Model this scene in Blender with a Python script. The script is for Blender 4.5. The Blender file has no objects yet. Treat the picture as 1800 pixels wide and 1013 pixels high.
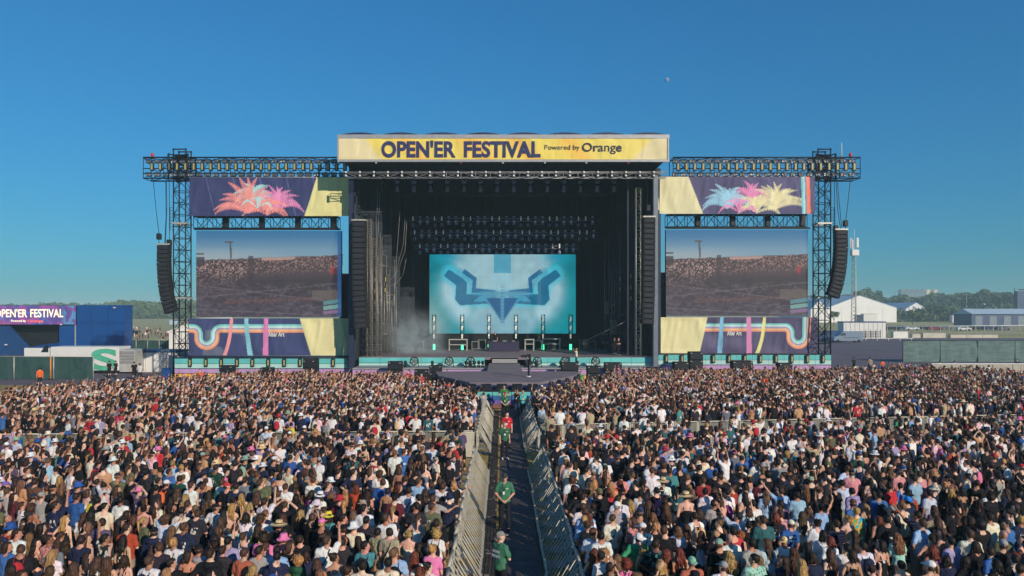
import bpy, bmesh, math, random
import numpy as np
from mathutils import Vector, Matrix, Euler

random.seed(11)
rng = np.random.default_rng(7)
SC = bpy.context.scene
COL = SC.collection

# ------------------------------------------------------------------ camera, sky, sun, exposure
F, CU, CV, CAMH = 1250.0, 882.0, 545.0, 7.0        # focal length and vanishing point in pixels of the 1800 px wide photo
cam_d = bpy.data.cameras.new('camera')
cam = bpy.data.objects.new('camera', cam_d)
COL.objects.link(cam)
cam.location = (0, 0, CAMH)
cam.rotation_euler = (math.radians(90), 0, 0)
cam_d.sensor_width = 36.0
cam_d.lens = 36.0 * F / 1800.0
cam_d.shift_x = (900 - CU) / 1800.0
cam_d.shift_y = (CV - 506.5) / 1800.0
cam_d.clip_start = 0.5
cam_d.clip_end = 20000
SC.camera = cam

SUN_EL, SUN_AZ = math.radians(22.7), math.radians(35.5)     # azimuth measured from straight behind the camera towards its right
world = bpy.data.worlds.new('World')
SC.world = world
world.use_nodes = True
wn = world.node_tree
wn.nodes.clear()
w_out = wn.nodes.new('ShaderNodeOutputWorld')
w_bg = wn.nodes.new('ShaderNodeBackground')
w_sky = wn.nodes.new('ShaderNodeTexSky')
w_sky.sky_type = 'NISHITA'
w_sky.sun_disc = False
w_sky.sun_elevation = SUN_EL
w_sky.sun_rotation = math.pi - SUN_AZ
w_sky.altitude = 0
w_sky.air_density = 1.5
w_sky.dust_density = 0.0
w_sky.ozone_density = 10.0
w_bg.inputs['Strength'].default_value = 0.145
w_mul = wn.nodes.new('ShaderNodeMix'); w_mul.data_type = 'RGBA'; w_mul.blend_type = 'MULTIPLY'; w_mul.inputs['Factor'].default_value = 1.0
w_mul.inputs[7].default_value = (0.27, 0.77, 1.02, 1)          # the photo's cool grade
w_gam = wn.nodes.new('ShaderNodeGamma'); w_gam.inputs['Gamma'].default_value = 0.75      # softer contrast between zenith and horizon
wn.links.new(w_sky.outputs[0], w_gam.inputs[0])
wn.links.new(w_gam.outputs[0], w_mul.inputs[6])
wn.links.new(w_mul.outputs[2], w_bg.inputs[0])
wn.links.new(w_bg.outputs[0], w_out.inputs[0])

sun_d = bpy.data.lights.new('sun', 'SUN')
sun_d.energy = 4.2
sun_d.angle = math.radians(0.53)
sun_d.color = (1.0, 0.86, 0.70)
sun = bpy.data.objects.new('sun', sun_d)
COL.objects.link(sun)
sun_dir = Vector((math.sin(SUN_AZ) * math.cos(SUN_EL), -math.cos(SUN_AZ) * math.cos(SUN_EL), math.sin(SUN_EL)))
sun.rotation_euler = sun_dir.to_track_quat('Z', 'Y').to_euler()
sun.location = (40, -60, 60)

SC.view_settings.view_transform = 'Standard'
SC.view_settings.look = 'None'
SC.view_settings.exposure = 0.0
SC.view_settings.gamma = 1.0
SC.view_settings.use_curve_mapping = False
SC.render.engine = 'CYCLES'
SC.cycles.max_bounces = 5
SC.cycles.diffuse_bounces = 3
SC.cycles.glossy_bounces = 2
SC.cycles.transparent_max_bounces = 8
SC.cycles.volume_bounces = 1
SC.cycles.volume_step_rate = 4.0
SC.cycles.use_denoising = True
SC.cycles.use_adaptive_sampling = True
SC.cycles.adaptive_threshold = 0.02

# ------------------------------------------------------------------ helpers
def lin(h):
    if isinstance(h, str):
        h = h.lstrip('#')
        c = [int(h[i:i + 2], 16) / 255 for i in (0, 2, 4)]
        return tuple(x / 12.92 if x <= 0.04045 else ((x + 0.055) / 1.055) ** 2.4 for x in c)
    return tuple(h[:3])

def lin4(h):
    return lin(h) + (1.0,)

def UX(u, Y): return (u - CU) / F * Y
def VZ(v, Y): return CAMH - (v - CV) / F * Y
def GY(v): return F * CAMH / (v - CV)              # distance of a ground point seen at image row v

MATS = {}
def pm(name, col, rough=0.6, metal=0.0, var=0.18, scale=2.0, bump=0.0, bscale=12.0, emit=None, estr=1.0, stretch=(1, 1, 1), spec=0.4, col2=None):
    """principled material with procedural colour variation and relief"""
    if name in MATS: return MATS[name]
    m = bpy.data.materials.new(name); m.use_nodes = True
    nt = m.node_tree; N = nt.nodes; L = nt.links
    b = N['Principled BSDF']
    b.inputs['Roughness'].default_value = rough
    b.inputs['Metallic'].default_value = metal
    b.inputs['Specular IOR Level'].default_value = spec
    tc = N.new('ShaderNodeTexCoord')
    mp = N.new('ShaderNodeMapping'); mp.inputs['Scale'].default_value = stretch
    L.new(tc.outputs['Object'], mp.inputs['Vector'])
    nz = N.new('ShaderNodeTexNoise'); nz.inputs['Scale'].default_value = scale; nz.inputs['Detail'].default_value = 5; nz.inputs['Roughness'].default_value = 0.65
    L.new(mp.outputs[0], nz.inputs['Vector'])
    cr = N.new('ShaderNodeValToRGB')
    c = lin(col)
    a = [max(0.0, x * (1 - var)) for x in c]; d = [min(1.0, x * (1 + var)) for x in c]
    if col2 is not None: d = lin(col2)
    cr.color_ramp.elements[0].position = 0.3; cr.color_ramp.elements[0].color = (*a, 1)
    cr.color_ramp.elements[1].position = 0.7; cr.color_ramp.elements[1].color = (*d, 1)
    L.new(nz.outputs['Fac'], cr.inputs['Fac'])
    L.new(cr.outputs['Color'], b.inputs['Base Color'])
    if bump > 0:
        n2 = N.new('ShaderNodeTexNoise'); n2.inputs['Scale'].default_value = bscale; n2.inputs['Detail'].default_value = 4
        L.new(mp.outputs[0], n2.inputs['Vector'])
        bp = N.new('ShaderNodeBump'); bp.inputs['Strength'].default_value = bump; bp.inputs['Distance'].default_value = 0.05
        L.new(n2.outputs['Fac'], bp.inputs['Height']); L.new(bp.outputs[0], b.inputs['Normal'])
    if emit is not None:
        b.inputs['Emission Color'].default_value = lin4(emit); b.inputs['Emission Strength'].default_value = estr
    MATS[name] = m
    return m

def pm_print(name, emit=0.0, rough=0.8, base=1.0, spec=0.2, bump=0.0, bscale=3.0):
    """colour comes from the colour attribute 'print' (flat print on cloth, or the picture on a lit screen)"""
    if name in MATS: return MATS[name]
    m = bpy.data.materials.new(name); m.use_nodes = True
    nt = m.node_tree; N = nt.nodes; L = nt.links
    b = N['Principled BSDF']
    b.inputs['Roughness'].default_value = rough; b.inputs['Specular IOR Level'].default_value = spec
    at = N.new('ShaderNodeAttribute'); at.attribute_name = 'print'
    if emit > 0:
        b.inputs['Base Color'].default_value = (base, base, base, 1)
        L.new(at.outputs['Color'], b.inputs['Emission Color']); b.inputs['Emission Strength'].default_value = emit
    else:
        tc = N.new('ShaderNodeTexCoord'); nz = N.new('ShaderNodeTexNoise'); nz.inputs['Scale'].default_value = 0.9; nz.inputs['Detail'].default_value = 6
        L.new(tc.outputs['Object'], nz.inputs['Vector'])
        mr = N.new('ShaderNodeMapRange'); mr.inputs['To Min'].default_value = 0.86; mr.inputs['To Max'].default_value = 1.12
        L.new(nz.outputs['Fac'], mr.inputs['Value'])
        mx = N.new('ShaderNodeVectorMath'); mx.operation = 'SCALE'
        L.new(at.outputs['Color'], mx.inputs[0]); L.new(mr.outputs[0], mx.inputs['Scale'])
        L.new(mx.outputs[0], b.inputs['Base Color'])
    MATS[name] = m
    return m

class MB:
    """collects shapes; build() links them as ONE mesh object"""
    def __init__(s): s.v = []; s.f = []; s.sm = []; s.mi = []; s.cur = 0
    def add(s, vs, fs, smooth=False):
        o = len(s.v)
        s.v.extend([tuple(p) for p in vs])
        for f in fs: s.f.append(tuple(i + o for i in f)); s.sm.append(smooth); s.mi.append(s.cur)
        return s
    def box(s, c, d, rz=0.0, rx=0.0, ry=0.0, bev=0.0):
        hx, hy, hz = d[0] / 2, d[1] / 2, d[2] / 2
        M = Euler((rx, ry, rz)).to_matrix(); c = Vector(c)
        if bev <= 0:
            vs = [c + M @ Vector((x, y, z)) for x in (-hx, hx) for y in (-hy, hy) for z in (-hz, hz)]
            return s.add(vs, [(0, 1, 3, 2), (4, 6, 7, 5), (0, 4, 5, 1), (2, 3, 7, 6), (0, 2, 6, 4), (1, 5, 7, 3)])
        bm = bmesh.new(); bmesh.ops.create_cube(bm, size=1.0)
        for v in bm.verts: v.co = Vector((v.co.x * d[0], v.co.y * d[1], v.co.z * d[2]))
        bmesh.ops.bevel(bm, geom=list(bm.edges), offset=bev, segments=1, affect='EDGES')
        bm.verts.index_update()
        s.add([c + M @ v.co for v in bm.verts], [[v.index for v in f.verts] for f in bm.faces]); bm.free()
        return s
    def tube(s, p, q, r, n=6, r2=None, cap=True):
        p, q = Vector(p), Vector(q); r2 = r if r2 is None else r2
        ax = (q - p)
        if ax.length < 1e-6: return s
        ax.normalize(); up = Vector((0, 0, 1)) if abs(ax.z) < 0.9 else Vector((1, 0, 0))
        a = ax.cross(up).normalized(); b = ax.cross(a)
        vs = []
        for (c, rr) in ((p, r), (q, r2)):
            for i in range(n):
                t = 2 * math.pi * i / n; vs.append(c + a * (math.cos(t) * rr) + b * (math.sin(t) * rr))
        fs = [(i, (i + 1) % n, n + (i + 1) % n, n + i) for i in range(n)]
        s.add(vs, fs, n > 4)
        if cap: s.f.append(tuple(len(s.v) - 2 * n + i for i in reversed(range(n)))); s.sm.append(False); s.mi.append(s.cur); s.f.append(tuple(len(s.v) - n + i for i in range(n))); s.sm.append(False); s.mi.append(s.cur)
        return s
    def path(s, pts, r, n=5):
        pts = [Vector(p) for p in pts]; o = len(s.v); k = len(pts)
        for i, p in enumerate(pts):
            ax = (pts[min(i + 1, k - 1)] - pts[max(i - 1, 0)]).normalized()
            up = Vector((0, 0, 1)) if abs(ax.z) < 0.9 else Vector((1, 0, 0))
            a = ax.cross(up).normalized(); b = ax.cross(a)
            rr = r[i] if isinstance(r, (list, tuple)) else r
            for j in range(n):
                t = 2 * math.pi * j / n; s.v.append(tuple(p + a * (math.cos(t) * rr) + b * (math.sin(t) * rr)))
        for i in range(k - 1):
            for j in range(n):
                s.f.append((o + i * n + j, o + i * n + (j + 1) % n, o + (i + 1) * n + (j + 1) % n, o + (i + 1) * n + j)); s.sm.append(True); s.mi.append(s.cur)
        s.f.append(tuple(o + j for j in reversed(range(n)))); s.sm.append(False); s.mi.append(s.cur)
        s.f.append(tuple(o + (k - 1) * n + j for j in range(n))); s.sm.append(False); s.mi.append(s.cur)
        return s
    def lathe(s, prof, c=(0, 0, 0), n=14, axis='z', sx=1.0, sy=1.0):
        o = len(s.v); c = Vector(c)
        for (r, h) in prof:
            for j in range(n):
                t = 2 * math.pi * j / n
                p = Vector((r * math.cos(t) * sx, r * math.sin(t) * sy, h))
                if axis == 'y': p = Vector((p.x, p.z, p.y))
                if axis == 'x': p = Vector((p.z, p.x, p.y))
                s.v.append(tuple(c + p))
        for i in range(len(prof) - 1):
            for j in range(n):
                s.f.append((o + i * n + j, o + i * n + (j + 1) % n, o + (i + 1) * n + (j + 1) % n, o + (i + 1) * n + j)); s.sm.append(True); s.mi.append(s.cur)
        return s
    def prism(s, pts, y0, y1):
        """polygon of (x, z) points, drawn out from y0 to y1"""
        n = len(pts)
        vs = [(x, y0, z) for x, z in pts] + [(x, y1, z) for x, z in pts]
        fs = [tuple(range(n)), tuple(reversed(range(n, 2 * n)))] + [(i, i + n, (i + 1) % n + n, (i + 1) % n) for i in range(n)]
        return s.add(vs, fs)
    def prism_x(s, pts, x0, x1):
        """polygon of (y, z) points, drawn out from x0 to x1"""
        n = len(pts)
        vs = [(x0, y, z) for y, z in pts] + [(x1, y, z) for y, z in pts]
        fs = [tuple(range(n)), tuple(reversed(range(n, 2 * n)))] + [(i, i + n, (i + 1) % n + n, (i + 1) % n) for i in range(n)]
        return s.add(vs, fs)
    def mesh(s, name, mats, fix=True):
        me = bpy.data.meshes.new(name)
        me.from_pydata(s.v, [], s.f)
        me.polygons.foreach_set('use_smooth', s.sm)
        for m in (mats if isinstance(mats, (list, tuple)) else [mats]): me.materials.append(m)
        if any(s.mi): me.polygons.foreach_set('material_index', s.mi)
        if fix:
            bm = bmesh.new(); bm.from_mesh(me); bmesh.ops.recalc_face_normals(bm, faces=bm.faces); bm.to_mesh(me); bm.free()
        me.update()
        return me
    def build(s, name, mats, parent=None, world=True, kind=None):
        """world=True: the coordinates are the world's (the parent's place is subtracted)"""
        if parent is not None and world:
            l = parent.location
            s.v = [(x - l.x, y - l.y, z - l.z) for x, y, z in s.v]
        o = bpy.data.objects.new(name, s.mesh(name, mats)); COL.objects.link(o)
        if parent is not None: o.parent = parent
        if kind: o['kind'] = kind
        return o
    def sub(s, name, mats, part, root):
        """a sub-part: the part sits at its thing's origin"""
        l = root.location
        s.v = [(x - l.x, y - l.y, z - l.z) for x, y, z in s.v]
        o = bpy.data.objects.new(name, s.mesh(name, mats)); COL.objects.link(o); o.parent = part
        return o

def tag(o, label, cat, group=None):
    o['label'] = label; o['category'] = cat
    if group: o['group'] = group
    return o

def thing(name, label, cat, loc=(0, 0, 0), group=None, rz=0.0):
    o = bpy.data.objects.new(name, None); COL.objects.link(o)
    o.location = loc; o.rotation_euler = (0, 0, rz); o.empty_display_size = 0.3
    return tag(o, label, cat, group)

def struct(o):
    o['kind'] = 'structure'; return o

CHILDREN = {}
def dup(root, loc, rz=0.0, label=None, group=None, scale=None):
    """a copy of a thing with copies of its parts and their sub-parts"""
    r = root.copy(); COL.objects.link(r); r.location = loc; r.rotation_euler = (0, 0, rz)
    if scale is not None: r.scale = scale if isinstance(scale, (tuple, list)) else (scale,) * 3
    if label: r['label'] = label
    if group: r['group'] = group
    if root.name not in CHILDREN: CHILDREN[root.name] = [(c, list(c.children)) for c in root.children]
    for c, gs in CHILDREN[root.name]:
        d = c.copy(); COL.objects.link(d); d.parent = r
        for g in gs:
            e = g.copy(); COL.objects.link(e); e.parent = d
    return r

def grid_print(name, x0, x1, z0, z1, y, nx, nz, colfn, mat, parent, disp=None):
    """a sheet of cloth or a screen face: a fine grid whose colour attribute holds the print"""
    gx = np.linspace(x0, x1, nx); gz = np.linspace(z0, z1, nz)
    X, Z = np.meshgrid(gx, gz, indexing='ij')
    U = (X - x0) / (x1 - x0); V = (Z - z0) / (z1 - z0)
    D = disp(X, Z, U, V) if disp is not None else 0 * X
    l = parent.location if parent is not None else Vector((0, 0, 0))
    P = np.stack([X - l.x, y - l.y + D, Z - l.z], -1).reshape(-1, 3)
    i = np.arange(nx * nz).reshape(nx, nz)
    q = np.stack([i[:-1, :-1], i[1:, :-1], i[1:, 1:], i[:-1, 1:]], -1).reshape(-1, 4)
    me = bpy.data.meshes.new(name)
    np_mesh(me, P, q)
    C = np.ones((nx * nz, 4), np.float32)
    C[:, :3] = np.clip(colfn(U, V, X, Z).reshape(-1, 3), 0, 1)
    a = me.color_attributes.new('print', 'FLOAT_COLOR', 'POINT'); a.data.foreach_set('color', C.ravel())
    me.materials.append(mat)
    o = bpy.data.objects.new(name, me); COL.objects.link(o)
    if parent is not None: o.parent = parent
    return o

def np_mesh(me, P, q, smooth=True):
    me.vertices.add(len(P)); me.vertices.foreach_set('co', np.asarray(P, np.float32).ravel())
    n = len(q); k = q.shape[1]
    me.loops.add(n * k); me.loops.foreach_set('vertex_index', np.asarray(q, np.int32).ravel())
    me.polygons.add(n); me.polygons.foreach_set('loop_start', np.arange(0, n * k, k, dtype=np.int32))
    me.polygons.foreach_set('use_smooth', np.full(n, smooth))
    me.update(calc_edges=True); me.validate()

def text_obj(name, s, size, mat, parent, x, y, z, bold=0.0, extrude=0.004, sx=1.0, align='LEFT', space=1.0, shear=0.0):
    """flat lettering standing in the x-z plane, facing the crowd"""
    cu = bpy.data.curves.new(name, 'FONT'); cu.body = s; cu.size = size; cu.offset = bold; cu.extrude = extrude
    cu.align_x = align; cu.space_character = space; cu.shear = shear; cu.resolution_u = 4
    t = bpy.data.objects.new(name, cu); COL.objects.link(t)
    bpy.context.view_layer.update()
    me = bpy.data.meshes.new_from_object(t.evaluated_get(bpy.context.evaluated_depsgraph_get()))
    bpy.data.objects.remove(t); bpy.data.curves.remove(cu)
    me.name = name
    M = Matrix.Translation((x, y, z)) @ Matrix.Rotation(math.radians(90), 4, 'X') @ Matrix.Diagonal((sx, 1, 1, 1))
    me.transform(M)
    if parent is not None: me.transform(Matrix.Translation(-parent.location))
    me.materials.clear(); me.materials.append(mat)
    o = bpy.data.objects.new(name, me); COL.objects.link(o)
    if parent is not None: o.parent = parent
    return o

def text_width(s, size, bold=0.0, space=1.0):
    cu = bpy.data.curves.new('w', 'FONT'); cu.body = s; cu.size = size; cu.offset = bold; cu.space_character = space
    t = bpy.data.objects.new('w', cu); COL.objects.link(t); bpy.context.view_layer.update()
    d = t.dimensions.x; bpy.data.objects.remove(t); bpy.data.curves.remove(cu)
    return d

def vnoise(x, y, seed=0):
    """smooth value noise on arrays"""
    xi = np.floor(x).astype(np.int64); yi = np.floor(y).astype(np.int64); fx = x - xi; fy = y - yi
    def h(a, b):
        n = (a * 374761393 + b * 668265263 + seed * 974711) & 0x7fffffff
        n = ((n ^ (n >> 13)) * 1274126177) & 0x7fffffff
        return ((n ^ (n >> 16)) & 0xffff) / 65535.0
    sx = fx * fx * (3 - 2 * fx); sy = fy * fy * (3 - 2 * fy)
    return (h(xi, yi) * (1 - sx) + h(xi + 1, yi) * sx) * (1 - sy) + (h(xi, yi + 1) * (1 - sx) + h(xi + 1, yi + 1) * sx) * sy

# ------------------------------------------------------------------ ground
M_field = pm('dry_field', '#c7b684', 0.95, var=0.35, scale=0.05, bump=0.3, bscale=2.0, col2='#a5a468')
M_dirt = pm('trampled_ground', '#8f7b48', 0.95, var=0.3, scale=0.8, bump=0.5, bscale=6.0, col2='#a89158')
M_asph = pm('asphalt', '#655c64', 0.9, var=0.2, scale=0.15, bump=0.25, bscale=20.0)
M_black = pm('black_metal', '#1d2026', 0.55, 0.2, var=0.3, scale=3)
M_dark = pm('dark_steel', '#1c2129', 0.6, 0.2, var=0.3, scale=2)
M_alu = pm('aluminium', '#9fa1a4', 0.45, 0.25, var=0.12, scale=3)
M_galv = pm('galvanised_steel', '#b4b2a8', 0.5, 0.35, var=0.15, scale=4)
M_cloth = pm('black_drape', '#343b44', 0.95, var=0.35, scale=0.6, bump=0.6, bscale=1.4, stretch=(3, 3, 0.25))
M_deck = pm('stage_deck', '#7b7178', 0.7, var=0.18, scale=0.7, bump=0.1)
M_white = pm('white_paint', '#d6d6d2', 0.6, var=0.06, scale=0.7)
M_rubber = pm('rubber', '#1b1c20', 0.85, var=0.25)
M_glass = pm('tinted_glass', '#10161c', 0.08, 0.0, var=0.1, spec=0.8)

def sheet(name, pts, z, mat):
    m = MB(); m.add([(x, y, z) for x, y in pts], [tuple(range(len(pts)))])
    return struct(m.build(name, mat))

g = MB()
XS = [-3000, -1500, -500, -200, -100, -50, 0, 50, 100, 200, 500, 1500, 3000]; YS = [-300, -60, 0, 40, 80, 130, 200, 350, 700, 1500, 2500, 3600]
n = len(YS)
g.add([(x, y, 0) for x in XS for y in YS], [(i * n + j, (i + 1) * n + j, (i + 1) * n + j + 1, i * n + j + 1) for i in range(len(XS) - 1) for j in range(n - 1)])
struct(g.build('ground', M_field))
sheet('trampled_ground', [(-60, -20), (60, -20), (66, 66), (-64, 66)], 0.004, M_dirt)
sheet('asphalt_apron', [(24, 66.2), (130, 66.2), (190, 176), (24, 176)], 0.006, M_asph)
sheet('service_yard', [(-90, 66.2), (23.8, 66.2), (23.8, 112), (-90, 112)], 0.006, M_asph)

# the evening air: one closed box of thin even haze round the whole place
hz = MB(); hz.box((0, 1650, 16.25), (6200, 4100, 34.5))
M_haze = bpy.data.materials.new('haze_air'); M_haze.use_nodes = True
hn = M_haze.node_tree; hn.nodes.clear()
h_o = hn.nodes.new('ShaderNodeOutputMaterial'); h_v = hn.nodes.new('ShaderNodeVolumePrincipled')
h_v.inputs['Color'].default_value = (0.66, 0.94, 1.0, 1); h_v.inputs['Density'].default_value = 0.00052; h_v.inputs['Anisotropy'].default_value = 0.0
hn.links.new(h_v.outputs[0], h_o.inputs['Volume'])
hz.build('haze', M_haze, kind='stuff')
# ------------------------------------------------------------------ stage: materials and print
M_turq = pm('turquoise_board', '#5fb8b6', 0.6, var=0.12, scale=0.8)
M_mint = pm('mint_board', '#a9d3cb', 0.6, var=0.1, scale=0.8)
M_lilac = pm('lilac_board', '#b791c2', 0.6, var=0.1, scale=0.8)
M_orange = pm('orange_board', '#e9a94a', 0.6, var=0.1, scale=0.8)
M_navy = pm('navy_board', '#343c66', 0.6, var=0.15, scale=0.8)
M_strobe = pm('strobe_face', '#a39c62', 0.4, var=0.2, scale=6)
M_lens = pm('lamp_lens', '#63686f', 0.15, 0.3, var=0.15, spec=0.9)
M_letter = pm('navy_lettering', '#343862', 0.85, var=0.12)
M_letter2 = pm('charcoal_lettering', '#3b3d4c', 0.7, var=0.12)
M_red = pm('red_paint', '#c0302f', 0.5, var=0.1)
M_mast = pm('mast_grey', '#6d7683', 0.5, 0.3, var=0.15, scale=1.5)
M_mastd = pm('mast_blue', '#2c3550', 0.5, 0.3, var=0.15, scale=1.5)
M_membrane = pm('roof_membrane', '#232a4a', 0.6, var=0.15, scale=0.4)
M_glow = pm('green_glow', '#7dffc8', 0.4, emit='#48f0a8', estr=2.2)
M_tubelit = pm('lamp_tube', '#e9ead8', 0.4, emit='#e9ead0', estr=0.55)
M_print = pm_print('printed_cloth', 0.0)
M_screen = pm_print('led_screen', 0.8, rough=0.6, base=0.02, spec=0.25)
M_led = pm_print('led_wall', 1.2, rough=0.5, base=0.02, spec=0.2)
M_grille = pm('speaker_grille', '#23262f', 0.7, var=0.2, scale=6)
M_cable = pm('black_cable', '#121317', 0.7)
M_pipe = pm('scaffold_tube', '#9a958c', 0.45, 0.6, var=0.25, scale=3)
M_lamp = pm('stage_lamp_shell', '#7d88a8', 0.5, var=0.2)
M_lampface = pm('stage_lamp_face', '#d5d8d6', 0.4, emit='#cfd8dc', estr=0.10)  # faint glow stands in for sky reflected in the lenses and for lit LEDs
M_booth = pm('booth_cloth', '#35324c', 0.9, var=0.15)

def mixc(C, col, a):
    c = np.array(lin(col)) if isinstance(col, str) else np.array(col)
    a = np.clip(a, 0, 1)[..., None]
    return C * (1 - a) + c * a

def full(U, col): return np.ones(U.shape + (3,)) * np.array(lin(col))
def sst(x, a, b):
    t = np.clip((x - a) / (b - a), 0, 1); return t * t * (3 - 2 * t)

def frond(C, X, Z, p0, p1, bow, W, col, seed=0, alpha=0.95):
    """a feathery palm frond from p0 to p1, bowed sideways"""
    p0 = np.array(p0, float); p1 = np.array(p1, float); d = p1 - p0; L = np.hypot(*d); d = d / L; nrm = np.array([-d[1], d[0]])
    a = ((X - p0[0]) * d[0] + (Z - p0[1]) * d[1]) / L
    o = (X - p0[0]) * nrm[0] + (Z - p0[1]) * nrm[1] - bow * np.sin(np.pi * np.clip(a, 0, 1) * 0.9)
    w = W * np.clip(np.sin(np.pi * np.clip(a * 0.92 + 0.08, 0, 1)), 0, 1) ** 0.7
    e = np.abs(o) / np.maximum(w, 1e-4)
    st = 0.5 + 0.5 * np.sin((a * L * 3.4 - np.abs(o) * 2.6 + seed) * 2.2)
    e = e * (1.0 + 0.45 * (1 - st))
    m = (a > 0) & (a < 1)
    tip = np.clip(1.0 - np.abs(a - 0.5) * 0.5, 0, 1)
    cov = np.where(m, (1 - sst(e, 0.70, 0.98)) * np.clip(0.5 + 0.8 * st - 0.3 * e, 0, 1) * tip, 0)
    rib = np.where(m, (np.abs(o) < 0.035) * 1.0, 0)
    C = mixc(C, col, cov * alpha)
    pale = tuple(min(1, c * 1.35 + 0.10) for c in lin(col))
    return mixc(C, pale, rib * 0.8)

def truss_parts(root, p0, p1, w, h, seg, rc, rb, mat, alongz=False):
    """a box truss: four chords, each a part, and the lattice of thin braces"""
    p0 = Vector(p0); p1 = Vector(p1); ax = (p1 - p0).normalized(); L = (p1 - p0).length
    if alongz: a, b = Vector((1, 0, 0)), Vector((0, 1, 0))
    else: a, b = Vector((0, 0, 1)), ax.cross(Vector((0, 0, 1))).normalized()
    C4 = [a * (s * h / 2) + b * (t * w / 2) for s, t in ((-1, -1), (1, -1), (1, 1), (-1, 1))]
    for c in C4:
        MB().tube(p0 + c, p1 + c, rc, 6).build('chord', mat, root)
    m = MB(); k = max(1, round(L / seg)); st = L / k
    for i in range(k + 1):
        for j in range(4):
            m.tube(p0 + C4[j] + ax * (i * st), p0 + C4[(j + 1) % 4] + ax * (i * st), rb, 4, cap=False)
            if i < k:
                A, B = (C4[j], C4[(j + 1) % 4]) if (i + j) % 2 == 0 else (C4[(j + 1) % 4], C4[j])
                m.tube(p0 + A + ax * (i * st), p0 + B + ax * ((i + 1) * st), rb, 4, cap=False)
    m.build('bracing', mat, root, kind='stuff')

def wrinkle(seed, amp=0.05, fx=1.1):
    def f(X, Z, U, V):
        a = vnoise(X * fx + Z * 0.35, Z * 0.22 + 5, seed) - 0.5
        b = vnoise(X * 2.6 * fx - Z * 0.5, Z * 0.5, seed + 3) - 0.5
        edge = np.minimum(1, 8 * np.minimum(V, 1 - V) + 0.15)
        return (a * 1.4 + b * 0.7) * amp * 2 * edge
    return f

# ------------------------------------------------------------------ stage roof with its banner
YB = 66.5
bx0, bx1 = UX(593.5, YB), UX(1176.5, YB); bz0, bz1 = VZ(283, YB), VZ(242, YB); rz1 = VZ(237.5, YB)
roof = thing('stage_roof', 'wide stage roof with a yellow festival banner along its front', 'stage roof', ((bx0 + bx1) / 2, YB, 0))
def c_banner(U, V, X, Z):
    C = full(U, '#e0d3a6')
    s1 = sst(U + 0.05 * V, 0.115, 0.145) * (1 - sst(U + 0.06 * (1 - V), 0.945, 0.965))
    C = mixc(C, '#e8d36a', s1)
    band = np.zeros_like(U)
    for c, w in ((0.22, 0.05), (0.42, 0.07), (0.56, 0.05), (0.72, 0.05)):
        band = np.maximum(band, (1 - np.abs((U - c + 0.05 * (V - 0.5)) / w)))
    C = mixc(C, '#ecb552', np.clip(band, 0, 1) * 0.8 * s1)
    C = mixc(C, '#e9dc8c', 0.35 * sst(U, 0.66, 0.9) * s1)
    return C
grid_print('banner', bx0 + 0.12, bx1 - 0.25, bz0 + 0.12, bz1 - 0.08, YB - 0.06, 420, 34, c_banner, M_print, roof, wrinkle(3, 0.035, 1.3))
for (z0, z1) in ((bz0 - 0.1, bz0 + 0.1), (bz1 - 0.1, rz1 + 0.02)):
    MB().box(((bx0 + bx1) / 2, YB + 0.05, (z0 + z1) / 2), (bx1 - bx0, 0.3, z1 - z0)).build('rail', M_alu, roof)
for x in (bx0 + 0.05, bx1 - 0.12):
    MB().box((x, YB + 0.02, (bz0 + bz1) / 2), (0.13, 0.26, bz1 - bz0 - 0.22)).build('corner_post', M_alu, roof)
MB().box(((bx0 + bx1) / 2, 78.3, (bz0 + 0.25 + bz1) / 2), (bx1 - bx0 - 0.2, 22.8, bz1 - bz0 - 0.3)).build('roof_body', M_cloth, roof)
nv = 8; wv = (bx1 - bx0) / nv
for i in range(nv):
    m = MB(); pts = []
    for k in range(11):
        t = k / 10; pts.append((bx0 + wv * (i + t), rz1 + 0.03 + 0.28 * math.sin(math.pi * t) ** 0.8))
    pts = [(bx0 + wv * i, rz1 - 0.05)] + pts + [(bx0 + wv * (i + 1), rz1 - 0.05)]
    m.prism([(x + (0.004 if k else -0.004), z) for k, (x, z) in enumerate(pts)], YB + 0.25, 89.5)
    m.build('membrane_vault', M_membrane, roof)
# lettering
ty = YB - 0.11
def fit_text(name, s, u0, u1, vtop, vbot, Y, mat, parent, bold, y, size_k=1.0, space=1.0, ex=0.003):
    x0, x1 = UX(u0, Y), UX(u1, Y); zt, zb = VZ(vtop, Y), VZ(vbot, Y)
    size = (zt - zb) / 0.73 * size_k
    w = text_width(s, size, bold * size, space)
    return text_obj(name, s, size, mat, parent, x0, y, zb, bold * size, ex, (x1 - x0) / w, space=space)
fit_text('lettering', "OPEN'ER", 670, 801, 248.5, 276, YB, M_letter, roof, 0.038, ty)
fit_text('lettering', 'FESTIVAL', 814, 949, 248.5, 276, YB, M_letter, roof, 0.038, ty)
fit_text('lettering', 'Powered by', 956, 1018, 255, 263.5, YB, M_letter2, roof, 0.008, ty)
fit_text('lettering', 'Orange', 1022.5, 1092, 251, 266.5, YB, M_letter2, roof, 0.016, ty)
for u in (661, 810, 884, 958, 1031, 1105):
    MB().box((UX(u, YB), YB + 0.1, bz0 - 0.16), (0.16, 0.2, 0.12)).build('bracket', M_red if u in (810, 1105) else M_white, roof)

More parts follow.
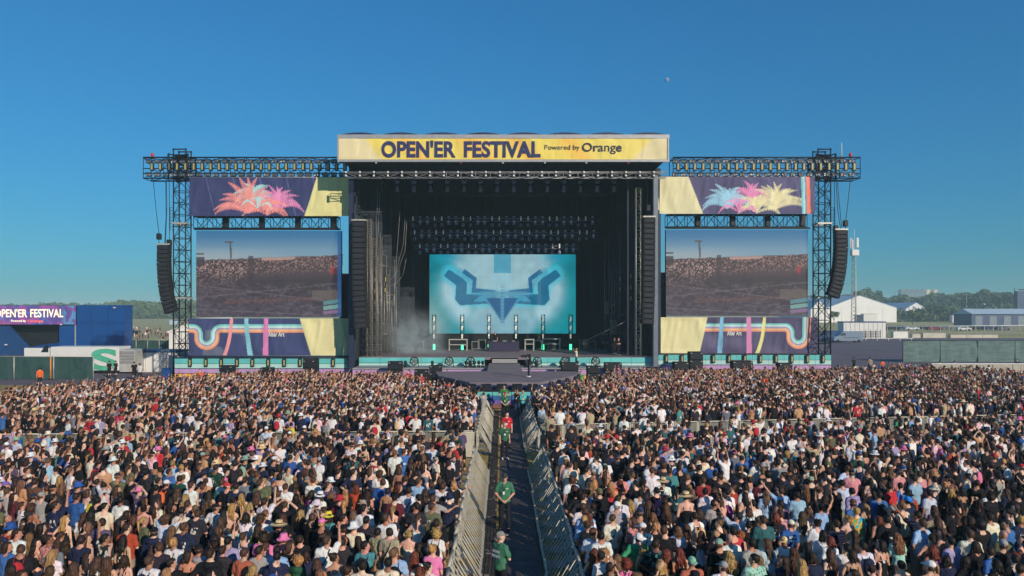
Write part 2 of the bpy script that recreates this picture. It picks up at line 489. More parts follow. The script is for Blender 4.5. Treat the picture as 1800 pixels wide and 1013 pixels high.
# ------------------------------------------------------------------ masts, drapes, ceiling truss
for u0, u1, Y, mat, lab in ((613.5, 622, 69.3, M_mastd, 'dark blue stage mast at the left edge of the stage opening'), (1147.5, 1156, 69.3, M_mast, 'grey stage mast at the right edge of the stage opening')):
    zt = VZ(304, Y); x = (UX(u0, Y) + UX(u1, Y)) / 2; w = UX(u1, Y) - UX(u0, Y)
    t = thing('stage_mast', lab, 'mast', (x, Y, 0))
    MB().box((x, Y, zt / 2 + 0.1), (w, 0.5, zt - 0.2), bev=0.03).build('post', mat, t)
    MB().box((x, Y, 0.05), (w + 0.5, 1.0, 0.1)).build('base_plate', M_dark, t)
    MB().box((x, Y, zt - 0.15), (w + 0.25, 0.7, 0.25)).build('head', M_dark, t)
XL, XR, YK = -14.75, 15.35, 88.0
ceilz = bz0 + 0.14
bw = thing('back_drape', 'tall black drape closing the back of the stage', 'drape', (0, YK, 0))
MB().box(((XL + 12.7) / 2, YK, ceilz / 2), (12.7 - XL, 0.16, ceilz - 0.02)).build('panel', M_cloth, bw)
MB().box((13.5, YK, ceilz / 2), (1.594, 0.16, ceilz - 0.02)).build('panel', M_cloth, bw)
MB().box((14.8, YK, ceilz / 2), (1.0, 0.16, ceilz - 0.02)).build('panel', M_cloth, bw)
for s, x, lab in ((-1, XL, 'black side drape along the left of the stage'), (1, XR, 'black side drape along the right of the stage')):
    t = thing('side_drape', lab, 'drape', (x, 79, 0))
    nf = 26; pts = []
    m = MB()
    for i in range(nf):
        y0 = 70.4 + i * (17.3 / nf)
        m.tube((x + 0.1 * s, y0 + 0.33, 0.05), (x + 0.1 * s, y0 + 0.33, ceilz - 0.05), 0.36, 7)
    m.build('pleated_cloth', M_cloth, t)
    for j, yy in enumerate((73.5, 77.5, 81.5)):
        MB().box((x - s * (1.25 + 0.35 * j), yy, ceilz / 2 + 1.1), (2.3, 0.12, ceilz - 2.3)).build('leg_cloth', M_cloth, t)

ft = thing('front_truss', 'long silver truss with floodlights just under the stage roof', 'truss', (0, 69.8, 20))
YT = 67.3
tz0, tz1 = VZ(313, YT), VZ(303.5, YT)
truss_parts(ft, (UX(605, YT), YT, (tz0 + tz1) / 2), (UX(1170, YT), YT, (tz0 + tz1) / 2), 0.55, tz1 - tz0, 1.37, 0.035, 0.02, M_alu)
# twin floodlights hung on that truss
fl = None
for i in range(23):
    u = 608 + i * 24.6
    loc = (UX(u, YT - 0.5), YT - 0.5, (tz0 + tz1) / 2 + 0.02)
    if fl is None:
        fl = thing('twin_floodlight', 'small twin floodlight on the silver truss under the roof', 'floodlight', loc, 'floodlights on the truss under the roof')
        b = MB(); b.box((0, 0.05, 0), (0.2, 0.14, 0.62)); b.build('housing', M_black, fl, world=False)
        for z in (-0.16, 0.16):
            q = MB(); q.lathe([(0.0, -0.06), (0.1, -0.05), (0.11, 0.0), (0.06, 0.03)], (0, -0.03, z), 8, 'y'); q.build('lamp', M_white, fl, world=False)
    else: dup(fl, loc)
# moving heads hung behind it
mh = None
for i in range(16):
    u = 669 + i * 29.3
    loc = (UX(u, 74), 74, VZ(322, 74))
    if mh is None:
        mh = thing('moving_head_light', 'hanging black moving head spotlight high under the stage roof', 'spotlight', loc, 'spotlights hanging in a row under the roof')
        MB().box((0, 0, 0.1), (0.44, 0.4, 0.28), bev=0.05).build('base', M_lamp, mh, world=False)
        y = MB()
        for s in (-1, 1): y.box((s * 0.27, 0, -0.35), (0.08, 0.2, 0.7))
        y.build('yoke', M_dark, mh, world=False)
        h = MB(); h.lathe([(0.0, 0.3), (0.16, 0.27), (0.22, 0.0), (0.2, -0.35), (0.14, -0.42), (0.0, -0.43)], (0, 0, -0.55), 10); h.build('head', M_lamp, mh, world=False)
        MB().tube((0, 0, 0.24), (0, 0, 0.9), 0.03, 5).build('hanger', M_dark, mh, world=False)
        h = MB(); h.lathe([(0.0, -0.44), (0.12, -0.43)], (0, 0, -0.55), 10); h.build('lens', M_lens, mh, world=False)
    else: dup(mh, loc, rz=(i % 3 - 1) * 0.4)
tr = thing('rear_truss', 'black truss that carries the row of hanging spotlights', 'truss', (0, 74, 20.4))
zz = VZ(322, 74) + 1.05
truss_parts(tr, (UX(655, 74), 74, zz), (UX(1118, 74), 74, zz), 0.4, 0.4, 1.5, 0.03, 0.018, M_black)

# three rows of lamps above the LED wall
lampA = lampB = None
for r, (v0, ua, ub, n) in enumerate(((386, 726, 1042, 26), (410, 729, 1044, 26), (434, 738, 1008, 23))):
    Yr = 82.5
    t = thing('lamp_bar', ('top', 'middle', 'lowest')[r] + ' of three black lamp bars hanging above the LED wall', 'lamp bar', (0, Yr, VZ(v0, Yr)))
    truss_parts(t, (UX(ua - 8, Yr), Yr, VZ(v0 + 1, Yr)), (UX(ub + 8, Yr), Yr, VZ(v0 + 1, Yr)), 0.3, 0.35, 1.2, 0.03, 0.018, M_lamp)
    for i in range(n):
        u = ua + (ub - ua) * i / (n - 1); loc = (UX(u, Yr - 0.3), Yr - 0.35, VZ(v0, Yr))
        if i % 4 in (0, 3):
            if lampA is None:
                lampA = thing('strobe_light', 'upright strobe light on a lamp bar above the LED wall', 'strobe', loc)
                MB().box((0, 0.04, 0.0), (0.26, 0.14, 0.72)).build('housing', M_dark, lampA, world=False)
                MB().box((0, -0.045, 0.05), (0.14, 0.03, 0.5)).build('face', M_lampface, lampA, world=False)
                MB().lathe([(0, -.3), (.16, -.26), (.2, 0), (.15, .14), (0, .16)], (0, 0, -0.62), 8).build('wash_lamp', M_lamp, lampA, world=False)
                o = lampA
            else: o = dup(lampA, loc)
            o['label'] = 'upright strobe light on the %s lamp bar above the LED wall' % ('top', 'middle', 'lowest')[r]; o['group'] = 'strobes on the %s lamp bar' % ('top', 'middle', 'lowest')[r]
        else:
            if lampB is None:
                lampB = thing('spotlight', 'round spotlight', 'spotlight', loc)
                MB().box((0, 0, 0.2), (0.32, 0.22, 0.2)).build('base', M_lamp, lampB, world=False)
                MB().lathe([(0, .26), (.15, .24), (.21, .02), (.2, -.3), (.12, -.38), (0, -.4)], (0, 0, -0.3), 9).build('head', M_lamp, lampB, world=False)
                MB().lathe([(0.09, -0.02), (0.05, -0.03), (0, -0.035)], (0, -0.2, -0.35), 8, 'y').build('lens', M_lampface, lampB, world=False)
                MB().box((0, -0.12, 0.26), (0.07, 0.02, 0.06)).build('status_lamp', M_lampface, lampB, world=False)
                o = lampB
            else: o = dup(lampB, loc, rz=(i % 5 - 2) * 0.15)
            o['label'] = 'round spotlight on the %s lamp bar above the LED wall' % ('top', 'middle', 'lowest')[r]; o['group'] = 'spotlights on the %s lamp bar' % ('top', 'middle', 'lowest')[r]

# ------------------------------------------------------------------ LED wall with its graphic
YL = 85.0
lx0, lx1 = UX(755, YL), UX(1012, YL); lz0, lz1 = VZ(586.5, YL), VZ(447.5, YL)
lw = thing('led_wall', 'big lit LED wall showing a turquoise and pale blue graphic', 'LED wall', ((lx0 + lx1) / 2, YL, 2.35))
def segd(px, pz, a, b):
    ax, az = a; bx, bz = b; dx, dz = bx - ax, bz - az
    t = np.clip(((px - ax) * dx + (pz - az) * dz) / (dx * dx + dz * dz), 0, 1)
    return np.hypot(px - ax - t * dx, pz - az - t * dz)
def c_led(U, V, X, Z):
    u = 755 + U * 257; v = 586.5 - V * 139          # the graphic is laid out on the wall's own face
    C = full(U, '#93bac4')
    C = mixc(C, '#78a8b8', sst(v, 500, 590))
    m = np.abs(u - 883)                              # it is symmetric
    # teal side fields
    edge = 94 - 24 * np.sin((v - 470) / 40) * (v > 455) - 0.55 * np.clip(v - 520, 0, 70) + 10 * np.sin(v / 11)
    C = mixc(C, '#108c98', sst(m - edge, -12, 8))
    C = mixc(C, '#067a88', sst(m - edge, 6, 40) * sst(v, 530, 470))
    C = mixc(C, '#8ba9a6', sst(u, 800, 755) * sst(v, 500, 575) * 0.8)  # sun washing out the lower left corner, painted into the picture
    C = mixc(C, '#1391ad', (np.exp(-((m - 92) / 22) ** 2 - ((v - 452) / 13) ** 2)) * 0.9)
    # pale lobes
    lobe = np.exp(-((m - 92) / 15) ** 2 - ((v - 512) / 26) ** 2) + np.exp(-((m - 70) / 18) ** 2 - ((v - 545) / 20) ** 2)
    C = mixc(C, '#9fc6d2', np.clip(lobe * 1.3, 0, 1))
    # the dark blue bent bands
    k = np.stack([segd(m, v, a, b) for a, b in (((92, 482), (72, 497)), ((72, 497), (68, 523)), ((68, 523), (30, 525)))], 0).min(0)
    C = mixc(C, '#3fb8cf', sst(k, 21, 11) * 0.75)
    def inside(poly):
        c_ = np.zeros(u.shape, bool)
        for (xa, ya), (xb, yb) in zip(poly, poly[1:] + poly[:1]):
            c_ ^= ((ya > v) != (yb > v)) & (m < (xb - xa) * (v - ya) / ((yb - ya) or 1e-9) + xa)
        return c_ * 1.0
    A_ = [(94, 474), (70, 489), (62, 497), (63, 517), (12, 519), (8, 533), (74, 537), (83, 527), (81, 502), (103, 485)]
    B_ = [(66, 473), (45, 489), (47, 507), (12, 511), (12, 516), (54, 515), (52, 493), (71, 480)]
    C = mixc(C, '#0a5a82', inside(A_) * 0.88)
    C = mixc(C, '#3f9fc0', inside([(20, 521), (40, 521), (52, 531), (24, 529)]) * 0.8)
    k = np.stack([segd(m, v, a, b) for a, b in (((74, 478), (52, 494)), ((52, 494), (49, 514)), ((49, 514), (12, 515)))], 0).min(0)
    C = mixc(C, '#2f8fb2', sst(k, 9, 4) * 0.5)
    C = mixc(C, '#0d638e', inside(B_) * 0.95)
    # pointed shape below
    tri = (v > 512) & (v < 566)
    wd = np.where(tri, (568 - v) * 0.74, -5)
    C = mixc(C, '#4b93b0', sst(m, wd + 3, wd - 2) * 0.8)
    C = mixc(C, '#0b5a8a', sst(m, wd * 0.9 + 1, wd * 0.9 - 3) * sst(m, 1, 4) * (v > 524))
    C = mixc(C, '#2e7da4', np.clip(1 - np.abs(m) / 6, 0, 1) * (v > 500) * (v < 570) * (0.5 + 0.5 * np.sin(v * 1.1)))
    # ladder of squares at the top
    top = (m < 15) & (v < 480)
    C = mixc(C, '#2493b4', top * 0.75)
    C = mixc(C, '#7fc0d4', (m < 17) & (v > 480) & (v < 512) & (np.sin(v * 1.3) > 0) & (np.sin(u * 1.3) > -0.2))
    n = vnoise(u * 0.09, v * 0.09, 5)
    C = C * (0.9 + 0.2 * n)[..., None]
    grid = 1 - 0.1 * ((np.mod(u, 14.3) < 0.8) | (np.mod(v, 14.3) < 0.8))
    return C * grid[..., None] * 0.80
grid_print('screen_face', lx0, lx1, lz0, lz1, YL - 0.01, 300, 165, c_led, M_led, lw)
MB().box(((lx0 + lx1) / 2, YL + 0.12, (lz0 + lz1) / 2), (lx1 - lx0 + 0.1, 0.22, lz1 - lz0 + 0.1)).build('cabinet', M_black, lw)
MB().box(((lx0 + lx1) / 2, YL + 0.5, (2.35 + lz0) / 2 + 0.0), (lx1 - lx0 + 1.5, 0.8, lz0 - 2.35 - 0.02)).build('plinth', M_black, lw)

# lamp towers on stage
lt = None
for u in (763, 812.5, 859.5, 907, 954.5, 1003):
    Yt = 82.0; loc = (UX(u, Yt), Yt, 2.36)
    if lt is None:
        lt = thing('lamp_tower', 'slim lattice lamp tower with a green glowing base before the LED wall', 'lamp tower', loc, 'lamp towers in front of the LED wall')
        m = MB(); h = VZ(553, Yt) - 2.36
        for s in (-1, 1):
            for d in (-0.2, 0.2): m.tube((s * 0.2, d, 0.7), (s * 0.2, d, h), 0.03, 5)
        for k in range(9):
            z = 0.8 + k * (h - 0.85) / 8
            for d in (-0.2, 0.2): m.tube((-0.2, d, z), (0.2, d, z), 0.018, 4)
            if k < 8:
                for d in (-0.2, 0.2): m.tube((-0.2 if k % 2 else 0.2, d, z), (0.2 if k % 2 else -0.2, d, z + (h - 0.85) / 8), 0.016, 4)
        m.build('lattice', M_dark, lt, world=False)
        for k in range(3):
            MB().box((0, -0.05, h - 0.55 - k * 0.98), (0.16, 0.12, 0.52)).build('lamp', M_tubelit, lt, world=False)
        MB().box((0, 0, 0.36), (0.26, 0.3, 0.66), bev=0.04).build('glowing_base', M_glow, lt, world=False)
        MB().box((0, 0, 0.015), (0.7, 0.7, 0.03)).build('foot_plate', M_dark, lt, world=False)
    else: dup(lt, loc)

# ------------------------------------------------------------------ main stage, ledge, thrust stage
SZ = 2.35; YS0 = 70.0
sx0, sx1 = UX(631, 70), UX(1147, 70)
st = thing('main_stage', 'main stage platform with turquoise, mint and lilac striped front', 'stage', (0, YS0, 0))
MB().box(((sx0 + sx1) / 2, 79.1, SZ - 0.13), (sx1 - sx0, 18.1, 0.26)).build('deck', M_deck, st)
def strips(root, x0, x1, y, rows, segs, gaps=()):
    for (za, zb, mat) in rows:
        w = (x1 - x0) / segs
        for i in range(segs):
            a, b = x0 + i * w + 0.012, x0 + (i + 1) * w - 0.012
            if any(g0 < (a + b) / 2 < g1 for g0, g1 in gaps): continue
            MB().box(((a + b) / 2, y + random.uniform(0, 0.015), (za + zb) / 2), (b - a, 0.06, za - zb)).build('board', mat, root)
strips(st, sx0, sx1, YS0 + 0.0, [(SZ - 0.05, SZ - 0.55, M_turq), (SZ - 0.60, SZ - 0.82, M_mint)], 14, gaps=[(-1.2, 1.6)])
for i in range(2):
    MB().box((0.29, YS0 - 0.55 + 0.3 * i, 1.98 + 0.17 * i - 0.06), (2.45, 0.32, 0.07)).build('step', M_white, st)
MB().box((0.29, YS0 - 0.08, 1.85), (2.6, 0.1, 0.9)).build('step_back', M_black, st)
lg = thing('stage_ledge', 'grey ledge with lilac boards running along the stage front', 'ledge', (0, 68.5, 0))
for a, b in ((sx0, -1.35), (1.85, sx1)):
    MB().box(((a + b) / 2, 68.45, 1.46), (b - a, 3.0, 0.12)).build('deck', M_alu if False else pm('ledge_grey', '#8f9196', 0.6), lg)
    strips(lg, a, b, 66.98, [(1.36, 0.86, M_lilac), (0.82, 0.5, M_orange)], 7)
ths = thing('thrust_stage', 'grey thrust stage running from the main stage into the crowd', 'stage', (0.25, 56, 0))
TP = [(-1.25, 69.3), (-1.25, 60.4), (-5.6, 60.0), (-5.0, 56.2), (-2.3, 51.0), (2.7, 51.0), (5.7, 56.2), (6.6, 60.0), (1.75, 60.4), (1.75, 69.3)]
m = MB(); k = len(TP)
m.add([(x, y, 1.80) for x, y in TP] + [(x, y, 1.62) for x, y in TP], [tuple(range(k)), tuple(reversed(range(k, 2 * k)))] + [(i, (i + 1) % k, (i + 1) % k + k, i + k) for i in range(k)])
m.build('deck', M_deck, ths)
for (za, zb, mat) in ((1.60, 1.22, M_navy), (1.20, 0.86, pm('blue_board', '#2f5f9a', 0.6)), (0.84, 0.5, pm('violet_board', '#6a5aa8', 0.6)), (0.48, 0.06, pm('brown_board', '#7d5348', 0.6))):
    for i in range(k):
        a, b = Vector((*TP[i], 0)), Vector((*TP[(i + 1) % k], 0))
        if a.y > 61 and b.y > 61: continue
        d = b - a; c = (a + b) / 2; ang = math.atan2(d.y, d.x)
        MB().box((c.x, c.y, (za + zb) / 2), (d.length - 0.05, 0.05, za - zb), rz=ang).build('board', mat, ths)
# floor wedges round the thrust edge, fans and lamps on the ledge
wd = None
def wedge(loc, rz, label, group):
    global wd
    if wd is None:
        wd = thing('floor_wedge', label, 'speaker', loc, group, rz)
        MB().prism_x([(-0.25, 0), (0.25, 0), (0.25, 0.2), (0.05, 0.42), (-0.25, 0.16)], -0.36, 0.36).build('cabinet', M_rubber, wd, world=False)
        MB().box((0, -0.1, 0.31), (0.62, 0.36, 0.02), rx=0.72).build('grille', M_dark, wd, world=False)
        return wd
    return dup(wd, loc, rz, label, group)
ledgeP = [(-5.4, 58.4), (-5.15, 57.2), (-4.6, 55.7), (-3.95, 54.4), (-3.2, 53.1), (-2.2, 50.55), (-1.1, 50.5), (0.0, 50.5), (1.1, 50.5), (2.2, 50.5), (3.4, 52.4), (4.1, 53.6), (4.8, 54.9), (5.5, 56.3), (6.0, 58.0)]
skirt = thing('thrust_ledge', 'narrow dark shelf around the thrust stage edge', 'ledge', (0, 53, 0))
for i in range(len(ledgeP) - 1):
    a, b = Vector((*ledgeP[i], 0)), Vector((*ledgeP[i + 1], 0)); d = b - a; c = (a + b) / 2
    MB().box((c.x, c.y, 1.27 + 0.003 * (i % 2)), (d.length + 0.3, 0.75, 0.08), rz=math.atan2(d.y, d.x)).build('plank', M_dark, skirt)
for za, zb, mt in ((1.22, 0.95, M_turq), (0.93, 0.66, MATS['blue_board']), (0.64, 0.37, MATS['violet_board']), (0.35, 0.06, MATS['brown_board'])):
    for xa in (-2.0, -0.65, 0.7): MB().box((xa + 0.665, 50.2, (za + zb) / 2), (1.31, 0.07, za - zb)).build('board', mt, skirt)
for i, (x, y) in enumerate(ledgeP):
    ang = math.atan2(0.25 - x, y - 40) * 0.6
    wedge((x, y, 1.32), ang, 'black floor wedge speaker on the shelf around the thrust stage', 'floor wedges around the thrust stage')
fan = None
for i, (u, v) in enumerate(((728, 634.5), (789.5, 634.5), (827, 636), (944.5, 636), (993, 634), (1047, 632))):
    loc = (UX(u, 68.4), 68.4, 1.53)
    lab = 'round black drum fan on the ledge before the turquoise boards'
    if fan is None:
        fan = thing('drum_fan', lab, 'fan', loc, 'drum fans along the stage ledge')
        MB().lathe([(0.36, -0.2), (0.42, -0.16), (0.42, 0.16), (0.36, 0.2), (0.33, 0.18), (0.33, -0.18), (0.36, -0.2)], (0, 0, 0.55), 16, 'y').build('drum', M_rubber, fan, world=False)
        b = MB()
        for a in range(5):
            b.box((0.15 * math.cos(a * 1.257), 0, 0.55 + 0.15 * math.sin(a * 1.257)), (0.3, 0.03, 0.12), ry=-a * 1.257)
        b.build('blades', M_dark, fan, world=False)
        gr = MB()
        for rr in (0.12, 0.22, 0.32):
            gr.path([(rr * math.cos(t * 0.524), -0.19, 0.55 + rr * math.sin(t * 0.524)) for t in range(13)], 0.012, 4)
        for a in range(6): gr.tube((0, -0.19, 0.55), (0.35 * math.cos(a * 1.047), -0.19, 0.55 + 0.35 * math.sin(a * 1.047)), 0.01, 4)
        gr.build('grille', M_galv, fan, world=False)
        lgm = MB()
        for s in (-1, 1): lgm.tube((s * 0.4, 0, 0.55), (s * 0.42, 0, 0.02), 0.03, 5); lgm.tube((s * 0.42, -0.25, 0.02), (s * 0.42, 0.25, 0.02), 0.03, 5)
        lgm.build('stand', M_dark, fan, world=False)
    else: dup(fan, loc)
# small spots standing on the ledge beside the steps
sp = None
for i, x in enumerate((-3.4, -3.0, -2.6, -2.2, -1.8, 2.3, 2.8, 3.3, -6.6, -9.2, 5.6, 7.2)):
    loc = (x, 67.6 + 0.3 * (i % 2), 1.53)
    lab = 'small black floor spotlight standing on the stage ledge'
    if sp is None:
        sp = thing('floor_spotlight', lab, 'spotlight', loc, 'floor spotlights on the stage ledge')
        MB().box((0, 0, 0.1), (0.3, 0.26, 0.2), bev=0.03).build('base', M_rubber, sp, world=False)
        MB().lathe([(0, -.18), (.12, -.15), (.15, 0), (.13, .2), (0, .22)], (0, 0, 0.42), 9).build('head', M_dark, sp, world=False)
        MB().lathe([(0.1, 0.0), (0.05, 0.02), (0, 0.03)], (0, -0.02, 0.62), 8).build('lens', M_lens, sp, world=False)
    else: dup(sp, loc, 0.4 * (i % 3))
# black subwoofer stacks in the pit
def subwoofer(u, vt, wpx, Y, lab, deep=0.9, group=None):
    x = UX(u, Y); w = wpx / F * Y; zt = VZ(vt, Y)
    t = thing('subwoofer_stack', lab, 'speaker', (x, Y, 0), group)
    nrow = max(1, round(zt / 0.75)); h = zt / nrow
    for i in range(nrow):
        MB().box((x, Y, h * (i + 0.5)), (w - 0.02, deep, h - 0.02), bev=0.03).build('cabinet', M_rubber, t)
        MB().box((x, Y - deep / 2 - 0.012, h * (i + 0.5)), (w - 0.16, 0.03, h - 0.16)).build('grille', M_dark, t)
        for s in (-1, 1):
            MB().box((x + s * (w / 2 - 0.16), Y - deep / 2 - 0.03, h * (i + 0.82)), (0.16, 0.03, 0.05)).build('handle', M_galv, t)
    return t
for a in ((695, 635, 25, 65.5, 'black subwoofer stack in the pit below the leftmost drum fan'), (741, 649, 24, 63.5, 'low black subwoofer in the pit left of the thrust stage'),
          (766, 642, 22, 64.8, 'black subwoofer stack in the pit close to the thrust stage'), (1001, 637, 30, 65.0, 'black subwoofer stack in the pit right of the thrust stage'),
          (1043, 643, 24, 63.6, 'black subwoofer with small lamps on top in the right pit'), (1077, 637, 30, 65.5, 'wide black subwoofer stack under the turquoise boards at right'),
          (400, 642, 24, 66.5, 'black subwoofer stack under the left wing banner stripes'), (470, 646, 22, 66.5, 'black subwoofer stack under the middle of the left wing'),
          (545, 632, 22, 66.8, 'tall black subwoofer stack in the gap of the left wing boards'), (1222, 618, 24, 67.2, 'tall black subwoofer stack under the right wing yellow banner'),
          (1150, 645, 26, 66.0, 'black subwoofer stack beside the grey stage mast'), (1196, 636, 26, 65.8, 'black subwoofer stack left of the tall right wing stack'),
          (1303, 634, 36, 66.6, 'wide black subwoofer stack under the middle of the right wing'), (1378, 638, 24, 66.6, 'black subwoofer stack under the right end of the right wing')):
    subwoofer(*a)

# DJ booth, cases and tables on stage
dj = thing('dj_booth', 'dark cloth covered DJ booth in the middle of the stage', 'DJ booth', (UX(885.5, 80), 80, SZ))
x0, x1 = UX(858.5, 80), UX(912.5, 80)
MB().box(((x0 + x1) / 2, 80, SZ + 0.53), (x1 - x0, 1.2, 1.06), bev=0.02).build('front_cloth', M_booth, dj)
MB().box(((x0 + x1) / 2, 80, SZ + 1.09), (x1 - x0 + 0.06, 1.26, 0.05)).build('table_top', M_black, dj)
for i, (dx, w) in enumerate(((-1.0, 0.4), (-0.5, 0.4), (0.1, 0.5), (0.65, 0.4), (1.1, 0.35))):
    MB().box(((x0 + x1) / 2 + dx, 79.9, SZ + 1.16), (w, 0.45, 0.09)).build('mixer' if i == 2 else 'player', M_dark if i % 2 else pm('grey_plastic', '#8a8c90', 0.5), dj)
MB().box(((x0 + x1) / 2 + 0.9, 80.3, SZ + 1.3), (0.3, 0.03, 0.34)).build('monitor', M_black, dj)
for u0, u1, v0, v1, lab in ((789, 822, 597, 606, 'pale metal frame table left of the DJ booth'), (953, 985, 596, 605, 'pale metal frame table right of the DJ booth'), (922, 939, 597, 605, 'short pale metal bench right of the DJ booth')):
    Y = 81.2; t = thing('frame_table', lab, 'table', (UX((u0 + u1) / 2, Y), Y, SZ)); a, b = UX(u0, Y), UX(u1, Y); za, zb = VZ(v0, Y), VZ(v1, Y)
    MB().box(((a + b) / 2, Y, za), (b - a, 0.7, 0.1)).build('top', M_galv, t)
    MB().box(((a + b) / 2, Y, zb), (b - a - 0.24, 0.5, 0.08)).build('shelf', M_galv, t)
    for s in (-1, 1):
        for d in (-0.28, 0.28): MB().box(((a + b) / 2 + s * ((b - a) / 2 - 0.06), Y + d, (SZ + za - 0.05) / 2), (0.09, 0.09, za - 0.05 - SZ)).build('leg', M_galv, t)
rk = None
for i, (u, h) in enumerate(((738, 1.1), (836, 1.0), (847, 1.2), (930, 0.9), (946, 1.1), (970, 0.8), (1025, 1.2), (1040, 1.0))):
    loc = (UX(u, 83.2), 83.2, SZ + 0.005)
    if rk is None:
        rk = thing('flight_case', 'black flight case with metal edges at the back of the stage', 'flight case', loc, 'flight cases at the back of the stage')
        MB().box((0, 0, 0.52), (0.85, 0.6, 0.9)).build('body', M_rubber, rk, world=False)
        e = MB()
        for x in (-.42, .42):
            for y in (-.3, .3): e.box((x, y, .52), (.05, .05, .92))
        for z in (.09, .95):
            for y in (-.3, .3): e.box((0, y, z), (.78, .05, .05))
        e.build('edging', M_alu, rk, world=False)
        for x in (-.3, .3): MB().box((x, 0, 0.03), (.1, .4, .06)).build('castors', M_dark, rk, world=False)
    else: dup(rk, loc, scale=(1, 1, h))

# ------------------------------------------------------------------ the two wings
def line_array(name_lab, pts, width, depth, motors, cables, ncab, flip=1):
    """pts: list of (x, z) along the array from top to bottom"""
    Y = pts[0][2]
    t = thing('line_array', name_lab, 'speaker array', (pts[0][0], Y, pts[0][1]))
    P = [np.array(p[:2]) for p in pts]
    # resample
    d = np.cumsum([0] + [np.hypot(*(P[i + 1] - P[i])) for i in range(len(P) - 1)])
    def at(s):
        return np.array([np.interp(s, d, [p[0] for p in P]), np.interp(s, d, [p[1] for p in P])])
    h = d[-1] / ncab
    for i in range(ncab):
        a, b = at(i * h), at((i + 1) * h); c = (a + b) / 2; dd = b - a
        ang = math.atan2(dd[0], -dd[1])
        MB().box((c[0], Y + (i / ncab) ** 2 * -0.5 * 0.6, c[1]), (width, depth, h * 0.94), ry=-ang, bev=0.03).build('cabinet', M_rubber, t)
        MB().box((c[0], Y - depth / 2 - 0.015 + (i / ncab) ** 2 * -0.3, c[1]), (width * 0.72, 0.03, h * 0.66), ry=-ang).build('grille', M_grille, t)
    MB().box((pts[0][0], Y, pts[0][1] + 0.12), (width * 1.05, depth, 0.14)).build('flying_frame', M_galv, t)
    for (x, z) in motors:
        MB().box((x, Y, z), (0.42, 0.4, 0.62), bev=0.06).build('chain_hoist', M_black, t)
        MB().tube((x, Y, z - 0.3), (x, Y, pts[0][1] + 0.15), 0.03, 4).build('chain', M_cable, t)
    for c in cables:
        m = MB(); m.path([(x, Y + 0.05, z) for x, z in c], 0.03, 4); m.build('cable', M_cable, t)
    return t

strobe = None
def strobe_bar(loc, lab, grp, s=1.0):
    global strobe
    if strobe is None:
        strobe = thing('strobe_bar', lab, 'strobe', loc, grp)
        MB().box((0, 0.1, 0), (0.36, 0.16, 0.86), bev=0.02).build('housing', M_black, strobe, world=False)
        MB().box((0, 0.005, 0), (0.17, 0.04, 0.62)).build('face', M_strobe, strobe, world=False)
        MB().box((0, 0.0, 0.52), (0.1, 0.1, 0.2)).build('clamp', M_dark, strobe, world=False)
        return strobe
    return dup(strobe, loc, 0, lab, grp, s)
pair = None
def lamp_pair(loc, lab, grp):
    global pair
    if pair is None:
        pair = thing('twin_blinder', lab, 'floodlight', loc, grp)
        b = MB(); b.box((0, 0.1, 0), (0.56, 0.12, 0.32)); b.box((0, 0.05, 0.24), (0.62, 0.06, 0.05)); b.box((-.3, 0.05, 0.1), (0.04, 0.06, 0.3)); b.box((.3, 0.05, 0.1), (0.04, 0.06, 0.3))
        b.build('yoke', M_black, pair, world=False)
        for s in (-1, 1): MB().lathe([(0.13, 0.05), (0.14, -0.05), (0.1, -0.02), (0.03, 0.0), (0, 0)], (s * 0.145, 0.0, 0), 9, 'y').build('lamp', M_lens, pair, world=False)
        return pair
    return dup(pair, loc, random.uniform(-0.2, 0.2), lab, grp)

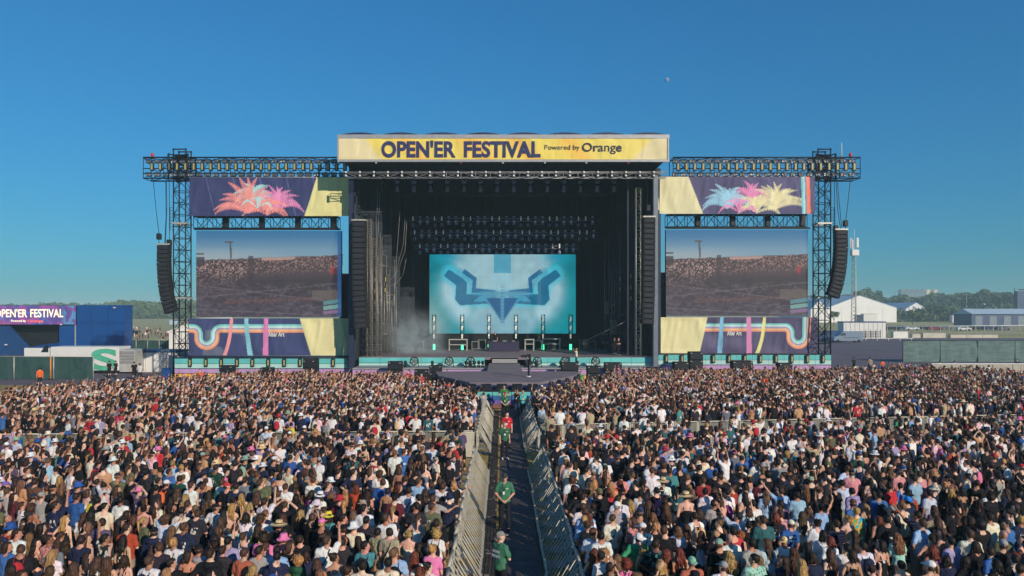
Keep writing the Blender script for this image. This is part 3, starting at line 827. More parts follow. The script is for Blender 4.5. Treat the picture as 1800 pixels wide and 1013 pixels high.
def wing(side):
    L = side < 0; nm = 'left' if L else 'right'
    Y = 71.5
    # towers
    ut = 320.5 if L else 1444.5; xt = UX(ut, Y)
    tw = thing('truss_tower', 'tall dark truss tower at the outer edge of the %s screen' % nm, 'tower', (xt, Y, 0))
    zt = VZ(276, Y)
    truss_parts(tw, (xt, Y, 0.1), (xt, Y, zt), 1.25, 1.2, 1.15, 0.065, 0.035, M_dark, alongz=True)
    MB().box((xt, Y, 0.05), (2.0, 2.0, 0.1)).build('base_plate', M_dark, tw)
    for z in (VZ(394, Y), VZ(524, Y)):
        m = MB()
        for s in (-1, 1): m.box((xt + s * 0.66, Y, z), (0.08, 1.4, 0.16)); m.box((xt, Y + s * 0.7, z), (1.4, 0.08, 0.16))
        m.build('collar', M_galv, tw)
    # sleeve block and head frame on top
    m = MB(); zs0, zs1 = VZ(318, Y), VZ(274, Y)
    for s in (-1, 1):
        for d in (-1, 1):
            m.tube((xt + s * 0.95, Y + d * 0.95, zs0), (xt + s * 0.95, Y + d * 0.95, zs1), 0.1, 6)
            for k in range(4):
                za = zs0 + (zs1 - zs0) * k / 4; zb = zs0 + (zs1 - zs0) * (k + 1) / 4
                m.tube((xt + s * 0.95, Y - 0.95, za), (xt + s * 0.95, Y + 0.95, zb), 0.06, 4); m.tube((xt - 0.95, Y + d * 0.95, za if s > 0 else zb), (xt + 0.95, Y + d * 0.95, zb if s > 0 else za), 0.06, 4)
    m.build('sleeve_block', M_dark, tw)
    m = MB(); z2 = VZ(265, Y)
    for s in (-1, 1):
        for d in (-1, 1): m.tube((xt + s * 0.62, Y + d * 0.6, zs1 - 0.4), (xt + s * 0.62, Y + d * 0.6, z2 + 0.1), 0.07, 5)
        m.tube((xt - 0.7, Y + s * 0.6, z2), (xt + 0.7, Y + s * 0.6, z2), 0.07, 5); m.tube((xt - 0.7, Y + s * 0.6, zs1 - 0.05), (xt + 0.7, Y + s * 0.6, zs1 - 0.05), 0.07, 5)
    m.build('head_frame', M_dark, tw)
    MB().box((xt, Y, zs1 - 0.35), (1.0, 0.9, 0.5)).build('pulley_housing', M_black, tw)
    if True:                                                              # control box and ladder piece on the outside
        xo = xt + (-0.95 if L else 0.95)
        m = MB(); za, zb = VZ(405, Y), VZ(366, Y)
        for s in (-0.15, 0.15): m.tube((xo + s, Y - 0.3, za), (xo + s, Y - 0.3, zb), 0.03, 4)
        for k in range(8): m.tube((xo - 0.15, Y - 0.3, za + (zb - za) * k / 7), (xo + 0.15, Y - 0.3, za + (zb - za) * k / 7), 0.02, 4)
        m.build('ladder', M_dark, tw)
    # top beam
    ua, ub = (259, 611) if L else (1180, 1505)
    v0, v1 = 280, 316
    za, zb = VZ(v1, Y), VZ(v0, Y)
    bm_ = thing('lighting_beam', 'long dark lighting truss above the %s screen crowded with lamps' % nm, 'truss', (UX((ua + ub) / 2, Y), Y, za))
    truss_parts(bm_, (UX(ua, Y), Y, (za + zb) / 2), (UX(ub, Y), Y, (za + zb) / 2), 1.6, zb - za, 2.0, 0.075, 0.04, M_dark)
    for z in (VZ(299.5, Y), VZ(308, Y)):
        MB().tube((UX(ua, Y), Y - 0.86, z), (UX(ub, Y), Y - 0.86, z), 0.05, 6).build('lamp_rail', M_dark, bm_)
    u = (267 if L else 1192)
    i = 0
    while u < (ub - 2 if L else 1503):
        lab = 'tall narrow strobe on the truss above the %s screen' % nm
        strobe_bar((UX(u, Y - 0.95), Y - 1.0, VZ(296.5, Y)), lab, 'strobes on the %s lighting truss' % nm)
        for vv in (288, 311):
            lamp_pair((UX(u - 5, Y - 0.95), Y - 1.02, VZ(vv, Y)), 'twin floodlight in the %s row of the %s lighting truss' % ('upper' if vv < 300 else 'lower', nm), '%s floodlights on the %s lighting truss' % ('upper' if vv < 300 else 'lower', nm))
        u += 14.75; i += 1
    # end lamp and aerial
    e = UX(ua + 9 if L else 1495, Y)
    wl = thing('warning_lamp', 'small red warning lamp on the outer end of the %s lighting truss' % nm, 'lamp', (e, Y, zb))
    MB().tube((e, Y, zb), (e, Y, zb + 0.25), 0.05, 6).build('stem', M_dark, wl)
    MB().lathe([(0.0, 0.4), (0.14, 0.34), (0.16, 0.12), (0.12, 0.0)], (e, Y, zb + 0.25), 10).build('lamp', M_red, wl)
    if not L:
        x = UX(1479.5, Y); a = thing('aerial', 'thin white aerial rod above the right tower', 'aerial', (x, Y, zb))
        MB().tube((x, Y, zb), (x, Y, VZ(251, Y)), 0.05, 6, 0.03).build('rod', M_white, a)
        MB().box((x, Y, zb + 0.05), (0.2, 0.2, 0.1)).build('foot', M_dark, a)
    # banners
    Yb = 70.45
    u0, u1 = (333, 615) if L else (1153.5, 1433)
    vt, vb = (312, 380) if L else (311, 376)
    bn = thing('palm_banner', ('cloth banner with pink and pale blue palm leaves above the left screen' if L else 'cloth banner with blue, pink and cream palm leaves above the right screen'), 'banner', (UX((u0 + u1) / 2, Yb), Yb, VZ(vb, Yb)))
    def c_palm(U, V, X, Z):
        u = u0 + U * (u1 - u0); w = (vb - vt) * V           # on the cloth, in units of about 6 cm
        C = full(U, '#3a4169' if L else '#5b5878')
        n = vnoise(u * 0.05, w * 0.02, 8)
        C = C * (0.85 + 0.3 * n)[..., None]
        C = mixc(C, '#7d84a6', (np.abs(np.mod(u + w * 0.25, 47) - 3) < 0.7) * 0.5)
        x = u / 5.0; z = w / 5.0
        pink, coral, mint, sky, cream = '#e78fbd', '#ee948c', '#a9dcdf', '#9dd0e8', '#e8dfae'
        rp = random.Random(4 if L else 9); F_ = []
        PAL = [(447, 26, 40, mint, 9), (486, 10, 50, pink, 11), (436, 6, 66, coral, 13), (470, 2, 40, coral, 7), (452, 14, 26, mint, 5)] if L else [(1322, 16, 48, pink, 11), (1278, 10, 50, sky, 12), (1362, 8, 56, cream, 13), (1330, 2, 40, cream, 6), (1300, 2, 34, pink, 6)]
        for (pu, pv, pr, pc, pn) in PAL:
            for k in range(pn):
                an = math.radians(-8 + 196 * (k + rp.uniform(-.3, .3)) / (pn - 1)); ln = pr * rp.uniform(.8, 1.08)
                tx, tz = pu + ln * math.cos(an) * 1.05, pv + ln * math.sin(an) * .92 - 5 * abs(math.cos(an))
                F_.append(((pu, pv), (tx, tz), (1 if math.cos(an) > 0 else -1) * (1.0 + 2.2 * abs(math.cos(an))), rp.uniform(1.05, 1.45) * (pr / 50) ** .5, pc))
        for k, (a, b, bw_, W, col) in enumerate(F_):
            C = frond(C, x, z, (a[0] / 5, a[1] / 5), (b[0] / 5, b[1] / 5), bw_, W, col, k * 1.7)
        if L:
            C = mixc(C, '#dcd698', sst(u - (557 - 22 * (1 - V)), -0.8, 0.8)); C = mixc(C, '#c9c489', (u > 592) * (u < 600) * 0.4 * (V > 0.0))
        else:
            C = mixc(C, '#ddd7ad', sst((1210 + 26 * (1 - V)) - u, -0.8, 0.8))
            for q, col in enumerate(('#7cd0d6', '#b7e3df', '#9b8ec0', '#f0965f', '#f2806c')):
                C = mixc(C, col, (u > 1410 + q * 3.0 - 2 * V) * (u < 1413 + q * 3.0 - 2 * V) * 1.0)
        return C
    grid_print('cloth', UX(u0, Yb), UX(u1, Yb), VZ(vb, Yb), VZ(vt, Yb), Yb, 300, 76, c_palm, M_print, bn, wrinkle(11 if L else 17, 0.06))
    MB().tube((UX(u0, Yb), Yb + 0.15, VZ(vt, Yb) + 0.03), (UX(u1, Yb), Yb + 0.15, VZ(vt, Yb) + 0.03), 0.06, 6).build('top_pipe', M_alu, bn)
    # screen
    s0, s1 = (345, 600) if L else (1170.5, 1420)
    st_, sb = (406, 557.5) if L else (404.5, 555.5)
    Ys = 71.9
    sc = thing('video_screen', 'large video screen on the %s wing showing a crowd under blue sky' % nm, 'screen', (UX((s0 + s1) / 2, Ys), Ys, VZ(sb, Ys)))
    def c_scr(U, V, X, Z):
        px, pz = U * 255, (1 - V) * 152
        C = full(U, '#2f78a8')
        C = mixc(C, '#7fa4bb', sst(pz, 2, 44)); C = mixc(C, '#9fb0b9', sst(pz, 26, 48) * sst(U, 0.75, 0.2))
        hor = 52 - 9 * U + 1.5 * (vnoise(px * 0.2, 0 * px, 4) - 0.5)
        gr = sst(pz, hor - 1, hor + 1)
        C = mixc(C, '#4c4149', gr)
        crowd = vnoise(px * 0.55, pz * 0.6, 21); crowd2 = vnoise(px * 1.1, pz * 0.9, 31)
        zone = gr * sst(pz, hor + 34 + 10 * (U < .3), hor + 18)
        C = mixc(C, '#b08a80', zone * sst(crowd, 0.5, 0.75) * 0.9)
        C = mixc(C, '#221c25', zone * sst(crowd2, 0.55, 0.75) * 0.7)
        lz = gr * (U < 0.34) * sst(pz, 110, 60)
        C = mixc(C, '#c7b3ac', lz * sst(crowd * crowd2, 0.42, 0.55)); C = mixc(C, '#33282f', lz * sst(crowd, 0.5, 0.3) * 0.7)
        C = mixc(C, '#c8a296', gr * (pz < hor + 5) * (U > 0.45) * (U < 0.68) * 0.8)
        low = sst(pz, hor + 30, hor + 44) * sst(U + 0.05 * crowd, 0.20 + 0.001 * pz, 0.26 + 0.001 * pz)
        C = mixc(C, '#3d373f', low); C = mixc(C, '#4b4454', sst(pz, 95, 150))
        det = vnoise(px * 0.35, pz * 0.9, 51) * vnoise(px * 0.12, pz * 0.3, 61)
        C = mixc(C, '#6d6470', gr * sst(pz, 88, 100) * sst(det, 0.28, 0.5) * 0.6); C = mixc(C, '#2b2630', gr * sst(pz, 70, 90) * sst(det, 0.2, 0.05) * 0.6)
        for q_, (sl, off) in enumerate(((0.12, 96), (-0.10, 118), (0.05, 138))): C = mixc(C, '#7d7076', gr * (np.abs(pz - off - sl * px) < 0.8) * 0.5)
        C = mixc(C, '#7a5650', np.exp(-((pz - 128 + 10 * U) / 4) ** 2) * (U > 0.2) * (U < 0.8) * sst(crowd, 0.3, 0.7) * 0.8)
        C = mixc(C, '#6f645f', (U > 0.80) * (pz > 105) * (pz < 122) * 0.7)
        for q, (a, b, col) in enumerate(((122, 129, '#5d8f95'), (129, 131, '#37333c'), (131, 138, '#7aa8a4'), (140, 146, '#8b6f93'))):
            C = mixc(C, col, (U > 0.875) * (pz > a + 4 * (1 - U) * 8 - 2) * (pz < b + 4 * (1 - U) * 8 - 2))
        C = mixc(C, '#b8343c', np.exp(-((px - 239) / 3.0) ** 2 - ((pz - 70) / 6.0) ** 2))
        # light mast, dark figures
        C = mixc(C, '#56565e', (np.abs(px - 60 - 0.04 * (pz - 20)) < 1.6) * (pz > 20) * (pz < 48)); C = mixc(C, '#56565e', (np.abs(px - 58) < 7) * (np.abs(pz - 20) < 1.8))
        C = mixc(C, '#5e5a62', (px < 13) * (np.abs(pz - 41) < 1.5)); C = mixc(C, '#3c3540', (px < 14) * (pz > 46) * (pz < 62) * 0.9)
        C = mixc(C, '#3a343d', (np.abs(px - 96) < 4) * (pz > 44) * (pz < 96) * 0.8)
        if L: C = mixc(C, '#2b5f9c', (px > 248) * 0.8)
        g = 1 - 0.05 * ((np.mod(px, 12.75) < 0.7) | (np.mod(pz, 12.7) < 0.7))
        return C * g[..., None]
    grid_print('screen_face', UX(s0, Ys), UX(s1, Ys), VZ(sb, Ys), VZ(st_, Ys), Ys - 0.01, 256, 154, c_scr, M_screen, sc)
    MB().box((UX((s0 + s1) / 2, Ys), Ys + 0.22, VZ((st_ + sb) / 2, Ys)), (UX(s1, Ys) - UX(s0, Ys), 0.4, VZ(st_, Ys) - VZ(sb, Ys))).build('cabinet', M_black, sc)
    # truss that carries it
    k0, k1 = (344, 596) if L else (1171, 1415); ka, kb = (381, 403) if L else (377.5, 401)
    Yk = 72.2
    kt = thing('screen_truss', 'dark lattice truss between the palm banner and the %s screen' % nm, 'truss', (UX((k0 + k1) / 2, Yk), Yk, VZ(kb, Yk)))
    truss_parts(kt, (UX(k0, Yk), Yk, VZ((ka + kb) / 2, Yk)), (UX(k1, Yk), Yk, VZ((ka + kb) / 2, Yk)), 1.0, VZ(ka, Yk) - VZ(kb, Yk) - 0.1, 1.0, 0.06, 0.034, M_black)
    MB().box((UX((s0 + s1) / 2, Yk), Yk - 0.4, VZ(kb + 1.2, Yk)), (UX(s1, Yk) - UX(s0, Yk), 0.3, 0.12)).build('bumper_bar', M_dark, kt)
    for f in (0.22, 0.47, 0.72, 0.97):
        x = UX(k0 + (k1 - k0) * f, Yk); MB().box((x, Yk - 0.35, VZ((ka + kb) / 2, Yk)), (0.5, 0.5, 1.1), bev=0.05).build('hoist', M_black, kt)
    # lower banner
    l0, l1 = (331, 617.5) if L else (1154.5, 1437)
    lt_, lb = (560, 625) if L else (558, 621)
    Yl = 71.7
    lb_ = thing('stripe_banner', ('navy cloth banner with a looping rainbow stripe under the left screen' if L else 'purple cloth banner with a looping rainbow stripe under the right screen'), 'banner', (UX((l0 + l1) / 2, Yl), Yl, VZ(lb, Yl)))
    def c_low(U, V, X, Z):
        u = l0 + U * (l1 - l0); v = lt_ + (1 - V) * (lb - lt_)
        C = full(U, '#424b74' if L else '#55526e')
        if L: C = mixc(C, '#6d7484', (vnoise(u * 0.06, v * 0.05, 3) > 0.55) * (u < 430) * (v > 580) * 0.7)
        else: C = mixc(C, '#6f6a86', sst(vnoise(u * 0.05, v * 0.04, 9), 0.4, 0.9) * 0.6)
        # looped five colour stripe: offset along a path with two quarter turns and a half turn
        cols = ('#79c8c4', '#bcdcd8', '#9f98bb', '#e6b582', '#e2947a')
        if L:
            cx = 363.5; base = 570.5
            o = np.full(u.shape, -1.0)
            r0 = 17.0                                             # half width between straight legs, outer edge
            leg = np.abs(u - cx)
            o = np.where((u > cx + 24) | (u < cx - 24), v - base, o)
            # corner arcs centred at (cx +- 24, base + 17)
            for s in (-1, 1):
                dx = s * (cx + s * 24 - u); dv = base + 17 - v
                rr = np.hypot(dx, dv); inn = (dx > 0) & (dv > 0) & (s * (u - cx) >= 0)
                o = np.where(inn & (leg < 24), 17 - rr, o)
            o = np.where((leg < 22) & (v >= base + 17) & (v < base + 23), leg - 7, o)
            rr = np.hypot(leg, v - (base + 23)); o = np.where((leg < 24) & (v >= base + 23), rr - 7, o)
            on = (o >= 0) & (o < 15) & (u < 540 + (v - 560) * 0.3)
            o = o / 15
        else:
            cx = 1403.5; base = 568.5
            leg = np.abs(u - cx)
            o = np.full(u.shape, -1.0)
            o = np.where(u < cx - 24, v - base, o)
            dx = -(cx - 24 - u); dv = base + 17 - v; rr = np.hypot(dx, dv)
            o = np.where((dx > 0) & (dv > 0) & (u < cx), 17 - rr, o)
            o = np.where((leg < 22) & (v >= base + 17) & (v < base + 23) & (u < cx), leg - 7, o)
            o = np.where((leg < 22) & (v < base + 23) & (u >= cx), leg - 7, o)
            rr = np.hypot(leg, v - (base + 23)); o = np.where((leg < 24) & (v >= base + 23), rr - 7, o)
            on = (o >= 0) & (o < 15) & (u > 1234 - (v - 560) * 0.3)
            o = o / 15
        for q, col in enumerate(cols): C = mixc(C, col, on & (o >= q / 5) & (o < (q + 1) / 5))
        def slash(C, ua_, ub_, bend, w, col):
            c = ua_ + (ub_ - ua_) * (1 - V) + bend * np.sin((1 - V) * np.pi)
            return mixc(C, col, np.abs(u - c) < w * (0.9 + 0.25 * (1 - V)))
        if L:
            C = slash(C, 407, 395, 3, 3.0, '#e59a9c'); C = slash(C, 433, 440, -1, 4.0, '#8cc9d6'); C = slash(C, 467.5, 467, 0, 4.2, '#d581b4')
            C = mixc(C, '#ddd6a0', sst(u - (527 + 20 * (1 - V)), -0.7, 0.7))
            C = mixc(C, '#a9b07c', (u > 597 + 14 * np.sin((1 - V) * 1.6)) * 0.6)  # shadow of the inner speaker array, painted as a greener strip with curved edge
        else:
            C = slash(C, 1269, 1265, 0, 3.6, '#80b9d8'); C = slash(C, 1316, 1317, 0, 4.0, '#d78db6'); C = slash(C, 1344, 1331, 3, 3.0, '#e0dc92')
            C = mixc(C, '#e0d9a6', sst((1244 - 14 * (1 - V)) - u, -0.7, 0.7))
        return C
    grid_print('cloth', UX(l0, Yl), UX(l1, Yl), VZ(lb, Yl), VZ(lt_, Yl), Yl, 330, 80, c_low, M_print, lb_, wrinkle(23 if L else 29, 0.07))
    MB().tube((UX(l0, Yl), Yl + 0.1, VZ(lb, Yl) - 0.03), (UX(l1, Yl), Yl + 0.1, VZ(lb, Yl) - 0.03), 0.05, 6).build('bottom_pipe', M_alu, lb_)
    t1 = (466, 501) if L else (1271.5, 1303)
    fit_text('lettering', 'Alter Art', t1[0] + 6, t1[1], 583.5 if L else 581.5, 591.5 if L else 589.5, Yl, M_white, lb_, 0.03, Yl - 0.13)
    # platform
    p0, p1 = (307, 617.5) if L else (1157, 1461)
    Yp = 70.0; zt2 = VZ(630 if L else 623.5, Yp)
    pf = thing('wing_platform', 'low platform with striped boards under the %s wing' % nm, 'platform', (UX((p0 + p1) / 2, Yp), Yp, 0))
    MB().box((UX((p0 + p1) / 2, Yp), Yp + 1.35, zt2 - 0.1), (UX(p1, Yp) - UX(p0, Yp), 2.6, 0.2)).build('deck', M_dark, pf)
    zs = [zt2 - 0.04, zt2 - 0.56, zt2 - 1.06, zt2 - 1.52, zt2 - 1.85]
    gaps = [(UX(537, Yp), UX(557, Yp))] if L else []
    strips(pf, UX(p0, Yp), UX(p1, Yp), Yp, [(zs[0], zs[1] + 0.04, M_turq), (zs[1], zs[2] + 0.08, M_mint), (zs[2], zs[3] + 0.06, M_lilac), (zs[3], zs[4], M_orange)], 11 if L else 11, gaps)
    us = (333, 361, 388, 416, 443, 471, 499, 527, 556, 585, 612) if L else [1172 + 27.6 * k for k in range(11)]
    for u in us:
        strobe_bar((UX(u, Yp - 0.3), Yp - 0.25, zt2 - 0.42), 'pale strobe on the front edge of the %s wing platform' % nm, 'strobes along the %s wing platform' % nm, 0.9)
    # outer PA
    Yo = 70.6
    if L:
        pts = [(UX(u, Yo), VZ(v, Yo), Yo) for u, v in ((289, 432), (288.5, 465), (291, 497), (296, 525), (304.5, 549))]
        mot = [(UX(279.5, Yo), VZ(416, Yo)), (UX(297.5, Yo), VZ(427, Yo))]
        cab = [[(UX(a, Yo), VZ(b, Yo)) for a, b in c] for c in (((269, 318), (274, 370), (279, 411)), ((291, 318), (291.5, 380), (289, 430)), ((297, 318), (297.5, 380), (297.5, 422)), ((292, 318), (293, 360), (290.5, 430)), ((297, 430), (299, 470), (304, 520)))]
    else:
        pts = [(UX(u, Yo), VZ(v, Yo), Yo) for u, v in ((1477, 406), (1477.5, 435), (1475, 468), (1469.5, 497), (1460.5, 522))]
        mot = [(UX(1486, Yo), VZ(393, Yo)), (UX(1469, Yo), VZ(402, Yo))]
        cab = [[(UX(a, Yo), VZ(b, Yo)) for a, b in c] for c in (((1495, 316), (1491, 355), (1487, 388)), ((1470, 316), (1473, 370), (1478, 402)), ((1472, 316), (1476, 360), (1480, 400)), ((1467, 316), (1467.5, 350), (1468, 396)))]
    line_array('curved black speaker array hanging outside the %s tower' % nm, pts, 1.2, 0.7, mot, cab, 16)
    # inner PA beside the stage opening
    Yi = 68.4
    if L: pts = [(UX(u, Yi), VZ(v, Yi), Yi) for u, v in ((632, 390), (631.5, 450), (633, 520), (637.5, 577))]; mot = [(UX(630, Yi), VZ(372, Yi))]; cab = [[(UX(629, Yi), VZ(b, Yi)) for b in (312, 370)]]
    else: pts = [(UX(u, Yi), VZ(v, Yi), Yi) for u, v in ((1140, 384), (1139.5, 450), (1138.5, 520), (1136, 570))]; mot = [(UX(1139.5, Yi), VZ(366, Yi))]; cab = [[(UX(1138, Yi), VZ(b, Yi)) for b in (312, 365)]]
    line_array('straight black speaker array hanging at the %s of the stage opening' % nm, pts, 1.30 if L else 1.15, 0.9, mot, cab, 20)
wing(-1)
wing(1)

# ------------------------------------------------------------------ scaffolding, cables, inner trusses at the sides of the stage
sf = thing('side_scaffold', 'tangle of pale scaffold tubes at the left side of the stage', 'scaffold', (-12.5, 73, SZ))
for i in range(15):
    u = 648 + 3.4 * i + random.uniform(-1, 1); Y = random.uniform(71.5, 75); vt = 400 + random.uniform(-25, 90) + (u - 648) * 1.6
    MB().tube((UX(u, Y), Y, SZ), (UX(u + random.uniform(-1, 1), Y), Y, VZ(vt, Y)), 0.04, 6).build('upright', M_pipe, sf)
for i in range(14):
    u = 650 + random.uniform(0, 30); Y = random.uniform(71.5, 74.5); v = random.uniform(430, 605)
    MB().tube((UX(u, Y), Y, VZ(v, Y)), (UX(u + random.uniform(10, 22), Y), Y + random.uniform(0, 1.5), VZ(v + random.uniform(-12, 12), Y)), 0.035, 5).build('crossbar', M_pipe, sf)
for i in range(3):
    u = 649 + i * 9; Y = 71.3
    t = thing('upright_truss', ('slim pale truss standing beside the left speaker array', 'slim pale truss in the middle of the left scaffold', 'slim pale truss at the inner side of the left scaffold')[i], 'truss', (UX(u, Y), Y, SZ))
    truss_parts(t, (UX(u, Y), Y, SZ), (UX(u, Y), Y, VZ((386, 420, 450)[i], Y)), 0.42, 0.42, 0.6, 0.03, 0.018, M_pipe, alongz=True)
sf = thing('side_scaffold', 'dark scaffold with pale sheets at the right side of the stage', 'scaffold', (13, 78, SZ))
for i in range(11):
    u = 1062 + 4.6 * i + random.uniform(-1, 1); Y = random.uniform(75, 82)
    MB().tube((UX(u, Y), Y, SZ), (UX(u, Y), Y, VZ(440 + random.uniform(-60, 60), Y)), 0.04, 6).build('upright', M_mast if i % 3 else M_pipe, sf)
for i in range(9):
    u = 1060 + random.uniform(0, 34); Y = random.uniform(75, 80); v = random.uniform(520, 608)
    MB().tube((UX(u, Y), Y, VZ(v, Y)), (UX(u + random.uniform(10, 20), Y), Y + random.uniform(0, 1.2), VZ(v + random.uniform(-8, 8), Y)), 0.035, 5).build('crossbar', M_pipe, sf)
for u0, u1, v0, v1 in ((1063, 1070, 530, 552), (1072, 1084, 562, 588)):
    MB().box((UX((u0 + u1) / 2, 80), 80, VZ((v0 + v1) / 2, 80)), ((u1 - u0) / F * 80, 0.04, (v1 - v0) / F * 80)).build('sheet', pm('pale_sheet', '#8d8672', 0.8, var=0.3, scale=2), sf)  # small pale sheets with an uneven beige tone
t = thing('upright_truss', 'tall pale truss standing inside the right edge of the stage', 'truss', (UX(1122, 71.2), 71.2, SZ))
truss_parts(t, (UX(1122, 71.2), 71.2, SZ), (UX(1122, 71.2), 71.2, VZ(331, 71.2)), 0.55, 0.55, 0.85, 0.045, 0.026, pm('pale_tube', '#b9b4a4', 0.45, 0.4), alongz=True)
for i, (u, v) in enumerate(((658.5, 492), (658.5, 512), (658.5, 531), (678, 491), (677, 510), (1090, 490), (1090, 509), (1109, 486), (1109, 505), (1109, 525))):
    Y = 71.6; lab = 'pale strobe fixed to the scaffold at the %s side of the stage' % ('left' if u < 900 else 'right')
    strobe_bar((UX(u, Y), Y, VZ(v, Y)), lab, 'strobes at the %s side of the stage' % ('left' if u < 900 else 'right'), 0.72)
for i, c in enumerate((((664, 330), (662, 400), (661, 520)), ((668, 340), (664, 420), (668, 560)), ((715, 390), (712, 440), (700, 475), (680, 500)), ((714, 455), (708, 485), (695, 500), (680, 503)), ((703, 372), (698, 440), (693, 520), (684, 560)), ((712, 385), (709, 430), (698, 470), (691, 540)))):
    Y = 73.0; m = MB(); pts = [Vector((UX(a, Y), Y, VZ(b, Y))) for a, b in c]
    sm = []
    for k in range(len(pts) - 1):
        for q in range(4): sm.append(pts[k].lerp(pts[k + 1], q / 4))
    sm.append(pts[-1])
    o = m.path(sm, 0.022, 5).build('hanging_cable', M_pipe)
    tag(o, ('pale cable hanging straight down beside the left speaker array', 'pale cable running down to the left scaffold', 'pale cable swagged from the lamp bars to the scaffold', 'lowest swagged pale cable left of the LED wall', 'pale cable slanting down to the smoke', 'pale cable bowed between lamp bars and stage floor')[i], 'cable')
# camera jib at right
jb = thing('camera_jib', 'long thin camera jib reaching across the right side of the stage', 'camera jib', (UX(1120, 74), 74, SZ))
Y = 74
MB().tube((UX(1026, Y), Y, VZ(601, Y)), (UX(1146, Y), Y, VZ(543, Y)), 0.05, 6).build('arm', M_pipe, jb)
MB().box((UX(1027, Y), Y, VZ(604, Y)), (0.5, 0.6, 0.4), bev=0.04).build('camera_head', M_black, jb)
MB().tube((UX(1027, Y), Y, VZ(604, Y)), (UX(1029, Y), Y, VZ(615, Y)), 0.12, 6).build('lens_hood', M_black, jb)
MB().tube((UX(1118, Y), Y, SZ), (UX(1118, Y), Y, VZ(557, Y)), 0.09, 6).build('column', M_dark, jb)
mb = MB()
for a in range(3): mb.tube((UX(1118, Y), Y, SZ + 0.9), (UX(1118, Y) + 0.7 * math.cos(a * 2.1), Y + 0.7 * math.sin(a * 2.1), SZ + 0.02), 0.05, 5)
mb.build('tripod', M_dark, jb)
# dressing of gear at right wing of the stage: amp racks
for i, u in enumerate((1062, 1076, 1092)):
    Y = 84.5; x = UX(u, Y); t = thing('amplifier_rack', ('amplifier rack', 'amplifier rack', 'amplifier rack')[i] + (' at the back right of the stage, next to the LED wall', ' at the back right of the stage, middle of three', ' at the back right of the stage, nearest the side drape')[i], 'rack', (x, Y, SZ))
    h = (3.0, 3.6, 2.6)[i]
    MB().box((x, Y, SZ + h / 2), (0.9, 0.8, h)).build('case', M_black, t)
    for k in range(5): MB().box((x, Y - 0.42, SZ + 0.3 + k * h / 6), (0.76, 0.03, h / 9)).build('amplifier', M_mast if k % 2 else M_dark, t)

# smoke drifting over the left of the stage
m = MB(); smc = Vector((UX(724, 76), 76.0, 4.3)); smr = Vector((4.6, 3.2, 4.4))
pr = [(math.sin(math.pi * k / 14), -math.cos(math.pi * k / 14)) for k in range(15)]
m.lathe(pr, (0, 0, 0), 22); m.v = [(x * smr.x, y * smr.y, max(z * smr.z, SZ + 0.03 - smc.z)) for x, y, z in m.v]
M_smoke = bpy.data.materials.new('stage_smoke'); M_smoke.use_nodes = True
nt = M_smoke.node_tree; nt.nodes.clear()
o_ = nt.nodes.new('ShaderNodeOutputMaterial'); pv = nt.nodes.new('ShaderNodeVolumePrincipled'); pv.inputs['Color'].default_value = (0.80, 0.94, 1.0, 1); pv.inputs['Anisotropy'].default_value = 0.0
tc = nt.nodes.new('ShaderNodeTexCoord'); nz = nt.nodes.new('ShaderNodeTexNoise'); nz.inputs['Scale'].default_value = 0.8; nz.inputs['Detail'].default_value = 5
mr = nt.nodes.new('ShaderNodeMapRange'); mr.inputs['From Min'].default_value = 0.38; mr.inputs['From Max'].default_value = 0.68; mr.inputs['To Min'].default_value = 0.0; mr.inputs['To Max'].default_value = 0.8
dv = nt.nodes.new('ShaderNodeVectorMath'); dv.operation = 'DIVIDE'; dv.inputs[1].default_value = smr; ln_ = nt.nodes.new('ShaderNodeVectorMath'); ln_.operation = 'LENGTH'
fo = nt.nodes.new('ShaderNodeMapRange'); fo.inputs['From Min'].default_value = 1.0; fo.inputs['From Max'].default_value = 0.15; fo.inputs['To Min'].default_value = 0.0; fo.inputs['To Max'].default_value = 1.0; fo.interpolation_type = 'SMOOTHSTEP'
mu = nt.nodes.new('ShaderNodeMath'); mu.operation = 'MULTIPLY'
sz_ = nt.nodes.new('ShaderNodeSeparateXYZ'); lowf = nt.nodes.new('ShaderNodeMapRange'); lowf.inputs['From Min'].default_value = 3.2; lowf.inputs['From Max'].default_value = -1.6; lowf.inputs['To Min'].default_value = 0.15; lowf.inputs['To Max'].default_value = 1.3
mu2 = nt.nodes.new('ShaderNodeMath'); mu2.operation = 'MULTIPLY'
nz.inputs['Scale'].default_value = 0.55; nz.inputs['Distortion'].default_value = 0.8; nz.inputs['Roughness'].default_value = 0.65
nt.links.new(tc.outputs['Object'], nz.inputs['Vector']); nt.links.new(nz.outputs['Fac'], mr.inputs['Value']); nt.links.new(tc.outputs['Object'], dv.inputs[0]); nt.links.new(dv.outputs[0], ln_.inputs[0]); nt.links.new(ln_.outputs['Value'], fo.inputs['Value'])
nt.links.new(tc.outputs['Object'], sz_.inputs[0]); nt.links.new(sz_.outputs['Z'], lowf.inputs['Value'])
nt.links.new(mr.outputs[0], mu.inputs[0]); nt.links.new(fo.outputs[0], mu.inputs[1]); nt.links.new(mu.outputs[0], mu2.inputs[0]); nt.links.new(lowf.outputs[0], mu2.inputs[1]); nt.links.new(mu2.outputs[0], pv.inputs['Density']); nt.links.new(pv.outputs[0], o_.inputs['Volume'])
sm_o = m.build('smoke', M_smoke, kind='stuff'); sm_o.location = smc
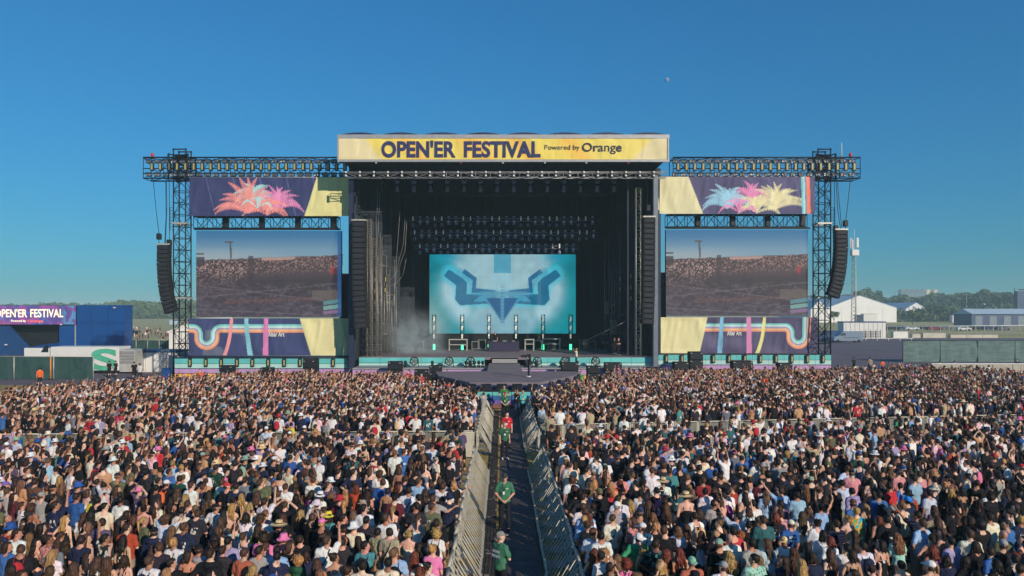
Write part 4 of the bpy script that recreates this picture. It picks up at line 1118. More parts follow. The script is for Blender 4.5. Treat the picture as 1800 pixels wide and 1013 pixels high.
# ------------------------------------------------------------------ background, left of the stage
M_blue = pm('blue_cladding', '#0e4888', 0.5, var=0.12, scale=0.3)
M_shed = pm('shed_cladding', '#3b4c6c', 0.6, var=0.15, scale=0.3)
M_blue2 = pm('blue_cladding_dark', '#173f70', 0.55, var=0.15, scale=0.3)
M_scrim = pm('green_scrim', '#2c4a48', 0.9, var=0.25, scale=1.5, bump=0.5, bscale=2.0)
M_scrim2 = pm('pale_scrim', '#5f7472', 0.9, var=0.3, scale=1.2, bump=0.5, bscale=2.0, stretch=(0.4, 1, 3))
M_van = pm('silver_van_paint', '#7f8fa0', 0.3, 0.4, var=0.06)
M_tent = pm('white_tent', '#e2e2df', 0.7, var=0.06, scale=0.2)
M_tentr = pm('tent_roof', '#a9bccb', 0.6, var=0.1, scale=0.1)
M_concrete = pm('concrete', '#b9b4a8', 0.9, var=0.15, scale=0.8)
M_leaf = pm('foliage', '#465a36', 0.9, var=0.4, scale=0.09, col2='#6f8048')
M_leaf2 = pm('foliage_dark', '#3c5038', 0.9, var=0.4, scale=0.09, col2='#5d7250')
M_bark = pm('bark', '#4a3b2d', 0.95, var=0.3)
M_sign = pm_print('lit_sign', 0.9, rough=0.5, base=0.05)
M_signtext = pm('lit_lettering', '#f0e6c8', 0.5, emit='#f0e3c0', estr=0.75)
M_signred = pm('lit_red_lettering', '#ef6a3a', 0.5, emit='#ef5a3a', estr=0.8)
M_win = pm('window_dark', '#3b4654', 0.15, spec=0.7)

Y = 110.0
bl = thing('blue_hall', 'big blue clad festival hall with a dark entrance at the left', 'hall', (UX(100, Y), Y, 0))
for a, b, zb, zt in ((133.5, 219, 0, VZ(536.5, Y)), (-60, 133.5, VZ(571.5, Y), VZ(537, Y))):
    MB().box((UX((a + b) / 2, Y), Y + 1.2, (zb + zt) / 2), (UX(b, Y) - UX(a, Y) - 0.02, 2.4, zt - zb)).build('body', M_blue, bl)
zl = VZ(571.5, Y)
x0 = UX(-60, Y)
m = MB(); m.prism([(x0, 0), (UX(64, Y), 0), (UX(15, Y), zl - 0.03), (x0, zl - 0.03)], Y + 0.1, Y + 0.4); m.build('sloping_panel', M_blue2, bl)
MB().box((UX(118.5, Y), Y + 0.2, zl / 2), (UX(133, Y) - UX(104, Y), 0.4, zl - 0.04)).build('panel', M_blue, bl)
MB().box((UX(60, Y), Y + 2.2, zl / 2), (UX(133, Y) - UX(-60, Y), 0.3, zl - 0.06)).build('back_wall', M_black, bl)
for k in range(3):
    a = 133.8 + k * 28.4
    for z0, z1 in ((0.02, VZ(568.5, Y)), (VZ(568, Y), VZ(537, Y))):
        MB().box((UX(a + 14.2, Y), Y - 0.06, (z0 + z1) / 2), (28.4 / F * Y - 0.06, 0.1, z1 - z0 - 0.05)).build('cladding_panel', M_blue, bl)
MB().box((UX(133.5, Y), Y - 0.1, VZ(537, Y) / 2), (0.16, 0.2, VZ(537, Y))).build('corner_post', M_galv, bl)
for u, v in ((203, 541), (110, 570.5), (104, 605), (13, 606)):
    MB().box((UX(u, Y), Y - 0.3, VZ(v, Y)), (0.28, 0.3, 0.16)).build('lamp', M_white, bl)
Ysg = 109.6
sg = thing('led_sign', 'purple lit sign reading festival name on the blue hall', 'sign', (UX(50, Ysg), Ysg, VZ(570, Ysg)))
def c_sign(U, V, X, Z):
    C = full(U, '#5a3f9e')
    n = vnoise(U * 26, V * 3, 2); n2 = vnoise(U * 40, V * 5, 6)
    C = mixc(C, '#b03fa6', sst(n, 0.4, 0.8) * 0.8); C = mixc(C, '#2f7fd0', sst(n2, 0.6, 0.9) * 0.7); C = mixc(C, '#d0457c', sst(V, 0.35, 0.0) * sst(U, 0.7, 0.2) * 0.7)
    C = mixc(C, '#39a9d8', sst(U, 0.86, 0.92) * (n2 > 0.45) * 0.8)
    g = 1 - 0.35 * (np.mod(U * 52, 1) < 0.3)
    return C * g[..., None]
grid_print('sign_face', UX(-60, Ysg), UX(133, Ysg), VZ(570.5, Ysg), VZ(537.5, Ysg), Ysg - 0.01, 210, 40, c_sign, M_sign, sg)
MB().box((UX(36.5, Ysg), Ysg + 0.14, VZ(554, Ysg)), (UX(133, Ysg) - UX(-60, Ysg), 0.24, 2.85)).build('cabinet', M_black, sg)
fit_text('lettering', "OPEN'ER", -9, 48, 543.5, 557.5, Ysg, M_signtext, sg, 0.02, Ysg - 0.08)
fit_text('lettering', 'FESTIVAL', 53, 111, 543, 557.5, Ysg, M_signtext, sg, 0.02, Ysg - 0.08)
fit_text('lettering', 'Powered by', 20, 46, 562, 566, Ysg, M_signtext, sg, 0.02, Ysg - 0.08)
fit_text('lettering', 'Orange', 49, 76, 562, 566.5, Ysg, M_signred, sg, 0.02, Ysg - 0.08)
# truck with the green S
Y = 78.0
tk = thing('lorry_trailer', 'white lorry trailer with a large green letter S on its side', 'trailer', (UX(150, Y), Y, 0))
a, b = UX(89, Y), UX(209, Y); zt = VZ(610, Y)
MB().box(((a + b) / 2, Y + 1.25, (zt + 0.35) / 2), (b - a, 2.5, zt - 0.35), bev=0.03).build('box', M_white, tk)
MB().box((b + 0.9, Y + 1.25, zt / 2 - 0.05), (1.7, 2.4, zt - 0.5)).build('tail_cabin', pm('grey_white', '#a9aaa6', 0.6), tk)
for k in range(4): MB().box((b + 0.9, Y - 0.01, 1.3 + 0.35 * k), (1.5, 0.06, 0.24)).build('slat', pm('grey_slat', '#8d8e8e', 0.5), tk)
for x in (a + 1.0, b - 1.9, b - 0.8):
    MB().lathe([(0.2, -0.14), (0.46, -0.14), (0.48, 0), (0.46, 0.14), (0.2, 0.14)], (x, Y + 0.3, 0.48), 14, 'y').build('wheel', M_rubber, tk)
fit_text('lettering', 'S', 160, 206, 613, 649, Y, pm('green_letter', '#3fae7d', 0.6, var=0.35, scale=0.4, col2='#63c5ad'), tk, 0.035, Y - 0.03, ex=0.01)
Y = 84.0
t2 = thing('lorry', 'white lorry with a blue roof standing behind the green scrim', 'lorry', (UX(60, Y), Y, 0))
a, b = UX(42, Y), UX(86, Y)
MB().box(((a + b) / 2, Y + 1.2, 1.55), (b - a, 2.4, 1.9), bev=0.04).build('body', M_white, t2)
MB().prism([(a + 0.3, 2.52), (b - 0.05, 2.52), (b - 0.05, 3.0), (a + 1.6, 2.75)], Y + 0.1, Y + 2.3).build('roof', M_blue, t2)
MB().prism([(UX(72, Y), 2.0), (UX(85, Y), 2.0), (UX(85, Y), 2.9), (UX(79, Y), 2.75)], Y - 0.03, Y).build('awning', M_dark, t2)
for x in (a + 0.6, b - 0.7): MB().lathe([(0.2, -0.14), (0.44, -0.14), (0.44, 0.14), (0.2, 0.14)], (x, Y + 0.3, 0.46), 12, 'y').build('wheel', M_rubber, t2)
# white container cabin with blue edge
Y = 80.0
cb = thing('white_cabin', 'long white cabin with a blue roof edge beside the left wing', 'cabin', (UX(264, Y), Y, 0))
a, b = UX(238, Y), UX(310, Y)
MB().box(((a + b) / 2, Y + 1.5, 1.1), (b - a, 3, 2.2)).build('wall', M_white, cb)
MB().box(((a + b) / 2, Y + 1.5, 2.32), (b - a + 0.1, 3.1, 0.24)).build('roof_edge', M_blue2, cb)
for k in range(6): MB().box((a + 0.4 + k * 0.75, Y - 0.02, 1.1), (0.03, 0.04, 2.16)).build('joint_strip', M_galv, cb)
t = thing('upright_truss', 'short aluminium truss leg standing before the white cabin', 'truss', (UX(290, 79.2), 79.2, 0))
truss_parts(t, (UX(290, 79.2), 79.2, 0), (UX(290, 79.2), 79.2, 2.6), 0.5, 0.5, 0.5, 0.03, 0.02, M_alu, alongz=True)
t = thing('waste_bin', 'blue wheeled waste bin near the left wing', 'bin', (UX(293, 70.5), 70.5, 0))
MB().box((UX(293, 70.5), 70.5, 0.68), (0.62, 0.62, 0.95), bev=0.05).build('body', M_blue, t); MB().box((UX(293, 70.5), 70.5, 1.2), (0.68, 0.7, 0.07), rx=0.06).build('lid', M_blue2, t)
for s in (-1, 1): MB().lathe([(0.02, -0.04), (0.1, -0.04), (0.1, 0.04), (0.02, 0.04)], (UX(293, 70.5) + s * 0.3, 70.75, 0.1), 8, 'x').build('wheel', M_rubber, t)
# scrim fences
def scrim(lab, u0, u1, v0, Y, n, mat, cat='fence', postm=None, seed=0):
    f = thing('scrim_fence', lab, cat, (UX((u0 + u1) / 2, Y), Y, 0))
    zt = VZ(v0, Y); x0, x1 = UX(u0, Y), UX(u1, Y); w = (x1 - x0) / n
    for i in range(n):
        gx = np.linspace(x0 + i * w + 0.05, x0 + (i + 1) * w - 0.05, 40); gz = np.linspace(0.05, zt - 0.04, 16)
        Xg, Zg = np.meshgrid(gx, gz, indexing='ij')
        D = (vnoise(Xg * 1.2, Zg * 0.7, 40 + i + seed) - 0.5) * 0.16 + (vnoise(Xg * 4, Zg * 1.1, 50 + i) - 0.5) * 0.05
        P = np.stack([Xg - f.location.x, D, Zg], -1).reshape(-1, 3); k = np.arange(640).reshape(40, 16)
        me = bpy.data.meshes.new('scrim_panel'); np_mesh(me, P, np.stack([k[:-1, :-1], k[1:, :-1], k[1:, 1:], k[:-1, 1:]], -1).reshape(-1, 4)); me.materials.append(mat)
        o = bpy.data.objects.new('scrim_panel', me); COL.objects.link(o); o.parent = f
    for i in range(n + 1):
        MB().tube((x0 + i * w, Y, 0), (x0 + i * w, Y, zt), 0.06, 6).build('post', postm or M_galv, f)
    MB().tube((x0, Y, zt), (x1, Y, zt), 0.04, 5).build('top_rail', postm or M_galv, f)
    return f
scrim('tall dark green scrim fence at the far left edge of the crowd', -45, 164, 627, 71.5, 3, M_scrim)
scrim('low dark scrim fence in front of the distant field at left', 219, 300, 598, 125, 4, M_scrim, seed=7)
scrim('long grey green scrim fence on the right of the asphalt', 1587, 1850, 599, 95, 4, M_scrim2, postm=M_scrim, seed=20)
t = thing('marker_post', 'orange marker post between two dark scrim panels', 'post', (UX(89, 71.2), 71.2, 0))
MB().tube((UX(89, 71.2), 71.2, 0), (UX(89, 71.2), 71.2, 2.3), 0.07, 6).build('pole', pm('orange_paint', '#d98a3c', 0.5), t); MB().box((UX(89, 71.2), 71.2, 0.04), (0.4, 0.4, 0.08)).build('foot', M_dark, t)
# tents
def tent(lab, u0, u1, up, vtop, veave, vbase, Y, depth, roofm, ur=None):
    """a gabled tent whose gable faces the camera; the roof runs back"""
    x0, x1, xp = UX(u0, Y), UX(u1, Y), UX(up, Y); zt, ze = VZ(vtop, Y), VZ(veave, Y); zb = max(0, VZ(vbase, Y))
    t = thing('tent', lab, 'tent', (xp, Y, 0))
    MB().prism([(x0, 0), (x1, 0), (x1, ze), (xp, zt), (x0, ze)], Y, Y + 0.1).build('gable', M_tent, t)
    back = Y + depth
    for (xa, nm) in ((x0, 'roof'), (x1, 'roof')):
        m = MB(); m.add([(xa * 1.0 + (-0.3 if xa < xp else 0.3), Y - 0.2, ze - 0.05), (xp, Y - 0.2, zt + 0.05), (xp, back, zt + 0.05), (xa + (-0.3 if xa < xp else 0.3), back, ze - 0.05), (xa, Y - 0.2, ze - 0.2), (xp, Y - 0.2, zt - 0.1), (xp, back, zt - 0.1), (xa, back, ze - 0.2)],
                        [(0, 1, 2, 3), (4, 7, 6, 5), (0, 4, 5, 1), (1, 5, 6, 2), (2, 6, 7, 3), (3, 7, 4, 0)]); m.build(nm, roofm, t)
        MB().box((xa, (Y + back) / 2 + 0.1, ze / 2), (0.1, depth - 0.3, ze)).build('side_wall', M_tent, t)
    for k in range(1, 5):
        x = x0 + (x1 - x0) * k / 5
        MB().box((x, Y - 0.03, ze / 2), (0.12, 0.06, ze)).build('frame_post', M_galv, t)
    return t
tent('white marquee beside the left truss tower', 297, 352, 352, 560, 583, 617, 120, 14, M_tent)
tent('biggest white marquee on the right with a pale blue roof', 1455, 1576, 1511, 519.5, 541, 567, 400, 70, M_tentr)
tent('smaller white marquee right of the biggest one', 1592, 1629, 1611, 532, 543, 562, 430, 40, M_tentr)
t = tent('long low white marquee half hidden behind the right tower', 1425, 1456, 1440, 528, 545, 567, 395, 30, M_tentr)
t = thing('site_hut', 'small white hut in front of the biggest marquee', 'hut', (UX(1523, 380), 380, 0))
MB().box((UX(1530, 380), 381.5, 2.4), (7.2, 3, 4.8)).build('wall', M_white, t); MB().box((UX(1530, 380), 381.5, 4.9), (7.6, 3.4, 0.25)).build('roof', M_galv, t); MB().box((UX(1511, 380), 381, 2.2), (3.6, 2, 4.4)).build('porch', M_win, t)
t = thing('toilet_cabin', 'white toilet cabin in the field right of the blue hall', 'cabin', (UX(223.5, 190), 190, 0))
MB().box((UX(223.5, 190), 190, 1.5), (1.4, 1.4, 2.9)).build('wall', M_white, t); MB().prism([(UX(223.5, 190) - 0.8, 2.96), (UX(223.5, 190) + 0.8, 2.96), (UX(223.5, 190), 3.3)], 189.2, 190.8).build('roof', M_tentr, t); MB().box((UX(223.5, 190), 189.27, 1.3), (0.8, 0.05, 2.0)).build('door', M_galv, t)
t = thing('parked_trailer', 'dark low trailer beside the white toilet cabin', 'trailer', (UX(234, 186), 186, 0))
MB().box((UX(234, 186), 186, 1.0), (2.0, 1.6, 1.2), bev=0.1).build('body', M_dark, t)
for s in (-.6, .6): MB().lathe([(0.1, -.1), (.35, -.1), (.35, .1), (.1, .1)], (UX(234, 186) + s, 185.4, .35), 10, 'y').build('wheel', M_rubber, t)
for u, w, Yf in ((303, 10, 330), (311, 9, 332)):
    t = thing('field_board', 'small pale blue board far out in the field', 'board', (UX(u, Yf), Yf, 0), 'pale boards far out in the field')
    MB().box((UX(u, Yf), Yf, 1.2), (w / F * Yf, 0.2, 2.0)).build('board', M_tentr, t)
    for s in (-1, 1): MB().box((UX(u, Yf) + s, Yf + 0.15, 0.9), (0.1, 0.1, 1.8)).build('leg', M_galv, t)
# tarps closing the gaps between stage and screens
for u0, u1, v0, v1, mat, lab in ((597, 617, 482, 560, M_cloth, 'black tarp behind the gap between left screen and mast'), (1155, 1171, 480, 556, pm('grey_tarp', '#6b6f78', 0.8, var=0.3, scale=1.2, bump=1.0, bscale=2.5), 'crumpled grey tarp behind the gap between mast and right screen')):
    Y = 73.4
    t = thing('tarp', lab, 'tarp', (UX((u0 + u1) / 2, Y), Y, 0))
    def c0(U, V, X, Z): return full(U, '#333333')
    MB().box((UX((u0 + u1) / 2, Y), Y, (VZ(v0, Y)) / 2), (UX(u1, Y) - UX(u0, Y), 0.1, VZ(v0, Y))).build('sheet', mat, t)
    MB().tube((UX(u0, Y), Y - 0.1, VZ(v0, Y)), (UX(u1, Y), Y - 0.1, VZ(v0, Y)), 0.06, 6).build('pipe', M_galv, t)
t = thing('yellow_flap', 'small white rail piece on the inner edge of the left screen', 'bracket', (UX(602, 71.6), 71.6, VZ(467, 71.6)))
MB().box((UX(601.5, 71.6), 71.6, VZ(457, 71.6)), (0.06, 0.06, 1.15)).build('bar', M_dark, t); MB().box((UX(600, 71.6), 71.6, VZ(448, 71.6)), (0.3, 0.06, 0.06)).build('hook', M_dark, t)
t['label'] = 'small dark bracket on the inner edge of the left screen'; t.name = 'screen_bracket'

# ------------------------------------------------------------------ background, right of the stage
def car(lab, x, Y, col, rz=0.0, van=False, L=4.3, group=None):
    t = thing('parked_van' if van else 'parked_car', lab, 'van' if van else 'car', (x, Y, 0), group, rz)
    w = 0.9 if not van else 1.0; pts = [(-L / 2, 0.35), (L / 2, 0.35), (L / 2, 0.95), (L / 2 - 0.9, 1.0), (L / 2 - 1.6, 1.45), (-L / 2 + 1.0, 1.45), (-L / 2 + 0.1, 0.98)]
    if van: pts = [(-L / 2, 0.4), (L / 2, 0.4), (L / 2, 2.2), (L / 2 - 0.15, 2.4), (-L / 2 + 1.9, 2.4), (-L / 2 + 1.0, 1.45), (-L / 2 + 0.05, 1.2)]
    MB().prism(pts, -w, w).build('body', col, t, world=False)
    if van:
        MB().prism([(-L / 2 + 1.2, 1.5), (-L / 2 + 2.5, 1.5), (-L / 2 + 2.5, 2.05), (-L / 2 + 1.75, 2.05)], -w - 0.012, -w + 0.01).build('side_window', M_win, t, world=False)
        MB().box((0.6, -w - 0.01, 1.05), (3.4, 0.03, 0.09)).build('trim', M_dark, t, world=False)
    else:
        MB().prism([(-L / 2 + 0.75, 1.0), (L / 2 - 1.25, 1.0), (L / 2 - 1.7, 1.38), (-L / 2 + 1.1, 1.38)], -w - 0.012, -w + 0.01).build('side_window', M_win, t, world=False)
    for sx in (-L / 2 + 0.85, L / 2 - 0.85):
        for sy in (-w + 0.08, w - 0.08): MB().lathe([(0.12, -0.11), (0.3, -0.11), (0.33, 0), (0.3, 0.11), (0.12, 0.11)], (sx, sy - (0.06 if sy < 0 else -0.06), 0.33), 12, 'y').build('wheel', M_rubber, t, world=False)
    MB().box((-L / 2 - 0.01, -w + 0.25, 0.8), (0.05, 0.3, 0.16)).build('headlight', M_lens, t, world=False)
    MB().box((L / 2 + 0.01, -w + 0.2, 0.9), (0.05, 0.2, 0.3)).build('tail_light', M_red, t, world=False)
    return t
car('silver grey panel van parked on the asphalt behind the right wing', UX(1487.5, 153), 153, M_van, van=True, L=6.2)
car('dark blue van half hidden behind the silver grey van', UX(1458, 158), 158, M_blue2, van=True, L=5.6)
cols = [pm('car_white', '#c9ccd0', 0.3), pm('car_black', '#1d2026', 0.25), pm('car_blue', '#29406b', 0.25), pm('car_red', '#7d2530', 0.3), pm('car_grey', '#5c6168', 0.3)]
cn = ['white', 'black', 'blue', 'dark red', 'grey']
for i, (u, Y, c) in enumerate(((1568, 246, 1), (1585, 250, 2), (1602, 244, 0), (1619, 251, 1), (1641, 246, 3), (1660, 250, 4), (1693, 240, 0), (1716, 246, 1), (1738, 250, 2), (1762, 244, 4))):
    car('%s car behind the white rail fence, %s' % (cn[c], ('leftmost of the row', 'second from left', 'third from left', 'left of the dark red car', 'in mid row', 'right of the dark red car', 'nearest to the fence', 'third from right', 'second from right', 'rightmost of the row')[i]), UX(u, Y), Y, cols[c], L=4.6)
Y = 172
t = thing('white_container', 'long white container cabin with a blue roof line behind the vans', 'container', (UX(1519, Y), Y, 0))
MB().box((UX(1520, Y), Y + 1.5, 2.0), (UX(1557, Y) - UX(1483, Y), 3, 3.9)).build('wall', M_white, t); MB().box((UX(1520, Y), Y + 1.5, 4.07), (UX(1557, Y) - UX(1481, Y), 3.2, 0.24)).build('roof_edge', M_blue2, t)
for k in range(9): MB().box((UX(1487 + 8 * k, Y), Y - 0.03, 2.0), (0.06, 0.06, 3.8)).build('joint_strip', M_galv, t)
fz = thing('site_fence', 'dark mesh fence panels leaning along the white container', 'fence', (UX(1535, 169), 169, 0))
for k in range(4):
    x = UX(1517 + 9 * k, 169); m = MB()
    for s in (-0.55, 0.55): m.tube((x + s, 169, 0), (x + s, 169, 2.0 + 0.4 * (k % 2)), 0.05, 5)
    for q in range(5): m.tube((x - 0.55, 169, 0.3 + 0.4 * q), (x + 0.55, 169, 0.3 + 0.4 * q), 0.04, 4)
    for q in range(4): m.tube((x - 0.4 + 0.27 * q, 169, 0.1), (x - 0.4 + 0.27 * q, 169, 1.95), 0.035, 4)
    m.build('panel', M_dark, fz)
t = thing('kerb_rail', 'white low rail on the asphalt in front of the white container', 'rail', (UX(1550, 163), 163, 0))
MB().box((UX(1552, 163), 163, 0.5), (14, 0.1, 0.12)).build('rail', M_white, t)
for k in range(6): MB().box((UX(1552, 163) - 6.5 + 2.6 * k, 163, 0.22), (0.1, 0.1, 0.44)).build('post', M_white, t)
Y = 178
for u0, u1, v0, v1, lab in ((1568, 1594, 583, 594, 'white box shaped generator on the asphalt edge'), (1601, 1616, 587, 592.5, 'low concrete block left of the longer concrete wall'), (1620, 1660, 585.5, 592, 'long low white concrete wall on the asphalt edge'), (1668, 1752, 588.5, 591.5, 'long flat concrete kerb at the right of the asphalt')):
    t = thing('concrete_block', lab, 'block', (UX((u0 + u1) / 2, Y), Y, 0)); w = (u1 - u0) / F * Y; h = max(0.5, VZ(v0, Y))
    n = max(1, int(w / 3))
    for k in range(n): MB().box((UX(u0, Y) + w * (k + 0.5) / n, Y, h / 2), (w / n - 0.05, 1.2, h), bev=0.04).build('block', M_concrete if 'concrete' in lab else M_white, t)
Y = 190
rf = thing('rail_fence', 'long mesh fence with a white top rail in front of the parked cars', 'fence', (UX(1680, Y), Y, 0))
zt = VZ(574, Y)
MB().tube((UX(1558, Y), Y, zt), (UX(1850, Y), Y, zt + 0.3), 0.09, 6).build('top_rail', M_white, rf); MB().tube((UX(1558, Y), Y, 0.9), (UX(1850, Y), Y, 0.9), 0.04, 5).build('mid_rail', M_galv, rf)
for k in range(20): MB().tube((UX(1560 + 15.5 * k, Y), Y, 0), (UX(1560 + 15.5 * k, Y), Y, zt + 0.02 * k), 0.07, 6).build('post', M_galv, rf)
m = MB()
for k in range(150): m.tube((UX(1560 + 1.95 * k, Y), Y, 0.1), (UX(1560 + 1.95 * k, Y), Y, zt - 0.1), 0.012, 3, cap=False)
m.build('mesh_wires', M_dark, rf, kind='stuff')
# concrete crowd wall at right
Y = 71.5
wl = thing('crowd_wall', 'low pale wall with a white top rail at the right edge of the crowd', 'wall', (UX(1720, Y), Y, 0))
x0, x1 = UX(1636, Y), UX(1850, Y); zt = VZ(640.5, Y); n = 6
for k in range(n): MB().box((x0 + (x1 - x0) * (k + 0.5) / n, Y, zt / 2), ((x1 - x0) / n - 0.04, 0.25, zt), bev=0.02).build('panel', pm('wall_grey', '#a8a396', 0.85, var=0.15, scale=1.2), wl)
MB().box(((x0 + x1) / 2, Y, zt + 0.05), (x1 - x0, 0.34, 0.09)).build('cap', M_white, wl)
# phone mast
Y = 190; xm = UX(1502, Y)
ms = thing('phone_mast', 'slim lattice phone mast with white antenna panels', 'mast', (xm, Y, 0))
zt = VZ(442, Y)
m = MB(); R = lambda z: 0.85 - 0.35 * z / zt
for k in range(3):
    a = k * 2.094 + 0.5; m.tube((xm + R(0) * math.cos(a), Y + R(0) * math.sin(a), 0), (xm + R(zt) * math.cos(a), Y + R(zt) * math.sin(a), zt), 0.08, 5)
m.build('legs', M_galv, ms)
m = MB(); nsg = 22
for i in range(nsg):
    z0, z1 = zt * i / nsg, zt * (i + 1) / nsg
    for k in range(3):
        a, b = k * 2.094 + 0.5, (k + 1) * 2.094 + 0.5
        if i % 2: a, b = b, a
        m.tube((xm + R(z0) * math.cos(a), Y + R(z0) * math.sin(a), z0), (xm + R(z1) * math.cos(b), Y + R(z1) * math.sin(b), z1), 0.06, 4, cap=False)
m.build('lattice', M_galv, ms, kind='stuff')
MB().box((xm, Y, zt - 0.4), (1.9, 1.4, 1.6), bev=0.1).build('equipment_box', M_white, ms)
MB().tube((xm, Y, zt), (xm, Y, VZ(403, Y)), 0.06, 5).build('top_pole', M_white, ms)
for k in range(5):
    a = k * 1.257; x, y = xm + 0.95 * math.cos(a), Y + 0.8 * math.sin(a)
    MB().box((x, y, VZ(427, Y) - 0.5 * (k % 2)), (0.34, 0.24, 2.6), bev=0.05).build('antenna_panel', M_white, ms)
# halls, containers, lorry, flats
Y = 300
hb = thing('blue_shed', 'long low blue shed with a pale roof at the right edge', 'shed', (UX(1780, Y), Y, 0))
x0, x1 = UX(1708, Y), UX(1860, Y); zt, ze = VZ(543, Y), VZ(552, Y)
MB().box(((x0 + x1) / 2, Y + 6, ze / 2), (x1 - x0, 12, ze)).build('wall', M_shed, hb)
for k in range(5):
    a, b = x0 + (x1 - x0) * k / 5 + 0.03, x0 + (x1 - x0) * (k + 1) / 5 - 0.03
    MB().prism_x([(Y - 0.5, ze - 0.05), (Y + 6, zt), (Y + 12.5, ze - 0.05)], a, b).build('roof_bay', M_tentr, hb)
for k in range(6): MB().box((x0 + 3 + 6 * k, Y - 0.05, ze * 0.45), (3, 0.1, ze * 0.75)).build('door', M_mast, hb)
t = thing('container', 'pale container standing at the trees, left of the blue shed', 'container', (UX(1686, 390), 390, 0))
MB().box((UX(1686, 390), 391, 2.1), (UX(1698, 390) - UX(1674, 390), 2.5, 4.2)).build('box', M_white, t)
for k in range(3): MB().box((UX(1677 + 8 * k, 390), 389.7, 2.1), (0.2, 0.1, 4)).build('rib', M_galv, t)
t = thing('parked_lorry', 'white lorry with printed box parked above the blue shed', 'lorry', (UX(1738, 460), 460, 0))
MB().box((UX(1743, 460), 461, 7.6), (UX(1758, 460) - UX(1729, 460), 3, 7)).build('box', M_white, t)
MB().box((UX(1725, 460), 461, 6.2), (2.4, 3, 4.2), bev=0.3).build('cab', M_tentr, t)
MB().box((UX(1738, 460), 461, 2.05), (12.5, 2.6, 3.9)).build('chassis', M_dark, t)
t = thing('dark_tower_block', 'tall dark grey blue boxed tower cut by the right edge of the view', 'tower', (UX(1812, 330), 330, 0))
MB().box((UX(1813, 330), 331, VZ(512, 330) / 2), (UX(1838, 330) - UX(1789, 330), 2, VZ(512, 330))).build('body', M_shed, t)
MB().tube((UX(1783, 330), 330, 0), (UX(1783, 330), 330, VZ(506, 330)), 0.14, 5).build('side_pole', M_dark, t)
MB().box((UX(1800, 330), 330.2, VZ(509.5, 330)), (5, 0.3, 0.5)).build('top_rail', M_dark, t)
Y = 1500
ap = thing('apartment_block', 'long grey block of flats on the horizon at right', 'building', (UX(1615, Y), Y, 0))
zt, zb = VZ(509.5, Y), 0
for u0, u1, m_ in ((1584, 1629, pm('flat_grey', '#6d7680', 0.8, var=0.1)), (1629.2, 1635, pm('flat_cream', '#d8c48f', 0.8)), (1635.2, 1642, pm('flat_grey', '#6d7680', 0.8)), (1642.2, 1648, pm('flat_rose', '#d9b7a0', 0.8))):
    MB().box((UX((u0 + u1) / 2, Y), Y + 6, zt / 2), (UX(u1, Y) - UX(u0, Y), 12, zt)).build('wall', m_, ap)
wm = None
for r in range(4):
    for k in range(21):
        x = UX(1586 + 2.05 * k, Y); z = zt - 3 - 3.2 * r
        if wm is None: wm = MB().box((0, 0, 0), (1.3, 0.2, 1.5)).mesh('window', M_win)
        o = bpy.data.objects.new('window', wm); COL.objects.link(o); o.parent = ap; o.location = (x - ap.location.x, -0.1, z)
for k in range(5): MB().box((UX(1588 + 9 * k, Y), Y + 6, zt + 1), (4, 4, 2)).build('roof_cabin', pm('flat_grey', '#6d7680', 0.8), ap)
Y = 150
sm_p = None
pz = thing('distance_lamp_post', 'thin lamp post between the trees at the right edge', 'lamp post', (UX(1699, 420), 420, 0))
MB().tube((UX(1699, 420), 420, 0), (UX(1699, 420), 420, 18), 0.12, 5, 0.08).build('pole', M_galv, pz); MB().box((UX(1699, 420) - 0.6, 420, 18), (1.4, 0.3, 0.2)).build('lamp_head', M_galv, pz)

# ------------------------------------------------------------------ trees and far woods
def leaf_cloud(crowns, nleaf, size, seed):
    """leaf sized clump faces spread over and through the crowns; crowns: (x, y, z, rx, ry, rz)"""
    r = np.random.default_rng(seed); V = []
    for (x, y, z, rx, ry, rz) in crowns:
        nsub = 9
        sc = r.normal(size=(nsub, 3)); sc /= np.linalg.norm(sc, axis=1)[:, None]; sc *= r.uniform(0.35, 0.75, (nsub, 1)); sr = r.uniform(0.3, 0.55, nsub)
        k = r.integers(0, nsub, nleaf); d = r.normal(size=(nleaf, 3)); d /= np.linalg.norm(d, axis=1)[:, None]
        p = sc[k] + d * (sr[k] * r.uniform(0.75, 1.05, nleaf))[:, None]
        c = np.array([x, y, z]) + p * np.array([rx, ry, rz])
        nn = d + r.normal(size=(nleaf, 3)) * 0.5; nn /= np.linalg.norm(nn, axis=1)[:, None]
        a = np.cross(nn, r.normal(size=(nleaf, 3))); a /= np.linalg.norm(a, axis=1)[:, None]; b = np.cross(nn, a)
        s = size * r.uniform(0.6, 1.3, nleaf)[:, None]
        V.append(np.stack([c - a * s, c - b * s * 0.8, c + a * s, c + b * s * 0.8], 1))
    V = np.concatenate(V); n = len(V)
    return V.reshape(-1, 3), np.arange(n * 4).reshape(n, 4)
def leaf_mesh(name, crowns, nleaf, size, mat, seed, off=(0, 0, 0)):
    P, q = leaf_cloud(crowns, nleaf, size, seed); P = P - np.array(off)
    me = bpy.data.meshes.new(name); np_mesh(me, P, q, False); me.materials.append(mat)
    o = bpy.data.objects.new(name, me); COL.objects.link(o); return o
def wood(name, u0, u1, topf, Y0, Y1, n, mat, seed, size, nleaf):
    r = random.Random(seed); cr = []
    for i in range(n):
        u = r.uniform(u0, u1); Y = r.uniform(Y0, Y1); zt = VZ(topf(u) + r.uniform(-0.5, 4.0), Y); rr = r.uniform(3.5, 6.5)
        cr.append((UX(u, Y), Y, max(zt - rr, rr * 0.4), rr * 1.1, rr * 1.1, rr)); 
        if zt > 2.4 * rr: cr.append((UX(u, Y), Y - 3, rr * 0.9, rr * 1.2, rr, max(rr, zt * 0.4)))
    o = leaf_mesh(name, cr, nleaf, size, mat, seed); o['kind'] = 'stuff'; return o
